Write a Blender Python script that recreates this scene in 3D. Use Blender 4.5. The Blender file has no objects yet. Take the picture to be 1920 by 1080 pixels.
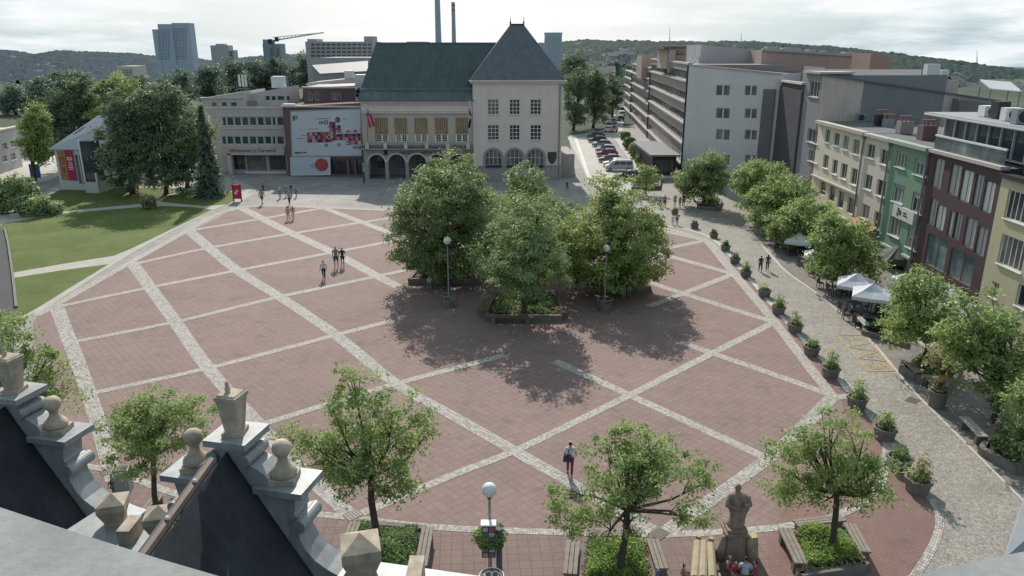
import bpy, math, random
import numpy as np
from mathutils import Vector, Matrix

SC = bpy.context.scene
COL = SC.collection
R = math.radians
# ------------------------------------------------------------------ camera
H, PITCH, FPX = 16.0, R(17.65), 1413.0
SP, CP = math.sin(PITCH), math.cos(PITCH)
cam_data = bpy.data.cameras.new('camera')
cam_data.sensor_width = 36.0
cam_data.lens = 36.0 * FPX / 1920.0
cam_data.clip_end = 9000.0
cam_data.clip_start = 0.05
cam = bpy.data.objects.new('camera', cam_data)
COL.objects.link(cam)
cam.location = (0, 0, H)
cam.rotation_euler = (math.pi / 2 - PITCH, 0, 0)
SC.camera = cam

def ray(px, py):
    u, v = (px - 960.0) / FPX, (540.0 - py) / FPX
    return Vector((u, CP + v * SP, -SP + v * CP))

def G(px, py, z=0.0):
    """where the sight line through a photo pixel meets level z"""
    d = ray(px, py)
    return Vector((0, 0, H)) + d * ((z - H) / d.z)

def atY(px, py, Y):
    d = ray(px, py)
    return Vector((0, 0, H)) + d * (Y / d.y)

def zat(Y, py):
    v = (540.0 - py) / FPX
    return H + Y * (v * CP - SP) / (CP + v * SP)

def depth(p):
    return p.y * CP - (p.z - H) * SP

# ------------------------------------------------------------------ materials
MATS = {}
# base colour gains: walls turned from the sun, far blocks lifted for haze
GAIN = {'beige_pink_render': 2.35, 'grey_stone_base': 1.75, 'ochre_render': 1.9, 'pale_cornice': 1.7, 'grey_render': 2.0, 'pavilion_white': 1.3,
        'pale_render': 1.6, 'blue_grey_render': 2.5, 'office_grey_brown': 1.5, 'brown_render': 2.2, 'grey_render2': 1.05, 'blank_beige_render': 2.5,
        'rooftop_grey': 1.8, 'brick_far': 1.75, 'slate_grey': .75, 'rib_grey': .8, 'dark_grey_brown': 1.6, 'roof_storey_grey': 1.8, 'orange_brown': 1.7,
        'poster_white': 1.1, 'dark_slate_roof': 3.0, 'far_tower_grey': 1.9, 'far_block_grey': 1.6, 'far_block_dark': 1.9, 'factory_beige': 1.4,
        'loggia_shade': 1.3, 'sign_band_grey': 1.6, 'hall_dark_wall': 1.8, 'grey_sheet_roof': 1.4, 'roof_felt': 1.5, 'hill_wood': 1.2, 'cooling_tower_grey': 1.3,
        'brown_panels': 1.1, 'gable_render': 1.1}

class NT:
    def __init__(s, name):
        s.m = bpy.data.materials.new(name)
        s.m.use_nodes = True
        s.t = s.m.node_tree
        s.b = s.t.nodes['Principled BSDF']
        s.out = s.t.nodes['Material Output']
    def n(s, typ, **kw):
        nd = s.t.nodes.new(typ)
        for k, v in kw.items():
            setattr(nd, k, v)
        return nd
    def l(s, a, b):
        s.t.links.new(a, b)
    def pos(s):
        return s.n('ShaderNodeNewGeometry').outputs['Position']
    def mapping(s, vec, scale=(1, 1, 1), rot=(0, 0, 0), loc=(0, 0, 0)):
        mp = s.n('ShaderNodeMapping')
        mp.inputs['Scale'].default_value = scale
        mp.inputs['Rotation'].default_value = rot
        mp.inputs['Location'].default_value = loc
        s.l(vec, mp.inputs['Vector'])
        return mp.outputs[0]
    def noise(s, vec, scale, detail=4, rough=0.6):
        nz = s.n('ShaderNodeTexNoise')
        nz.inputs['Scale'].default_value = scale
        nz.inputs['Detail'].default_value = detail
        nz.inputs['Roughness'].default_value = rough
        s.l(vec, nz.inputs['Vector'])
        return nz.outputs['Fac']
    def ramp(s, fac, stops):
        r = s.n('ShaderNodeValToRGB')
        els = r.color_ramp.elements
        while len(els) < len(stops):
            els.new(0.5)
        for e, (p, c) in zip(els, stops):
            e.position = p
            e.color = (*c, 1) if len(c) == 3 else c
        s.l(fac, r.inputs[0])
        return r.outputs[0]
    def mul(s, a, b, fac=1.0):
        mx = s.n('ShaderNodeMix', data_type='RGBA', blend_type='MULTIPLY')
        mx.inputs[0].default_value = fac
        s.l(a, mx.inputs[6]); s.l(b, mx.inputs[7])
        return mx.outputs[2]
    def mix(s, fac, a, b):
        mx = s.n('ShaderNodeMix', data_type='RGBA')
        for src, i in ((fac, 0), (a, 6), (b, 7)):
            if isinstance(src, (tuple, list)):
                mx.inputs[i].default_value = (*src, 1)
            elif isinstance(src, (int, float)):
                mx.inputs[i].default_value = src
            else:
                s.l(src, mx.inputs[i])
        return mx.outputs[2]
    def bump(s, h, strength=0.3, dist=0.02):
        b = s.n('ShaderNodeBump')
        b.inputs['Strength'].default_value = strength
        b.inputs['Distance'].default_value = dist
        s.l(h, b.inputs['Height'])
        s.l(b.outputs[0], s.b.inputs['Normal'])
    def fin(s, col=None, rough=0.8, spec=0.3, metal=0.0):
        if col is not None:
            if isinstance(col, (tuple, list)):
                s.b.inputs['Base Color'].default_value = (*col, 1)
            else:
                s.l(col, s.b.inputs['Base Color'])
        s.b.inputs['Roughness'].default_value = rough
        s.b.inputs['Specular IOR Level'].default_value = spec
        s.b.inputs['Metallic'].default_value = metal
        return s.m

def sh(c, k):
    return tuple(max(0.0, min(1.0, x * k)) for x in c)

def P(name, c, var=0.18, scale=0.8, rough=0.8, spec=0.3, metal=0.0, streak=0.0, bump=0.0):
    """painted / plain surface with blotches and, for walls, rain streaks"""
    if name in MATS:
        return MATS[name]
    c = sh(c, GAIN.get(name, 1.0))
    t = NT(name)
    pos = t.pos()
    col = t.ramp(t.noise(pos, scale, 6, 0.65), [(0.25, sh(c, 1 - var)), (0.5, c), (0.78, sh(c, 1 + var))])
    fine = t.ramp(t.noise(pos, scale * 14, 3), [(0.3, (1 - var * .5,) * 3), (0.7, (1, 1, 1))])
    col = t.mul(col, fine)
    if streak:
        st = t.noise(t.mapping(pos, (3.0, 3.0, 0.22)), 1.6, 5, 0.7)
        col = t.mul(col, t.ramp(st, [(0.35, (1 - streak,) * 3), (0.62, (1, 1, 1))]))
    if bump:
        t.bump(t.noise(pos, scale * 20, 3), bump, 0.01)
    MATS[name] = t.fin(col, rough, spec, metal)
    return MATS[name]

def leafmat(name, dark, mid, light, trans=0.35, nscale=0.9):
    if name in MATS:
        return MATS[name]
    def lift(c):
        c = sh(c, 3.0); m = sum(c) / 3
        return tuple(x * .95 + m * .05 for x in c)
    dark, mid, light = lift(dark), lift(mid), lift(light)
    t = NT(name)
    nz = t.noise(t.pos(), nscale, 2, 0.5)
    base = t.ramp(nz, [(0.3, dark), (0.52, mid), (0.72, light)])
    isl = t.n('ShaderNodeNewGeometry').outputs['Random Per Island']
    base = t.mul(base, t.ramp(isl, [(0.0, (0.72, 0.74, 0.70)), (0.75, (1.05, 1.05, 1.0)), (1.0, (1.22, 1.18, 1.05))]))
    t.fin(base, 0.55, 0.25)
    tr = t.n('ShaderNodeBsdfTranslucent')
    t.l(t.mix(0.5, base, sh(light, 1.15)), tr.inputs['Color'])
    mx = t.n('ShaderNodeMixShader')
    mx.inputs[0].default_value = trans
    t.l(t.b.outputs[0], mx.inputs[1]); t.l(tr.outputs[0], mx.inputs[2])
    t.l(mx.outputs[0], t.out.inputs['Surface'])
    MATS[name] = t.m
    return t.m

def glassmat(name, c, rough=0.08, spec=0.6):
    if name in MATS:
        return MATS[name]
    t = NT(name)
    nz = t.noise(t.mapping(t.pos(), (1, 1, .7)), 0.55, 2)
    col = t.ramp(nz, [(0.35, sh(c, .55)), (0.55, c), (0.72, sh(c, 1.9))])
    MATS[name] = t.fin(col, rough, spec)
    return MATS[name]

# ------------------------------------------------------------------ mesh builder
class MB:
    def __init__(s):
        s.v, s.f, s.m = [], [], []
    def add(s, verts, faces, mi=0):
        o = len(s.v)
        s.v.extend([tuple(p) for p in verts])
        s.f.extend([tuple(i + o for i in f) for f in faces])
        s.m.extend([mi] * len(faces))
        return s
    def quad(s, a, b, c, d, mi=0):
        return s.add([a, b, c, d], [(0, 1, 2, 3)], mi)
    def poly(s, pts, mi=0):
        return s.add(pts, [tuple(range(len(pts)))], mi)
    def hexa(s, p, mi=0):
        return s.add(p, [(3, 2, 1, 0), (4, 5, 6, 7), (0, 1, 5, 4), (1, 2, 6, 5), (2, 3, 7, 6), (3, 0, 4, 7)], mi)
    def box(s, c, size, rot=0.0, mi=0, taper=1.0):
        cx, cy, cz = c
        hx, hy, hz = size[0] / 2, size[1] / 2, size[2] / 2
        cr, sr = math.cos(rot), math.sin(rot)
        P8 = []
        for z, k in ((-hz, 1.0), (hz, taper)):
            for x, y in ((-hx, -hy), (hx, -hy), (hx, hy), (-hx, hy)):
                x *= k; y *= k
                P8.append((cx + x * cr - y * sr, cy + x * sr + y * cr, cz + z))
        return s.hexa(P8, mi)
    def bar(s, a, b, w, h=None, mi=0):
        """rectangular bar from a to b"""
        a, b = Vector(a), Vector(b)
        h = w if h is None else h
        d = (b - a).normalized()
        up = Vector((0, 0, 1)) if abs(d.z) < 0.95 else Vector((0, 1, 0))
        x = d.cross(up).normalized() * (w / 2)
        y = x.cross(d).normalized() * (h / 2)
        return s.hexa([a - x - y, a + x - y, a + x + y, a - x + y, b - x - y, b + x - y, b + x + y, b - x + y], mi)
    def prism(s, pts, vec, mi=0, mi_side=None):
        n = len(pts)
        vec = Vector(vec)
        v = [Vector(p) for p in pts] + [Vector(p) + vec for p in pts]
        s.add(v, [tuple(range(n))[::-1], tuple(range(n, 2 * n))], mi)
        s.add(v, [(i, (i + 1) % n, n + (i + 1) % n, n + i) for i in range(n)], mi if mi_side is None else mi_side)
        return s
    def tube(s, pts, radii, n=6, mi=0, cap=True):
        pts = [Vector(p) for p in pts]
        rings = []
        for i, p in enumerate(pts):
            d = (pts[min(i + 1, len(pts) - 1)] - pts[max(i - 1, 0)])
            d = d.normalized() if d.length > 1e-9 else Vector((0, 0, 1))
            up = Vector((0, 0, 1)) if abs(d.z) < 0.9 else Vector((1, 0, 0))
            x = d.cross(up).normalized(); y = d.cross(x).normalized()
            r = radii[i] if isinstance(radii, (list, tuple)) else radii
            rings.append([p + (x * math.cos(2 * math.pi * k / n) + y * math.sin(2 * math.pi * k / n)) * r for k in range(n)])
        v = [q for rg in rings for q in rg]
        f = [(i * n + k, i * n + (k + 1) % n, (i + 1) * n + (k + 1) % n, (i + 1) * n + k)
             for i in range(len(pts) - 1) for k in range(n)]
        if cap:
            f += [tuple(range(n))[::-1], tuple(range((len(pts) - 1) * n, len(pts) * n))]
        return s.add(v, f, mi)
    def lathe(s, prof, c=(0, 0, 0), n=16, mi=0, rot=0.0, sx=1.0, sy=1.0):
        v, f = [], []
        for r, z in prof:
            for k in range(n):
                a = 2 * math.pi * k / n + rot
                v.append((c[0] + r * sx * math.cos(a), c[1] + r * sy * math.sin(a), c[2] + z))
        for i in range(len(prof) - 1):
            for k in range(n):
                f.append((i * n + k, i * n + (k + 1) % n, (i + 1) * n + (k + 1) % n, (i + 1) * n + k))
        f += [tuple(range(n))[::-1], tuple(range((len(prof) - 1) * n, len(prof) * n))]
        return s.add(v, f, mi)
    def ball(s, c, r, n=14, mi=0, sz=1.0):
        m = max(6, n // 2 + 2)
        return s.lathe([(max(1e-4, r * math.sin(math.pi * i / m)), -r * sz * math.cos(math.pi * i / m)) for i in range(m + 1)], c, n, mi)
    def build(s, name, mats, parent=None, smooth=False, loc=None):
        me = bpy.data.meshes.new(name)
        me.from_pydata(s.v, [], s.f)
        if not isinstance(mats, (list, tuple)):
            mats = [mats]
        for m in mats:
            me.materials.append(m)
        if len(mats) > 1:
            me.polygons.foreach_set('material_index', s.m)
        if smooth:
            me.polygons.foreach_set('use_smooth', [True] * len(me.polygons))
        me.update()
        o = bpy.data.objects.new(name, me)
        COL.objects.link(o)
        if parent is not None:
            o.parent = parent
            # geometry is given in world space unless loc is set
            o.matrix_parent_inverse = Matrix.Identity(4)
            if loc is None:
                o.location = tuple(-c for c in parent.location) if parent.type == 'EMPTY' and not parent.get('_local') else (0, 0, 0)
        if loc is not None:
            o.location = loc
        return o

def tag(o, label=None, cat=None, group=None, kind=None):
    if label: o['label'] = label
    if cat: o['category'] = cat
    if group: o['group'] = group
    if kind: o['kind'] = kind
    return o

def thing(name, label, cat, loc=(0, 0, 0), group=None, rz=0.0, scale=1.0, local=False):
    o = bpy.data.objects.new(name, None)
    o.empty_display_size = 0.2
    COL.objects.link(o)
    o.location = loc
    o.rotation_euler = (0, 0, rz)
    o.scale = (scale,) * 3
    if local:
        o['_local'] = 1
    return tag(o, label, cat, group)

def kids(o):
    return [c for c in bpy.data.objects if c.parent == o]

def copy_tree(o, parent=None, cache={}):
    c = o.copy()
    COL.objects.link(c)
    c.parent = parent
    for ch in KID[o.name]:
        copy_tree(ch, c)
    return c
KID = {}
def index_kids(o):
    KID[o.name] = [c for c in COL.objects if c.parent == o]
    for c in KID[o.name]:
        index_kids(c)

def dup(o, loc, rz, label, scale=1.0, group=None):
    if o.name not in KID:
        index_kids(o)
    c = copy_tree(o)
    c.location = loc
    c.rotation_euler = (0, 0, rz)
    c.scale = (scale,) * 3
    c['label'] = label
    if group: c['group'] = group
    return c

WRND = random.Random(21)
ORD = ['first', 'second', 'third', 'fourth', 'fifth', 'sixth', 'seventh', 'eighth', 'ninth', 'tenth', 'eleventh', 'twelfth',
       'thirteenth', 'fourteenth', 'fifteenth', 'sixteenth', 'seventeenth']

# ------------------------------------------------------------------ facade frame
class Fac:
    """a vertical facade from ground point P0 to P1 (left to right as seen from the square)"""
    def __init__(s, P0, P1):
        s.P0 = Vector((P0[0], P0[1], 0)); s.P1 = Vector((P1[0], P1[1], 0))
        s.L = (s.P1 - s.P0).length
        s.u = (s.P1 - s.P0) / s.L
        s.n = Vector((s.u.y, -s.u.x, 0))
    def pt(s, a, z, d=0.0):
        p = s.P0 + s.u * a + s.n * d
        return Vector((p.x, p.y, z))
    def px(s, px, py, d=0.0):
        r = ray(px, py)
        o = Vector((0, 0, H))
        k = (s.P0 + s.n * d - o).dot(s.n) / r.dot(s.n)
        p = o + r * k
        return ((p - s.P0).dot(s.u), p.z)
    def rect(s, x0, y0, x1, y1):
        """pixel box (its own left, top, right, bottom) to (s0, z0, s1, z1)"""
        a = [s.px(x0, y0), s.px(x1, y1)]
        m0 = s.px(x0, (y0 + y1) / 2); m1 = s.px(x1, (y0 + y1) / 2)
        c = s.px((x0 + x1) / 2, y0); d = s.px((x0 + x1) / 2, y1)
        return (m0[0], d[1], m1[0], c[1])
    def box(s, mb, s0, s1, z0, z1, d0, d1, mi=0):
        q = [s.pt(s0, z0, d1), s.pt(s1, z0, d1), s.pt(s1, z0, d0), s.pt(s0, z0, d0),
             s.pt(s0, z1, d1), s.pt(s1, z1, d1), s.pt(s1, z1, d0), s.pt(s0, z1, d0)]
        return mb.hexa(q, mi)
    def wall(s, mb, s0, s1, z0, z1, holes=(), reveal=0.22, d=0.0, mi=0):
        zl, zr = z1 if isinstance(z1, (tuple, list)) else (z1, z1)
        zt = min(zl, zr)
        hs = [h for h in holes if h[2] > s0 and h[0] < s1 and h[3] > z0 and h[1] < zt]
        S = sorted(set([s0, s1] + [min(max(x, s0), s1) for h in hs for x in (h[0], h[2])]))
        Z = sorted(set([z0, zt] + [min(max(x, z0), zt) for h in hs for x in (h[1], h[3])]))
        for i in range(len(S) - 1):
            for j in range(len(Z) - 1):
                a, b, c, e = S[i], S[i + 1], Z[j], Z[j + 1]
                if b - a < 1e-5 or e - c < 1e-5:
                    continue
                m, n = (a + b) / 2, (c + e) / 2
                if any(h[0] < m < h[2] and h[1] < n < h[3] for h in hs):
                    continue
                mb.quad(s.pt(a, c, d), s.pt(b, c, d), s.pt(b, e, d), s.pt(a, e, d), mi)
        if abs(zl - zr) > 1e-4:
            mb.add([s.pt(s0, zt, d), s.pt(s1, zt, d), s.pt(s1, zr, d), s.pt(s0, zl, d)], [(0, 1, 2, 3)], mi)
        for h in hs:
            a, c, b, e = h[:4]
            for p, q in (((a, c), (b, c)), ((b, c), (b, e)), ((b, e), (a, e)), ((a, e), (a, c))):
                mb.quad(s.pt(*p, d), s.pt(*q, d), s.pt(*q, d - reveal), s.pt(*p, d - reveal), mi)
    def window(s, parent, h, nx=2, ny=1, frame=None, glass=None, sill=None, dep=0.15, fw=0.06, mw=0.04, blind=0.0, blindmat=None, d=0.0, name='window'):
        a, c, b, e = h[:4]
        mb = MB()
        d1, d0 = d - dep + 0.05, d - dep - 0.02
        s.box(mb, a, a + fw, c, e, d0, d1); s.box(mb, b - fw, b, c, e, d0, d1)
        s.box(mb, a + fw, b - fw, c, c + fw, d0, d1); s.box(mb, a + fw, b - fw, e - fw, e, d0, d1)
        for i in range(1, nx):
            x = a + (b - a) * i / nx
            s.box(mb, x - mw / 2, x + mw / 2, c + fw, e - fw, d0 + .005, d1 - .006)
        for j in range(1, ny):
            z = c + (e - c) * j / ny
            s.box(mb, a + fw, b - fw, z - mw / 2, z + mw / 2, d0 + .008, d1 - .012)
        f = mb.build(name, frame, parent)
        if glass is not None and glass.name == 'window_glass':
            glass = WRND.choice([glass, glass, glass, glassmat('window_glass_pale', (.10, .108, .11)), glassmat('window_glass_curtain', (.20, .195, .18), .3)])
        g = MB()
        dd = d - dep + 0.005
        zt = e - (e - c) * blind
        g.quad(s.pt(a, c, dd), s.pt(b, c, dd), s.pt(b, zt, dd), s.pt(a, zt, dd))
        child(g.build('pane', glass), f)
        if blind and blindmat:
            k = MB(); s.box(k, a + fw, b - fw, zt, e - .01, d0 + .02, d - dep + .09)
            child(k.build('blind', blindmat), f)
        if sill:
            k = MB(); s.box(k, a - .06, b + .06, c - .06, c - .005, d - dep + .02, d + .1)
            child(k.build('sill', sill), f)
        return f

def child(o, parent):
    o.parent = parent
    o.location = (0, 0, 0)
    return o

def text(body, size, mat, origin, udir, up=Vector((0, 0, 1)), depth_=0.02, name='lettering', parent=None, align='LEFT'):
    cu = bpy.data.curves.new(name, 'FONT')
    cu.body = body; cu.size = size; cu.extrude = depth_; cu.align_x = align
    o = bpy.data.objects.new(name, cu)
    COL.objects.link(o)
    dg = bpy.context.evaluated_depsgraph_get()
    me = bpy.data.meshes.new_from_object(o.evaluated_get(dg))
    bpy.data.objects.remove(o)
    x = Vector(udir).normalized(); y = Vector(up).normalized(); z = x.cross(y)
    M = Matrix((x, y, z)).transposed().to_4x4()
    M.translation = Vector(origin)
    me.transform(M)
    me.materials.clear(); me.materials.append(mat)
    ob = bpy.data.objects.new(name, me)
    COL.objects.link(ob)
    if parent is not None:
        child(ob, parent)
        if parent.type == 'EMPTY' and not parent.get('_local'):
            ob.location = tuple(-c for c in parent.location)
    return ob
# ------------------------------------------------------------------ light and sky
SUN_EL, SUN_AZ = R(35.5), R(-7.5)          # azimuth measured from +Y towards +X
sun_dir = Vector((math.sin(SUN_AZ) * math.cos(SUN_EL), math.cos(SUN_AZ) * math.cos(SUN_EL), math.sin(SUN_EL)))
sd = bpy.data.lights.new('sun', 'SUN')
sd.energy = 4.9; sd.angle = R(0.53); sd.color = (1.0, 0.93, 0.84)
so = bpy.data.objects.new('sun', sd); COL.objects.link(so)
so.location = sun_dir * 300
so.rotation_euler = sun_dir.to_track_quat('Z', 'Y').to_euler()

W = bpy.data.worlds.new('World'); SC.world = W; W.use_nodes = True
wt = W.node_tree; bg = wt.nodes['Background']
sky = wt.nodes.new('ShaderNodeTexSky'); sky.sky_type = 'NISHITA'; sky.sun_disc = False
sky.sun_elevation = SUN_EL; sky.sun_rotation = SUN_AZ
sky.air_density = 1.2; sky.dust_density = 2.5; sky.ozone_density = 1.5
geo = wt.nodes.new('ShaderNodeTexCoord')
sep = wt.nodes.new('ShaderNodeSeparateXYZ'); wt.links.new(geo.outputs['Generated'], sep.inputs[0])
def wmath(op, a, b=None):
    m = wt.nodes.new('ShaderNodeMath'); m.operation = op
    for i, s in enumerate((a, b)):
        if s is None: continue
        if isinstance(s, (int, float)): m.inputs[i].default_value = s
        else: wt.links.new(s, m.inputs[i])
    return m.outputs[0]
zz = wmath('MAXIMUM', wmath('ADD', sep.outputs[2], 0.16), 0.05)
cx = wmath('DIVIDE', sep.outputs[0], zz); cy = wmath('DIVIDE', sep.outputs[1], zz)
cmb = wt.nodes.new('ShaderNodeCombineXYZ'); wt.links.new(cx, cmb.inputs[0]); wt.links.new(cy, cmb.inputs[1])
def wnoise(scale, detail, off):
    mp = wt.nodes.new('ShaderNodeMapping'); mp.inputs['Location'].default_value = (off, off * .7, 0)
    wt.links.new(cmb.outputs[0], mp.inputs[0])
    nz = wt.nodes.new('ShaderNodeTexNoise'); nz.inputs['Scale'].default_value = scale
    nz.inputs['Detail'].default_value = detail; nz.inputs['Roughness'].default_value = 0.58
    wt.links.new(mp.outputs[0], nz.inputs[0])
    return nz.outputs['Fac']
def wramp(f, stops):
    r = wt.nodes.new('ShaderNodeValToRGB'); e = r.color_ramp.elements
    while len(e) < len(stops): e.new(0.5)
    for x, (p, c) in zip(e, stops): x.position = p; x.color = (*c, 1)
    wt.links.new(f, r.inputs[0]); return r.outputs[0]
def wmix(f, a, b):
    m = wt.nodes.new('ShaderNodeMix'); m.data_type = 'RGBA'
    for s, i in ((f, 0), (a, 6), (b, 7)):
        if isinstance(s, tuple): m.inputs[i].default_value = (*s, 1)
        elif isinstance(s, (int, float)): m.inputs[i].default_value = s
        else: wt.links.new(s, m.inputs[i])
    return m.outputs[2]
cover = wramp(wnoise(0.85, 7, 3.3), [(0.43, (0, 0, 0)), (0.60, (1, 1, 1))])
shade = wramp(wnoise(1.9, 6, 9.1), [(0.3, (5.6, 6.1, 6.4)), (0.7, (7.3, 7.4, 7.4))])
blue = wmix(0.8, sky.outputs[0], (2.7, 4.2, 5.0))
# the air is brighter and warmer towards the sun
glow = wmath('POWER', wmath('MAXIMUM', wmath('ADD', wmath('MULTIPLY', sep.outputs[0], -0.05), wmath('MULTIPLY', sep.outputs[1], 1.0)), 0.0), 14.0)
clouds = wmix(wmath('MULTIPLY', cover, 0.9), blue, shade)
final = wmix(wmath('MULTIPLY', glow, 0.75), clouds, (7.5, 7.4, 7.25))
# the side of the sky away from the sun is a deeper, darker blue
away = wramp(wmath('ADD', wmath('MULTIPLY', sep.outputs[1], 0.5), 0.5), [(0.38, (0.59, 0.62, 0.67)), (0.86, (1, 1, 1))])
mm = wt.nodes.new('ShaderNodeMix'); mm.data_type = 'RGBA'; mm.blend_type = 'MULTIPLY'; mm.inputs[0].default_value = 1.0
wt.links.new(final, mm.inputs[6]); wt.links.new(away, mm.inputs[7])
wt.links.new(mm.outputs[2], bg.inputs['Color'])
bg.inputs['Strength'].default_value = 0.145

SC.view_settings.view_transform = 'Standard'
SC.view_settings.look = 'None'
SC.view_settings.exposure = 0.0
SC.cycles.use_denoising = True
SC.cycles.max_bounces = 5
SC.cycles.diffuse_bounces = 3
SC.cycles.transmission_bounces = 3
SC.cycles.transparent_max_bounces = 4
SC.cycles.caustics_reflective = False
SC.cycles.caustics_refractive = False
SC.cycles.sample_clamp_indirect = 4.0

# ------------------------------------------------------------------ paving directions
dL = (G(965, 845) - G(530, 560)).normalized()
dM = (G(1180, 740) - G(720, 945)).normalized()
angL = math.atan2(dL.y, dL.x); angM = math.atan2(dM.y, dM.x)

def paver(name, c, size, mortar, ang, var=0.055, joint=0.55, offset=0.0, blotch=0.13, bumpd=0.01):
    t = NT(name)
    pos = t.pos()
    vec = t.mapping(pos, rot=(0, 0, -ang))
    b = t.n('ShaderNodeTexBrick')
    b.offset = offset
    t.l(vec, b.inputs['Vector'])
    b.inputs['Scale'].default_value = 1.0
    b.inputs['Brick Width'].default_value = size[0]
    b.inputs['Row Height'].default_value = size[1]
    b.inputs['Mortar Size'].default_value = mortar
    b.inputs['Mortar Smooth'].default_value = 0.3
    b.inputs['Color1'].default_value = (*sh(c, 1 - var), 1)
    b.inputs['Color2'].default_value = (*sh(c, 1 + var), 1)
    b.inputs['Mortar'].default_value = (*sh(c, joint), 1)
    col = b.outputs['Color']
    col = t.mul(col, t.ramp(t.noise(pos, 0.16, 5, .7), [(0.3, (1 - blotch, 1 - blotch, 1 - blotch * .9)), (0.65, (1 + blotch * .4,) * 3)]))
    col = t.mul(col, t.ramp(t.noise(pos, 2.2, 5, .7), [(0.3, (1 - blotch * .7,) * 3), (0.6, (1, 1, 1))]))
    col = t.mul(col, t.ramp(t.noise(t.mapping(pos, (1, 1, 1), (0, 0, .7), (31, 7, 0)), .55, 7, .75), [(0.34, (.80, .80, .82)), (0.46, (1, 1, 1)), (0.68, (1, 1, 1)), (0.78, (1.10, 1.08, 1.05))]))
    col = t.mul(col, t.ramp(t.noise(pos, 5.5, 2, .5), [(0.70, (1, 1, 1)), (0.78, (.82, .81, .80))]))
    col = t.mul(col, t.ramp(t.noise(pos, 30, 3, .6), [(0.3, (.86, .86, .86)), (0.7, (1.08, 1.08, 1.08))]))
    t.bump(b.outputs['Fac'], -0.4, bumpd)
    MATS[name] = t.fin(col, 0.85, 0.25)
    return MATS[name]

def cobble(name, c, scale, joint=0.4, var=0.25, uv=False, stretch=(1, 1, 1), blotch=.15, rnd=0.75):
    t = NT(name)
    vec = t.n('ShaderNodeUVMap').outputs[0] if uv else t.pos()
    v2 = t.mapping(vec, stretch)
    vo = t.n('ShaderNodeTexVoronoi', feature='DISTANCE_TO_EDGE')
    vo.inputs['Scale'].default_value = scale; vo.inputs['Randomness'].default_value = rnd
    t.l(v2, vo.inputs['Vector'])
    vc = t.n('ShaderNodeTexVoronoi', feature='F1')
    vc.inputs['Scale'].default_value = scale; vc.inputs['Randomness'].default_value = rnd
    t.l(v2, vc.inputs['Vector'])
    bw = t.n('ShaderNodeRGBToBW'); t.l(vc.outputs['Color'], bw.inputs[0])
    stone = t.ramp(bw.outputs[0], [(0.2, sh(c, 1 - var)), (0.5, c), (0.8, sh(c, 1 + var))])
    edge = t.ramp(vo.outputs['Distance'], [(0.02, (joint, joint, joint * .95)), (0.13, (1, 1, 1))])
    col = t.mul(stone, edge)
    col = t.mul(col, t.ramp(t.noise(t.pos(), 0.35, 5, .7), [(0.3, (1 - blotch,) * 3), (0.65, (1, 1, 1))]))
    t.bump(vo.outputs['Distance'], 0.5, 0.02)
    MATS[name] = t.fin(col, 0.8, 0.3)
    return MATS[name]

M_red = paver('red_pavers', (0.262, 0.184, 0.162), (0.37, 0.37), 0.014, angM, joint=0.70)
M_slab = paver('brown_slabs', (0.236, 0.168, 0.150), (0.37, 0.37), 0.015, 0.06, joint=0.68)
M_redfine = paver('fine_red_bricks', (0.24, 0.152, 0.130), (0.24, 0.12), 0.01, 0.5, joint=0.7, offset=.5)
M_band = cobble('light_cobbles', (0.445, 0.41, 0.37), 11.0, joint=0.42, var=.24, uv=True, rnd=.45)
M_bandrow = cobble('rowed_light_cobbles', (0.425, 0.395, 0.36), 10.0, joint=0.38, var=.24, uv=True, stretch=(0.55, 1.15, 1), rnd=.22)
M_street = cobble('street_cobbles', (0.345, 0.315, 0.28), 8.0, joint=0.62, var=.15, blotch=.22)
M_pave = paver('grey_paving', (0.245, 0.218, 0.20), (0.5, 0.5), 0.02, 0.0, joint=0.7, blotch=.22)
M_front = paver('pale_concrete_paving', (0.36, 0.335, 0.31), (1.2, 1.2), 0.03, 0.02, joint=0.7, blotch=.25)
M_asph = P('asphalt_grey', (0.075, 0.077, 0.08), .2, .3, .9)
M_park = P('pale_asphalt', (0.48, 0.45, 0.41), .12, .25, .9, bump=.1)
M_kerb = P('kerb_stone', (0.50, 0.46, 0.41), .2, 1.5, .85)
M_path = P('pale_path', (0.42, 0.40, 0.35), .14, .8, .9)
M_soil = P('bed_soil', (0.075, 0.06, 0.045), .4, 3, .95)
t = NT('lawn_grass'); pos = t.pos()
g0 = t.ramp(t.noise(pos, 0.22, 6, .7), [(0.3, (0.102, 0.136, 0.042)), (0.5, (0.138, 0.176, 0.054)), (0.75, (0.210, 0.222, 0.092))])
g0 = t.mul(g0, t.ramp(t.noise(pos, 9, 5, .75), [(0.3, (.62, .66, .6)), (0.7, (1.15, 1.12, 1.1))]))
t.bump(t.noise(pos, 14, 4), .8, .08)
MATS['lawn'] = M_lawn = t.fin(g0, .9, .15)
t = NT('far_ground'); pos = t.pos()
M_far = t.fin(t.ramp(t.noise(pos, 0.012, 6, .7), [(0.3, (0.05, 0.07, 0.055)), (0.55, (0.09, 0.11, 0.08)), (0.7, (0.17, 0.17, 0.14))]), .95, .1)

def sheet(name, pix, z, mat):
    mb = MB()
    mb.poly([G(x, y, z) if not isinstance(x, Vector) else x for x, y in pix])
    return tag(mb.build(name, mat), kind='structure')

mb = MB()
mb.poly([(-6000, -60, 0), (6000, -60, 0), (6000, 430, 0), (-6000, 430, 0)])
tag(mb.build('ground', M_far), kind='structure')

sheet('town_pavement', [(-500, 1500), (-420, 560), (-60, 330), (60, 292), (420, 285), (700, 300), (1080, 330), (1066, 255), (1230, 226), (1330, 330), (1700, 380), (2300, 480), (3600, 1500)], 0.005, M_front)
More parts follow.
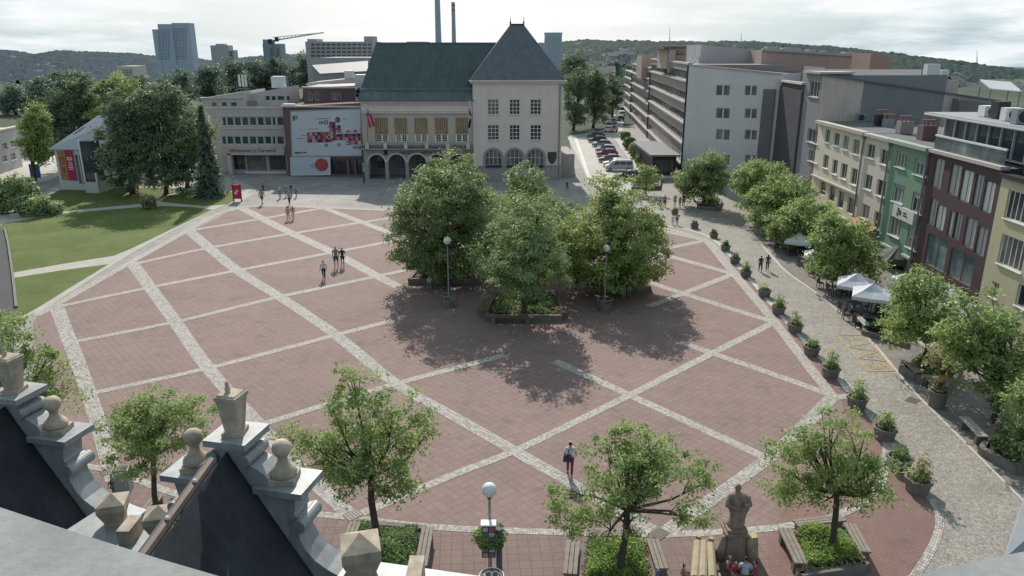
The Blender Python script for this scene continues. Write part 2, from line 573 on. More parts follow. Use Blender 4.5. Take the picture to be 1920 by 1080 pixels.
# road at the far left, dark strip at the very edge
sheet('left_road', [(-120, 345), (60, 300), (215, 270), (330, 262), (330, 280), (130, 322), (0, 372), (-150, 430)], 0.009, M_park)
# plaza
sheet('plaza', [(62, 604), (75, 588), (245, 497), (355, 435), (440, 392), (500, 386), (605, 388), (735, 394), (1240, 424), (1325, 452), (1400, 520), (1470, 600), (1560, 690),
                (1625, 775), (1700, 880), (1755, 955), (1752, 1005), (1712, 1075), (1600, 1250), (300, 1400), (-250, 1300), (-60, 980), (60, 720)], 0.010, M_red)
sheet('plaza_lower_paving', [(120, 880), (215, 892), (330, 930), (580, 966), (660, 974), (800, 992), (1000, 1000), (1240, 1006), (1400, 997), (1440, 993), (1440, 1300), (300, 1400), (-150, 1200)], 0.014, M_slab)
sheet('plaza_corner_paving', [(1440, 993), (1560, 973), (1632, 935), (1658, 880), (1662, 850), (1700, 882), (1755, 955), (1752, 1005), (1712, 1075), (1600, 1250), (1440, 1300)], 0.014, M_redfine)
sheet('plaza_edge_paving', [(1418, 545), (1470, 603), (1575, 745), (1590, 790), (1440, 1000), (1440, 1002), (1560, 973), (1632, 935), (1658, 880), (1662, 850), (1625, 775), (1560, 690), (1470, 600), (1400, 520)], 0.013, M_redfine)
# right-hand street and pavement
sheet('street', [(1240, 424), (1195, 372), (1230, 335), (1300, 330), (1420, 395), (1420, 432), (1470, 505), (1536, 553), (1622, 628), (1682, 697), (1712, 733), (1830, 850), (1990, 1010), (2300, 1500), (1300, 1500), (1712, 1075), (1752, 1005), (1755, 955), (1700, 880), (1625, 775), (1560, 690), (1470, 600), (1400, 520), (1325, 452)], 0.013, M_street)
sheet('pavement', [(1420, 395), (1500, 380), (1740, 420), (2600, 700), (2800, 1500), (2300, 1500), (1990, 1010), (1830, 850), (1712, 733), (1682, 697), (1622, 628), (1536, 553), (1470, 505), (1420, 432)], 0.013, M_pave)
sheet('parking_road', [(1064, 257), (1120, 257), (1195, 335), (1215, 350), (1180, 372), (1104, 340), (1086, 300)], 0.010, M_park)
sheet('parking_apron', [(1150, 256), (1172, 256), (1240, 335), (1215, 350)], 0.014, M_kerb)
sheet('back_street', [(1120, 257), (1150, 238), (1140, 226), (1162, 205), (1172, 205), (1168, 240), (1160, 257)], 0.012, M_park)

# ------------------------------------------------------------------ bands of pale cobbles in the plaza, left out where tree shade hides them
def smooth(pix, n=6):
    pts = [Vector((x, y, 0)) for x, y in pix]
    out = []
    for i in range(len(pts) - 1):
        a, b, c, d = pts[max(i - 1, 0)], pts[i], pts[i + 1], pts[min(i + 2, len(pts) - 1)]
        for k in range(n):
            t = k / n
            out.append(0.5 * ((2 * b) + (c - a) * t + (2 * a - 5 * b + 4 * c - d) * t * t + (3 * b - a - 3 * c + d) * t ** 3))
    out.append(pts[-1])
    return out

def band(name, pix, w, z, mat, n=5):
    pts = [G(p.x, p.y, z) for p in smooth(pix, n)]
    me = bpy.data.meshes.new(name)
    v, uv, acc = [], [], 0.0
    w0 = w
    for i, p in enumerate(pts):
        d = (pts[min(i + 1, len(pts) - 1)] - pts[max(i - 1, 0)]).normalized()
        w = w0 * (0.56 + 0.44 * max(0.0, min(1.0, (p.y - 24) / 45)))
        s = Vector((-d.y, d.x, 0)) * (w / 2)
        if i: acc += (p - pts[i - 1]).length
        v += [p + s, p - s]; uv += [(acc, w), (acc, 0)]
    f = [(2 * i, 2 * i + 1, 2 * i + 3, 2 * i + 2) for i in range(len(pts) - 1)]
    me.from_pydata(v, [], f)
    ul = me.uv_layers.new(name='UVMap')
    for l in me.loops:
        ul.data[l.index].uv = uv[l.vertex_index]
    me.materials.append(mat)
    o = bpy.data.objects.new(name, me); COL.objects.link(o)
    return tag(o, kind='structure')

Lb = [[(104, 570), (125, 625), (150, 690), (182, 785), (200, 850), (214, 900)],
      [(247, 492), (330, 605), (390, 690), (480, 790), (570, 885), (664, 972)],
      [(355, 433), (445, 507), (530, 560), (630, 628), (740, 717), (850, 780), (965, 845), (1140, 945), (1240, 1003)],
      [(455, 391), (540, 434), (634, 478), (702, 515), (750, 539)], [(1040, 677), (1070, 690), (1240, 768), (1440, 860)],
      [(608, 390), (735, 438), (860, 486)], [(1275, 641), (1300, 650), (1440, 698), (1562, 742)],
      [(760, 394), (900, 430)], [(1185, 519), (1205, 525), (1290, 553), (1452, 604)],
      [(900, 400), (1100, 441), (1250, 479), (1377, 514)],
      [(1080, 407), (1200, 424), (1325, 451)]]
Mb = [[(357, 432), (478, 412), (606, 390)],
      [(247, 496), (380, 467), (534, 440), (722, 410), (800, 398)],
      [(112, 574), (270, 541), (445, 507), (604, 477), (736, 452), (900, 422), (1000, 405)],
      [(132, 642), (330, 603), (513, 559), (702, 519), (800, 498), (1000, 455), (1180, 421)],
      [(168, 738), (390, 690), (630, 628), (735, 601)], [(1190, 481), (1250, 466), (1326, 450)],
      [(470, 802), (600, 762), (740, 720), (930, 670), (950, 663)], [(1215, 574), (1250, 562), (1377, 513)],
      [(664, 968), (720, 945), (850, 890), (965, 845), (1080, 790), (1180, 741), (1340, 660), (1452, 604)],
      [(1240, 1003), (1340, 932), (1440, 859), (1500, 805), (1560, 745)]]
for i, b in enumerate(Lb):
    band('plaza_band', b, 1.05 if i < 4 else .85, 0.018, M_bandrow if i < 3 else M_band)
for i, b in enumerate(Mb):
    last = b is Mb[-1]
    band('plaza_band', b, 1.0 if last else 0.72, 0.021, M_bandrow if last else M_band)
band('plaza_edge_band', [(68, 592), (122, 562), (245, 492), (345, 436), (400, 405), (450, 390), (500, 386), (605, 389), (735, 394), (900, 399), (1080, 408), (1240, 427), (1327, 452)], .75, 0.024, M_band)
band('plaza_edge_band', [(62, 588), (130, 543), (250, 468), (396, 392), (442, 378), (470, 362)], .9, 0.022, M_path)
band('plaza_edge_band', [(1327, 452), (1377, 513), (1452, 603), (1505, 672), (1562, 745)], .85, 0.027, M_band)
band('plaza_edge_band', [(1562, 745), (1600, 742)], .8, 0.025, M_band)
band('plaza_edge_band', [(120, 868), (215, 884), (330, 925), (460, 948), (580, 962), (660, 970), (800, 987), (1000, 996), (1240, 1001), (1400, 994), (1500, 982), (1580, 962), (1640, 922), (1660, 870), (1664, 820)], .62, 0.024, M_band)
band('street_gutter', [(1565, 690), (1628, 772), (1702, 880), (1757, 953), (1756, 1008), (1715, 1080), (1640, 1180)], .5, 0.025, M_bandrow)
band('plaza_kerb', [(1245, 422), (1335, 447), (1405, 522), (1470, 598), (1556, 690), (1590, 735)], .35, 0.03, M_kerb)
band('pavement_kerb', [(1400, 425), (1470, 505), (1536, 553), (1622, 627), (1683, 697), (1713, 733), (1830, 850), (1960, 980)], .22, 0.03, M_kerb)
band('parking_kerb', [(1078, 256), (1090, 290), (1108, 345)], .5, 0.03, P('white_kerb', (.62, .6, .56), .1))

# yellow painted bay on the street
M_yel = P('yellow_road_paint', (0.48, 0.35, 0.15), .35, 6, .8)
YB = [(1568, 627), (1619, 628), (1678, 695), (1629, 696)]
mb = MB()
def yline(a, b, w=.09):
    a, b = G(*a, .032), G(*b, .032)
    d = (b - a).normalized(); s = Vector((-d.y, d.x, 0)) * w / 2
    mb.quad(a + s, a - s, b - s, b + s)
def yb(u, v):
    a = Vector((*YB[0], 0)).lerp(Vector((*YB[1], 0)), u); b = Vector((*YB[3], 0)).lerp(Vector((*YB[2], 0)), u)
    p = a.lerp(b, v); return (p.x, p.y)
for e in (((0, 0), (1, 0)), ((1, 0), (1, 1)), ((1, 1), (0, 1)), ((0, 1), (0, 0))):
    yline(yb(*e[0]), yb(*e[1]))
o = tag(mb.build('road_marking', M_yel), kind='structure')
# worn zigzag and short strokes inside the painted bay
mb = MB()
for (u0, v0), (u1, v1) in (((0, .34), (1, .22)), ((0, .34), (1, .46)), ((0, .64), (1, .46)), ((0, .64), (1, .73)), ((.25, .05), (.35, .17)), ((.45, .05), (.42, .16)), ((.45, .05), (.62, .15)), ((.7, .04), (.78, .14)),
                           ((.2, .80), (.34, .95)), ((.42, .78), (.40, .94)), ((.42, .78), (.60, .93)), ((.66, .78), (.84, .94)), ((.70, .88), (.86, .86)), ((.3, .40), (.55, .38)), ((.4, .62), (.7, .58))):
    yline(yb(u0, v0), yb(u1, v1), .075)
tag(mb.build('road_marking', M_yel), kind='structure')

# lawns
def lawn(pix, z=.03):
    o = sheet('lawn', pix, z, M_lawn); return o
sheet('park_ground', [(-200, 470), (20, 400), (110, 345), (200, 330), (430, 332), (478, 352), (440, 380), (396, 392), (250, 468), (130, 543), (62, 588), (-100, 650)], 0.016, M_path)
lawn([(-120, 470), (12, 418), (118, 400), (262, 388), (302, 386), (360, 388), (398, 393), (250, 464), (214, 479), (130, 492), (22, 511), (-120, 530)])
lawn([(-120, 548), (24, 521), (120, 506), (204, 495), (130, 540), (72, 576), (-80, 660)])
lawn([(300, 378), (318, 366), (360, 357), (436, 360), (440, 374), (428, 383), (380, 386)])
lawn([(20, 404), (112, 356), (200, 352), (318, 352), (352, 356), (310, 366), (290, 379), (118, 396)])
# dark drive behind a stone edging at the far left
sheet('left_drive', [(-150, 440), (10, 428), (23, 500), (33, 580), (-100, 640)], 0.034, M_asph)
mb = MB()
eg = [(9, 430), (16, 460), (22, 500), (27, 540), (31, 578)]
for a, b in zip(eg, eg[1:]):
    a, b = G(*a), G(*b)
    mb.bar(a + Vector((0, 0, .06)), b + Vector((0, 0, .06)), .16, .2)
tag(mb.build('stone_edging', P('rough_edging', (.2, .19, .17), .4, 5)), 'low rough stone edging between the dark drive and the lawn', 'edging')
# ------------------------------------------------------------------ foliage
L_dark = leafmat('leaf_dark', (0.050, 0.072, 0.032), (0.078, 0.106, 0.046), (0.130, 0.155, 0.062), .30, .5)
L_grey = leafmat('leaf_greygreen', (0.058, 0.084, 0.038), (0.092, 0.126, 0.054), (0.146, 0.176, 0.074), .30, .8)
L_lime = leafmat('leaf_lime', (0.060, 0.085, 0.030), (0.096, 0.128, 0.044), (0.156, 0.175, 0.060), .34, .6)
L_acac = leafmat('leaf_acacia', (0.062, 0.088, 0.034), (0.096, 0.132, 0.050), (0.150, 0.182, 0.072), .46, 1.2)
L_far = leafmat('leaf_far', (0.040, 0.060, 0.048), (0.062, 0.088, 0.066), (0.100, 0.125, 0.085), .25, .25)
L_spruce = leafmat('leaf_spruce', (0.032, 0.048, 0.036), (0.048, 0.066, 0.048), (0.075, 0.094, 0.062), .15, 1.2)
L_park = leafmat('leaf_park', (0.046, 0.066, 0.044), (0.064, 0.088, 0.054), (0.100, 0.122, 0.066), .28, .4)  # darker, bluer green puts the backlit, hazy look into the leaves
L_hedge = leafmat('leaf_hedge', (0.030, 0.052, 0.022), (0.055, 0.085, 0.034), (0.105, 0.135, 0.050), .3, 2.5)
L_bright = leafmat('leaf_bright', (0.050, 0.085, 0.022), (0.088, 0.135, 0.036), (0.150, 0.185, 0.055), .4, 2.5)
L_olive = leafmat('leaf_olive', (0.060, 0.058, 0.030), (0.115, 0.105, 0.055), (0.22, 0.18, 0.10), .3, 3)
M_bark = P('bark', (0.085, 0.068, 0.052), .35, 4, .9, bump=.4)
M_bark2 = P('bark_pale', (0.135, 0.105, 0.08), .35, 4, .9, bump=.4)

def leaf_mesh(name, C, N, size, rng, mat, wid=0.5, fold=0.25):
    """C centres (n,3), N facing (n,3): one bent leaf-shaped quad each"""
    n = len(C)
    N = N / np.maximum(np.linalg.norm(N, axis=1, keepdims=True), 1e-6)
    T = rng.normal(size=(n, 3)); T -= N * (T * N).sum(1, keepdims=True)
    T /= np.maximum(np.linalg.norm(T, axis=1, keepdims=True), 1e-6)
    B = np.cross(N, T)
    s = size * rng.uniform(.6, 1.35, size=(n, 1))
    V = np.empty((n, 4, 3))
    V[:, 0] = C - T * s; V[:, 2] = C + T * s - N * s * fold
    V[:, 1] = C + B * s * wid + N * s * fold * .4; V[:, 3] = C - B * s * wid
    me = bpy.data.meshes.new(name)
    me.vertices.add(4 * n); me.vertices.foreach_set('co', V.reshape(-1).astype(np.float32))
    me.loops.add(4 * n); me.loops.foreach_set('vertex_index', np.arange(4 * n, dtype=np.int32))
    me.polygons.add(n)
    me.polygons.foreach_set('loop_start', np.arange(0, 4 * n, 4, dtype=np.int32))
    me.polygons.foreach_set('loop_total', np.full(n, 4, dtype=np.int32))
    me.materials.append(mat)
    me.update(calc_edges=True)
    return me

def clump_points(rng, lobes, n_clumps, shell=0.45, flat=1.0):
    vol = np.array([l[1][0] * l[1][1] * l[1][2] for l in lobes]) ** 0.7
    idx = rng.choice(len(lobes), size=n_clumps, p=vol / vol.sum())
    d = rng.normal(size=(n_clumps, 3)); d /= np.linalg.norm(d, axis=1, keepdims=True)
    r = rng.uniform(0, 1, size=(n_clumps, 1)) ** shell
    c = np.array([lobes[i][0] for i in idx]); q = np.array([lobes[i][1] for i in idx])
    return c + d * r * q, d

def tree(name, label, base, rects, leaf=L_dark, bark=None, n=None, size=0.2, clump=0.55, group=None, seed=0, fork=0.35,
         trunk_r=0.18, shell=0.42, per=46, dens=1.0, limbs=9, lowskirt=0.0, Y=None, cat='tree', multi=1, wid=.5, grow=1.03, deep=1.0):
    rng = np.random.default_rng(seed * 7919 + 13)
    rnd = random.Random(seed)
    B = G(*base) if Y is None else Vector((atY(base[0], base[1], Y).x, Y, 0))
    lobes = []
    for k, (x0, y0, x1, y1) in enumerate(rects):
        zt, zb = zat(B.y, y0), max(zat(B.y, y1), .25)
        zc = (zt + zb) / 2
        dd = depth(Vector((0, B.y, zc)))
        cx_ = ((x0 + x1) / 2 - 960) / FPX * dd
        rx = (x1 - x0) / 2 / FPX * dd; rz = max((zt - zb) / 2, .2)
        off = 0 if k == 0 else rng.uniform(-.35, .35) * rx
        lobes.append(((cx_, B.y + off, zc), (rx * grow, max(rx * .85, min(rz, rx * 1.3) * .7) * deep, rz * grow)))
    t = thing(name, label, cat, tuple(B), group)
    pxm = FPX / max(depth(Vector((0, B.y, 2))), 1)
    area = sum(l[1][0] * l[1][2] for l in lobes)
    cl = clump
    nc = n or int(max(24, dens * 3.0 * area / (cl * cl)))
    nc = min(nc, 1500)
    C, D = clump_points(rng, lobes, nc, shell)
    # leaves
    m = per
    P_ = np.repeat(C, m, 0); Dn = np.repeat(D, m, 0)
    off = rng.normal(size=P_.shape) * cl * np.array([.62, .62, .38])
    rs = np.repeat(rng.uniform(.55, 1.25, size=(nc, 1)), m, 0)
    P_ = P_ + off * rs
    P_[:, 2] = np.maximum(P_[:, 2], .1)
    N = Dn * .6 + np.array([0, 0, .75]) + rng.normal(size=P_.shape) * .75
    me = leaf_mesh('crown', P_, N, size, rng, leaf, wid)
    cr = bpy.data.objects.new('crown', me); COL.objects.link(cr); child(cr, t); cr.location = tuple(-x for x in t.location)
    # trunk and limbs
    mb = MB()
    bot = min(l[0][2] - l[1][2] for l in lobes); top = max(l[0][2] + l[1][2] for l in lobes)
    fz = max(.6, bot + (top - bot) * fork * .55) if bot > .5 else max(.6, top * fork * .6)
    main = Vector(lobes[0][0])
    F = Vector((B.x + (main.x - B.x) * .3, B.y, fz))
    for q in range(multi):
        bx = B + Vector((rnd.uniform(-.25, .25), rnd.uniform(-.25, .25), 0)) * (multi > 1)
        fx = F + Vector((rnd.uniform(-.5, .5), rnd.uniform(-.4, .4), 0)) * (multi > 1)
        w1 = bx.lerp(fx, .35) + Vector((rnd.uniform(-.06, .06), rnd.uniform(-.06, .06), 0))
        w2 = bx.lerp(fx, .7) + Vector((rnd.uniform(-.1, .1), rnd.uniform(-.1, .1), 0))
        k = 1.0 if multi == 1 else .6
        mb.tube([bx - Vector((0, 0, .1)), bx + Vector((0, 0, .12)), w1, w2, fx], [trunk_r * 1.5 * k, trunk_r * 1.1 * k, trunk_r * k, trunk_r * .9 * k, trunk_r * .8 * k], 8)
        order = list(range(nc)); rnd.shuffle(order)
        for li in order[:limbs]:
            e = Vector(C[li])
            mid = fx.lerp(e, .5) + Vector((rnd.uniform(-.2, .2), rnd.uniform(-.2, .2), -.08 * (e - fx).length * (1 if e.z > fx.z else -1)))
            r0 = trunk_r * .55 * k
            mb.tube([fx, fx.lerp(mid, .55), mid, mid.lerp(e, .6), e], [r0, r0 * .75, r0 * .55, r0 * .35, r0 * .14], 5, cap=False)
            near = np.argsort(((C - np.array(e)) ** 2).sum(1))[1:4]
            for ni in near:
                e2 = Vector(C[ni]); s2 = mid.lerp(e, .35)
                m2 = s2.lerp(e2, .5) + Vector((0, 0, .1))
                mb.tube([s2, m2, e2], [r0 * .38, r0 * .25, r0 * .09], 4, cap=False)
    mb.build('trunk', bark or M_bark, t, smooth=True)
    return t

def spruce(label, base, x0, x1, ytop, seed=1, name='spruce_tree', group=None):
    rng = np.random.default_rng(seed)
    B = G(*base); t = thing(name, label, 'tree', tuple(B), group)
    zt = zat(B.y, ytop); dd = depth(Vector((0, B.y, 1))); rad = (x1 - x0) / 2 / FPX * dd
    Ps, Ns = [], []
    z = .3
    while z < zt:
        f = 1 - z / zt
        r = rad * (f ** .8) + .08
        nb = int(10 + 22 * f)
        for k in range(nb):
            a = rng.uniform(0, 2 * math.pi); rr = r * rng.uniform(.75, 1.08)
            m = int(14 + 16 * f)
            s = rng.uniform(.15, 1, m) * rr
            x = B.x + np.cos(a) * s + rng.normal(size=m) * .1; y = B.y + np.sin(a) * s + rng.normal(size=m) * .1
            zz_ = z - s * .28 + rng.normal(size=m) * .09
            Ps.append(np.stack([x, y, np.maximum(zz_, .1)], 1))
            Ns.append(np.stack([np.cos(a) * np.ones(m), np.sin(a) * np.ones(m), np.ones(m) * 1.2], 1) + rng.normal(size=(m, 3)) * .5)
        z += .32
    me = leaf_mesh('crown', np.concatenate(Ps), np.concatenate(Ns), .17, rng, L_spruce, .3)
    cr = bpy.data.objects.new('crown', me); COL.objects.link(cr); child(cr, t); cr.location = tuple(-x for x in t.location)
    mb = MB(); mb.tube([B, (B.x, B.y, zt * .5), (B.x, B.y, zt)], [.22, .13, .02], 7)
    mb.build('trunk', M_bark, t)
    return t

def bush_mesh(rng, c, r, h, n, size, leaf, name='foliage', square=False, loc0=None):
    d = rng.uniform(-1, 1, size=(n, 3))
    if square:
        q = d * np.array([r[0], r[1], h / 2]) + np.array([0, 0, h / 2])
        ax = rng.integers(0, 3, n); sg = np.where(d[np.arange(n), ax] < 0, -1, 1)
        e = rng.uniform(.82, 1.0, n)
        dd = d.copy(); dd[np.arange(n), ax] = sg * e
        dd[:, 2] = np.where((ax == 2) & (sg < 0), e, dd[:, 2])
        q = dd * np.array([r[0], r[1], h / 2]) + np.array([0, 0, h / 2]) + rng.normal(size=(n, 3)) * .05
        N = dd + rng.normal(size=(n, 3)) * .5 + np.array([0, 0, .5])
    else:
        d /= np.linalg.norm(d, axis=1, keepdims=True)
        rr = rng.uniform(0, 1, size=(n, 1)) ** .3 * (1 + .16 * np.sin(d[:, :1] * 7 + 1) * np.cos(d[:, 1:2] * 6))
        q = d * rr * np.array([r[0], r[1], h / 2]) + np.array([0, 0, h / 2])
        N = d + rng.normal(size=(n, 3)) * .5 + np.array([0, 0, .4])
    q[:, 2] = np.maximum(q[:, 2], .02)
    return leaf_mesh(name, q + np.array(c), N, size, rng, leaf)

def bush(name, label, px, py, wpx, hpx, leaf=L_hedge, seed=1, group=None, n=1500, size=.13, depthk=.8, cat='shrub'):
    rng = np.random.default_rng(seed * 31 + 5)
    B = G(px, py); dd = depth(B)
    r = wpx / 2 / FPX * dd; h = max(.35, zat(B.y, py - hpx))
    me = bush_mesh(rng, (0, 0, 0), (r, r * depthk), h, n, size, leaf, name)
    o = bpy.data.objects.new(name, me); COL.objects.link(o); o.location = tuple(B)
    return tag(o, label, cat, group)
# ------------------------------------------------------------------ trees of the square
gT = 'large trees in the middle of the square'
tree('plaza_tree', 'tall dark broadleaf tree with the widest crown, left one of the group in mid square', (838, 535),
     [(738, 322, 905, 470), (775, 286, 915, 400), (725, 395, 850, 512), (830, 340, 945, 505), (760, 430, 905, 520), (728, 360, 800, 440)], L_dark, size=.105, clump=.44, per=80, seed=1, trunk_r=.22, group=gT, limbs=14, fork=.6, dens=1.15, deep=1.85)
tree('plaza_tree', 'grey green tree standing inside the flower bed in mid square', (983, 597),
     [(888, 405, 1066, 540), (912, 365, 1052, 460), (905, 450, 1000, 550), (960, 465, 1062, 552)], L_grey, size=.09, clump=.38, per=76, seed=2, trunk_r=.16, group=gT, limbs=12, fork=1.1, dens=1.15, deep=1.85)
tree('plaza_tree', 'slim tree whose pale top rises behind the grey green one in mid square', (1000, 500),
     [(925, 340, 1055, 450), (952, 303, 1024, 375), (880, 350, 980, 480), (1000, 380, 1095, 490), (900, 420, 1060, 500)], L_grey, size=.11, clump=.45, per=72, seed=3, trunk_r=.18, group=gT, limbs=10, dens=1.15, deep=1.85)
tree('plaza_tree', 'yellow green broadleaf tree, right one of the group in mid square', (1160, 548),
     [(1062, 372, 1240, 530), (1085, 334, 1215, 430), (1140, 400, 1256, 548), (1034, 395, 1120, 525), (1080, 440, 1215, 562), (1190, 380, 1254, 470)], L_lime, size=.105, clump=.44, per=80, seed=4, trunk_r=.22, group=gT, limbs=14, fork=.6, dens=1.15, deep=1.85)

gN = 'young trees in the beds along the near edge of the square'
tree('young_tree', 'leafy tree at the left edge beside the far stone gable', (22, 905),
     [(-70, 585, 80, 760), (-20, 575, 60, 680), (40, 690, 160, 800), (-60, 700, 90, 840), (70, 625, 112, 700)], L_acac, size=.062, clump=.32, per=84, seed=11, trunk_r=.12, shell=.5, dens=.62, limbs=16, group=gN, bark=M_bark)
tree('young_tree', 'low round young tree between the two stone gables', (296, 965),
     [(190, 738, 400, 835), (215, 725, 330, 800), (280, 745, 405, 850), (215, 790, 330, 885), (190, 780, 270, 850)], L_acac, size=.055, clump=.27, per=84, seed=12, trunk_r=.10, shell=.45, dens=.66, limbs=16, group=gN)
tree('young_tree', 'young tree with a tall open crown in the hedge bed right of the gable', (712, 1035),
     [(612, 690, 725, 790), (575, 760, 760, 900), (690, 735, 822, 880), (520, 790, 640, 880), (600, 820, 740, 925), (700, 840, 800, 930)], L_acac, size=.06, clump=.28, per=84, seed=13, trunk_r=.125, shell=.55, dens=.62, limbs=22, group=gN, fork=.3)
tree('young_tree', 'young tree with wide flat crown in the bright shrub bed left of the statue', (1162, 1092),
     [(1085, 805, 1310, 900), (1130, 800, 1250, 870), (1000, 890, 1100, 985), (1090, 850, 1260, 940), (1230, 840, 1348, 925), (1030, 940, 1210, 1000), (1250, 930, 1340, 1000)], L_acac, size=.055, clump=.26, per=84, seed=14, trunk_r=.12, shell=.5, dens=.62, limbs=26, group=gN, fork=.42)
tree('young_tree', 'young tree with drooping twigs in the bed right of the statue', (1552, 1045),
     [(1500, 770, 1660, 900), (1440, 810, 1570, 910), (1560, 820, 1680, 900), (1436, 880, 1540, 960), (1560, 880, 1680, 960), (1500, 850, 1620, 950)], L_acac, size=.055, clump=.27, per=80, seed=15, trunk_r=.11, shell=.55, dens=.62, limbs=24, group=gN, fork=.35)

gR = 'trees along the right-hand pavement'
for k, (lab, base, rects, lf, sd_) in enumerate([
    ('round dark tree in front of the grey blank end wall', (1318, 388), [(1272, 292, 1368, 372), (1290, 282, 1365, 340), (1268, 320, 1330, 378)], L_grey, 21),
    ('light green tree before the dark ribbed facade', (1416, 415), [(1368, 305, 1468, 388), (1390, 294, 1470, 360)], L_acac, 22),
    ('wide tree shading the far cafe umbrellas', (1470, 440), [(1408, 340, 1522, 425), (1430, 328, 1525, 390), (1405, 380, 1470, 432)], L_acac, 23),
    ('dense tree standing over the pair of white cafe umbrellas', (1518, 470), [(1445, 385, 1560, 460), (1470, 372, 1558, 430), (1440, 410, 1500, 448)], L_acac, 24),
    ('tree with a round crown before the cream houses', (1585, 540), [(1522, 410, 1640, 500), (1535, 398, 1620, 460), (1518, 460, 1600, 528), (1580, 460, 1655, 535)], L_acac, 25)]):
    tree('street_tree', lab, base, rects, lf, size=.12, clump=.5, per=85, seed=sd_, trunk_r=.14, group=gR, limbs=12, dens=1.05, grow=1.1)
tree('street_tree', 'sunlit airy tree in front of the brown facade', (1735, 690), [(1655, 515, 1790, 640), (1670, 505, 1760, 580), (1730, 540, 1810, 660), (1650, 580, 1740, 660)], L_acac, size=.095, clump=.42, per=75, seed=26, trunk_r=.13, group=gR, limbs=16, dens=.85)
tree('street_tree', 'pale slim tree beside the concrete tub on the right pavement', (1758, 762), [(1735, 640, 1800, 735), (1745, 620, 1790, 700)], L_olive, size=.1, clump=.34, per=34, seed=27, trunk_r=.1, group=gR, limbs=10, dens=.7)
tree('street_tree', 'large multi-stemmed tree in front of the olive house', (1868, 790), [(1780, 580, 1920, 730), (1810, 545, 1925, 660), (1765, 560, 1850, 690), (1840, 640, 1960, 760)], L_acac, size=.095, clump=.42, per=75, seed=28, trunk_r=.15, group=gR, limbs=20, dens=.95, multi=3)
tree('street_tree', 'tree cut by the right edge of the view beside the lowest bench', (1945, 880), [(1872, 720, 2010, 850), (1885, 700, 1990, 790)], L_acac, size=.08, clump=.36, per=70, seed=29, trunk_r=.13, group=gR, limbs=16, dens=.95)
tree('street_tree', 'small bright tree in the raised bed at the end of the parked cars', (1211, 365), [(1182, 318, 1240, 352), (1192, 310, 1228, 340)], L_acac, size=.14, clump=.45, per=44, seed=30, trunk_r=.09, limbs=9)

# ------------------------------------------------------------------ park and town trees
gP = 'old trees of the park by the pavilion'
for lab, base, rects, lf, sd_ in [
    ('pale green weeping tree beside the house at the left edge', (66, 345), [(28, 215, 92, 300), (40, 195, 95, 260), (55, 235, 98, 318)], L_lime, 41),
    ('big dark park tree with its crown above the pavilion roof', (138, 320), [(78, 150, 190, 295), (95, 132, 190, 220), (70, 190, 135, 310), (140, 180, 200, 300)], L_park, 42),
    ('park tree with sunlit olive crown behind the pavilion roof', (215, 322), [(168, 150, 262, 280), (180, 135, 250, 200)], L_lime, 43),
    ('very dark old tree in front of the right end of the pavilion', (248, 364), [(184, 190, 302, 335), (198, 160, 300, 260), (186, 260, 290, 358)], L_park, 44),
    ('tall dark old tree between the dark one and the spruce', (312, 364), [(266, 180, 374, 335), (276, 150, 362, 250), (272, 260, 370, 356)], L_park, 45),
    ('lighter leafy tree directly left of the spruce', (352, 352), [(322, 210, 392, 330), (335, 195, 400, 280)], L_dark, 46)]:
    tree('park_tree', lab, base, rects, lf, size=.15, clump=.62, per=85, seed=sd_, trunk_r=.26, group=gP, limbs=10, dens=1.1, fork=.3)
spruce('pointed dark spruce on the lawn before the shop building', (397, 370), 366, 424, 200)

gS = 'street trees behind the town hall'
for lab, base, rects, lf, sd_ in [
    ('broad dark tree rising above the others right of the town hall roof', (1085, 200), [(1042, 102, 1118, 170), (1055, 94, 1105, 140)], L_park, 51),
    ('dark tree touching the right side of the town hall', (1075, 245), [(1056, 140, 1105, 235), (1060, 128, 1100, 180)], L_park, 52),
    ('large dark tree over the far end of the parking road', (1112, 240), [(1085, 140, 1150, 232), (1090, 128, 1140, 190)], L_park, 53),
    ('tree in the back street touching the stepped office block', (1148, 228), [(1125, 150, 1166, 215), (1128, 138, 1165, 190)], L_park, 54)]:
    tree('street_tree', lab, base, rects, lf, size=.2, clump=.85, per=80, seed=sd_, trunk_r=.3, group=gS, limbs=8, dens=1.15)

gB = 'distant trees between the town blocks'
far_list = [((92, 215), (40, 150, 110, 210)), ((30, 215), (-10, 160, 50, 215)), ((140, 205), (100, 138, 165, 190)), ((250, 205), (215, 140, 290, 200)),
            ((330, 205), (290, 130, 370, 200)), ((398, 200), (365, 125, 430, 190)), ((440, 190), (405, 112, 470, 180)), ((478, 185), (450, 116, 505, 175)), ((515, 185), (486, 108, 548, 178)),
            ((570, 185), (540, 104, 604, 172)), ((455, 175), (430, 122, 480, 165)), ((625, 170), (598, 118, 645, 160)),
            ((1150, 165), (1120, 118, 1175, 160)), ((1205, 150), (1165, 120, 1225, 150))]
far_list.sort(key=lambda q: q[1][0] + q[1][2])
far_lab = ['{} far-off tree counted from the left, rising between town blocks and hills'.format(ORD[i]) for i in range(len(far_list))]
for i, (b, r) in enumerate(far_list):
    x0, y0, x1, y1 = r; m = (x0 + x1) / 2
    tree('distant_tree', far_lab[i], b, [r, (m - (x1 - x0) * .3, y0 - 6, m + (x1 - x0) * .3, (y0 + y1) / 2), (x0 - 8, (y0 + y1) / 2, m + 8, y1)],
         L_far, size=.32, clump=1.35, per=70, seed=60 + i, trunk_r=.4, group=gB, limbs=5, dens=1.15)

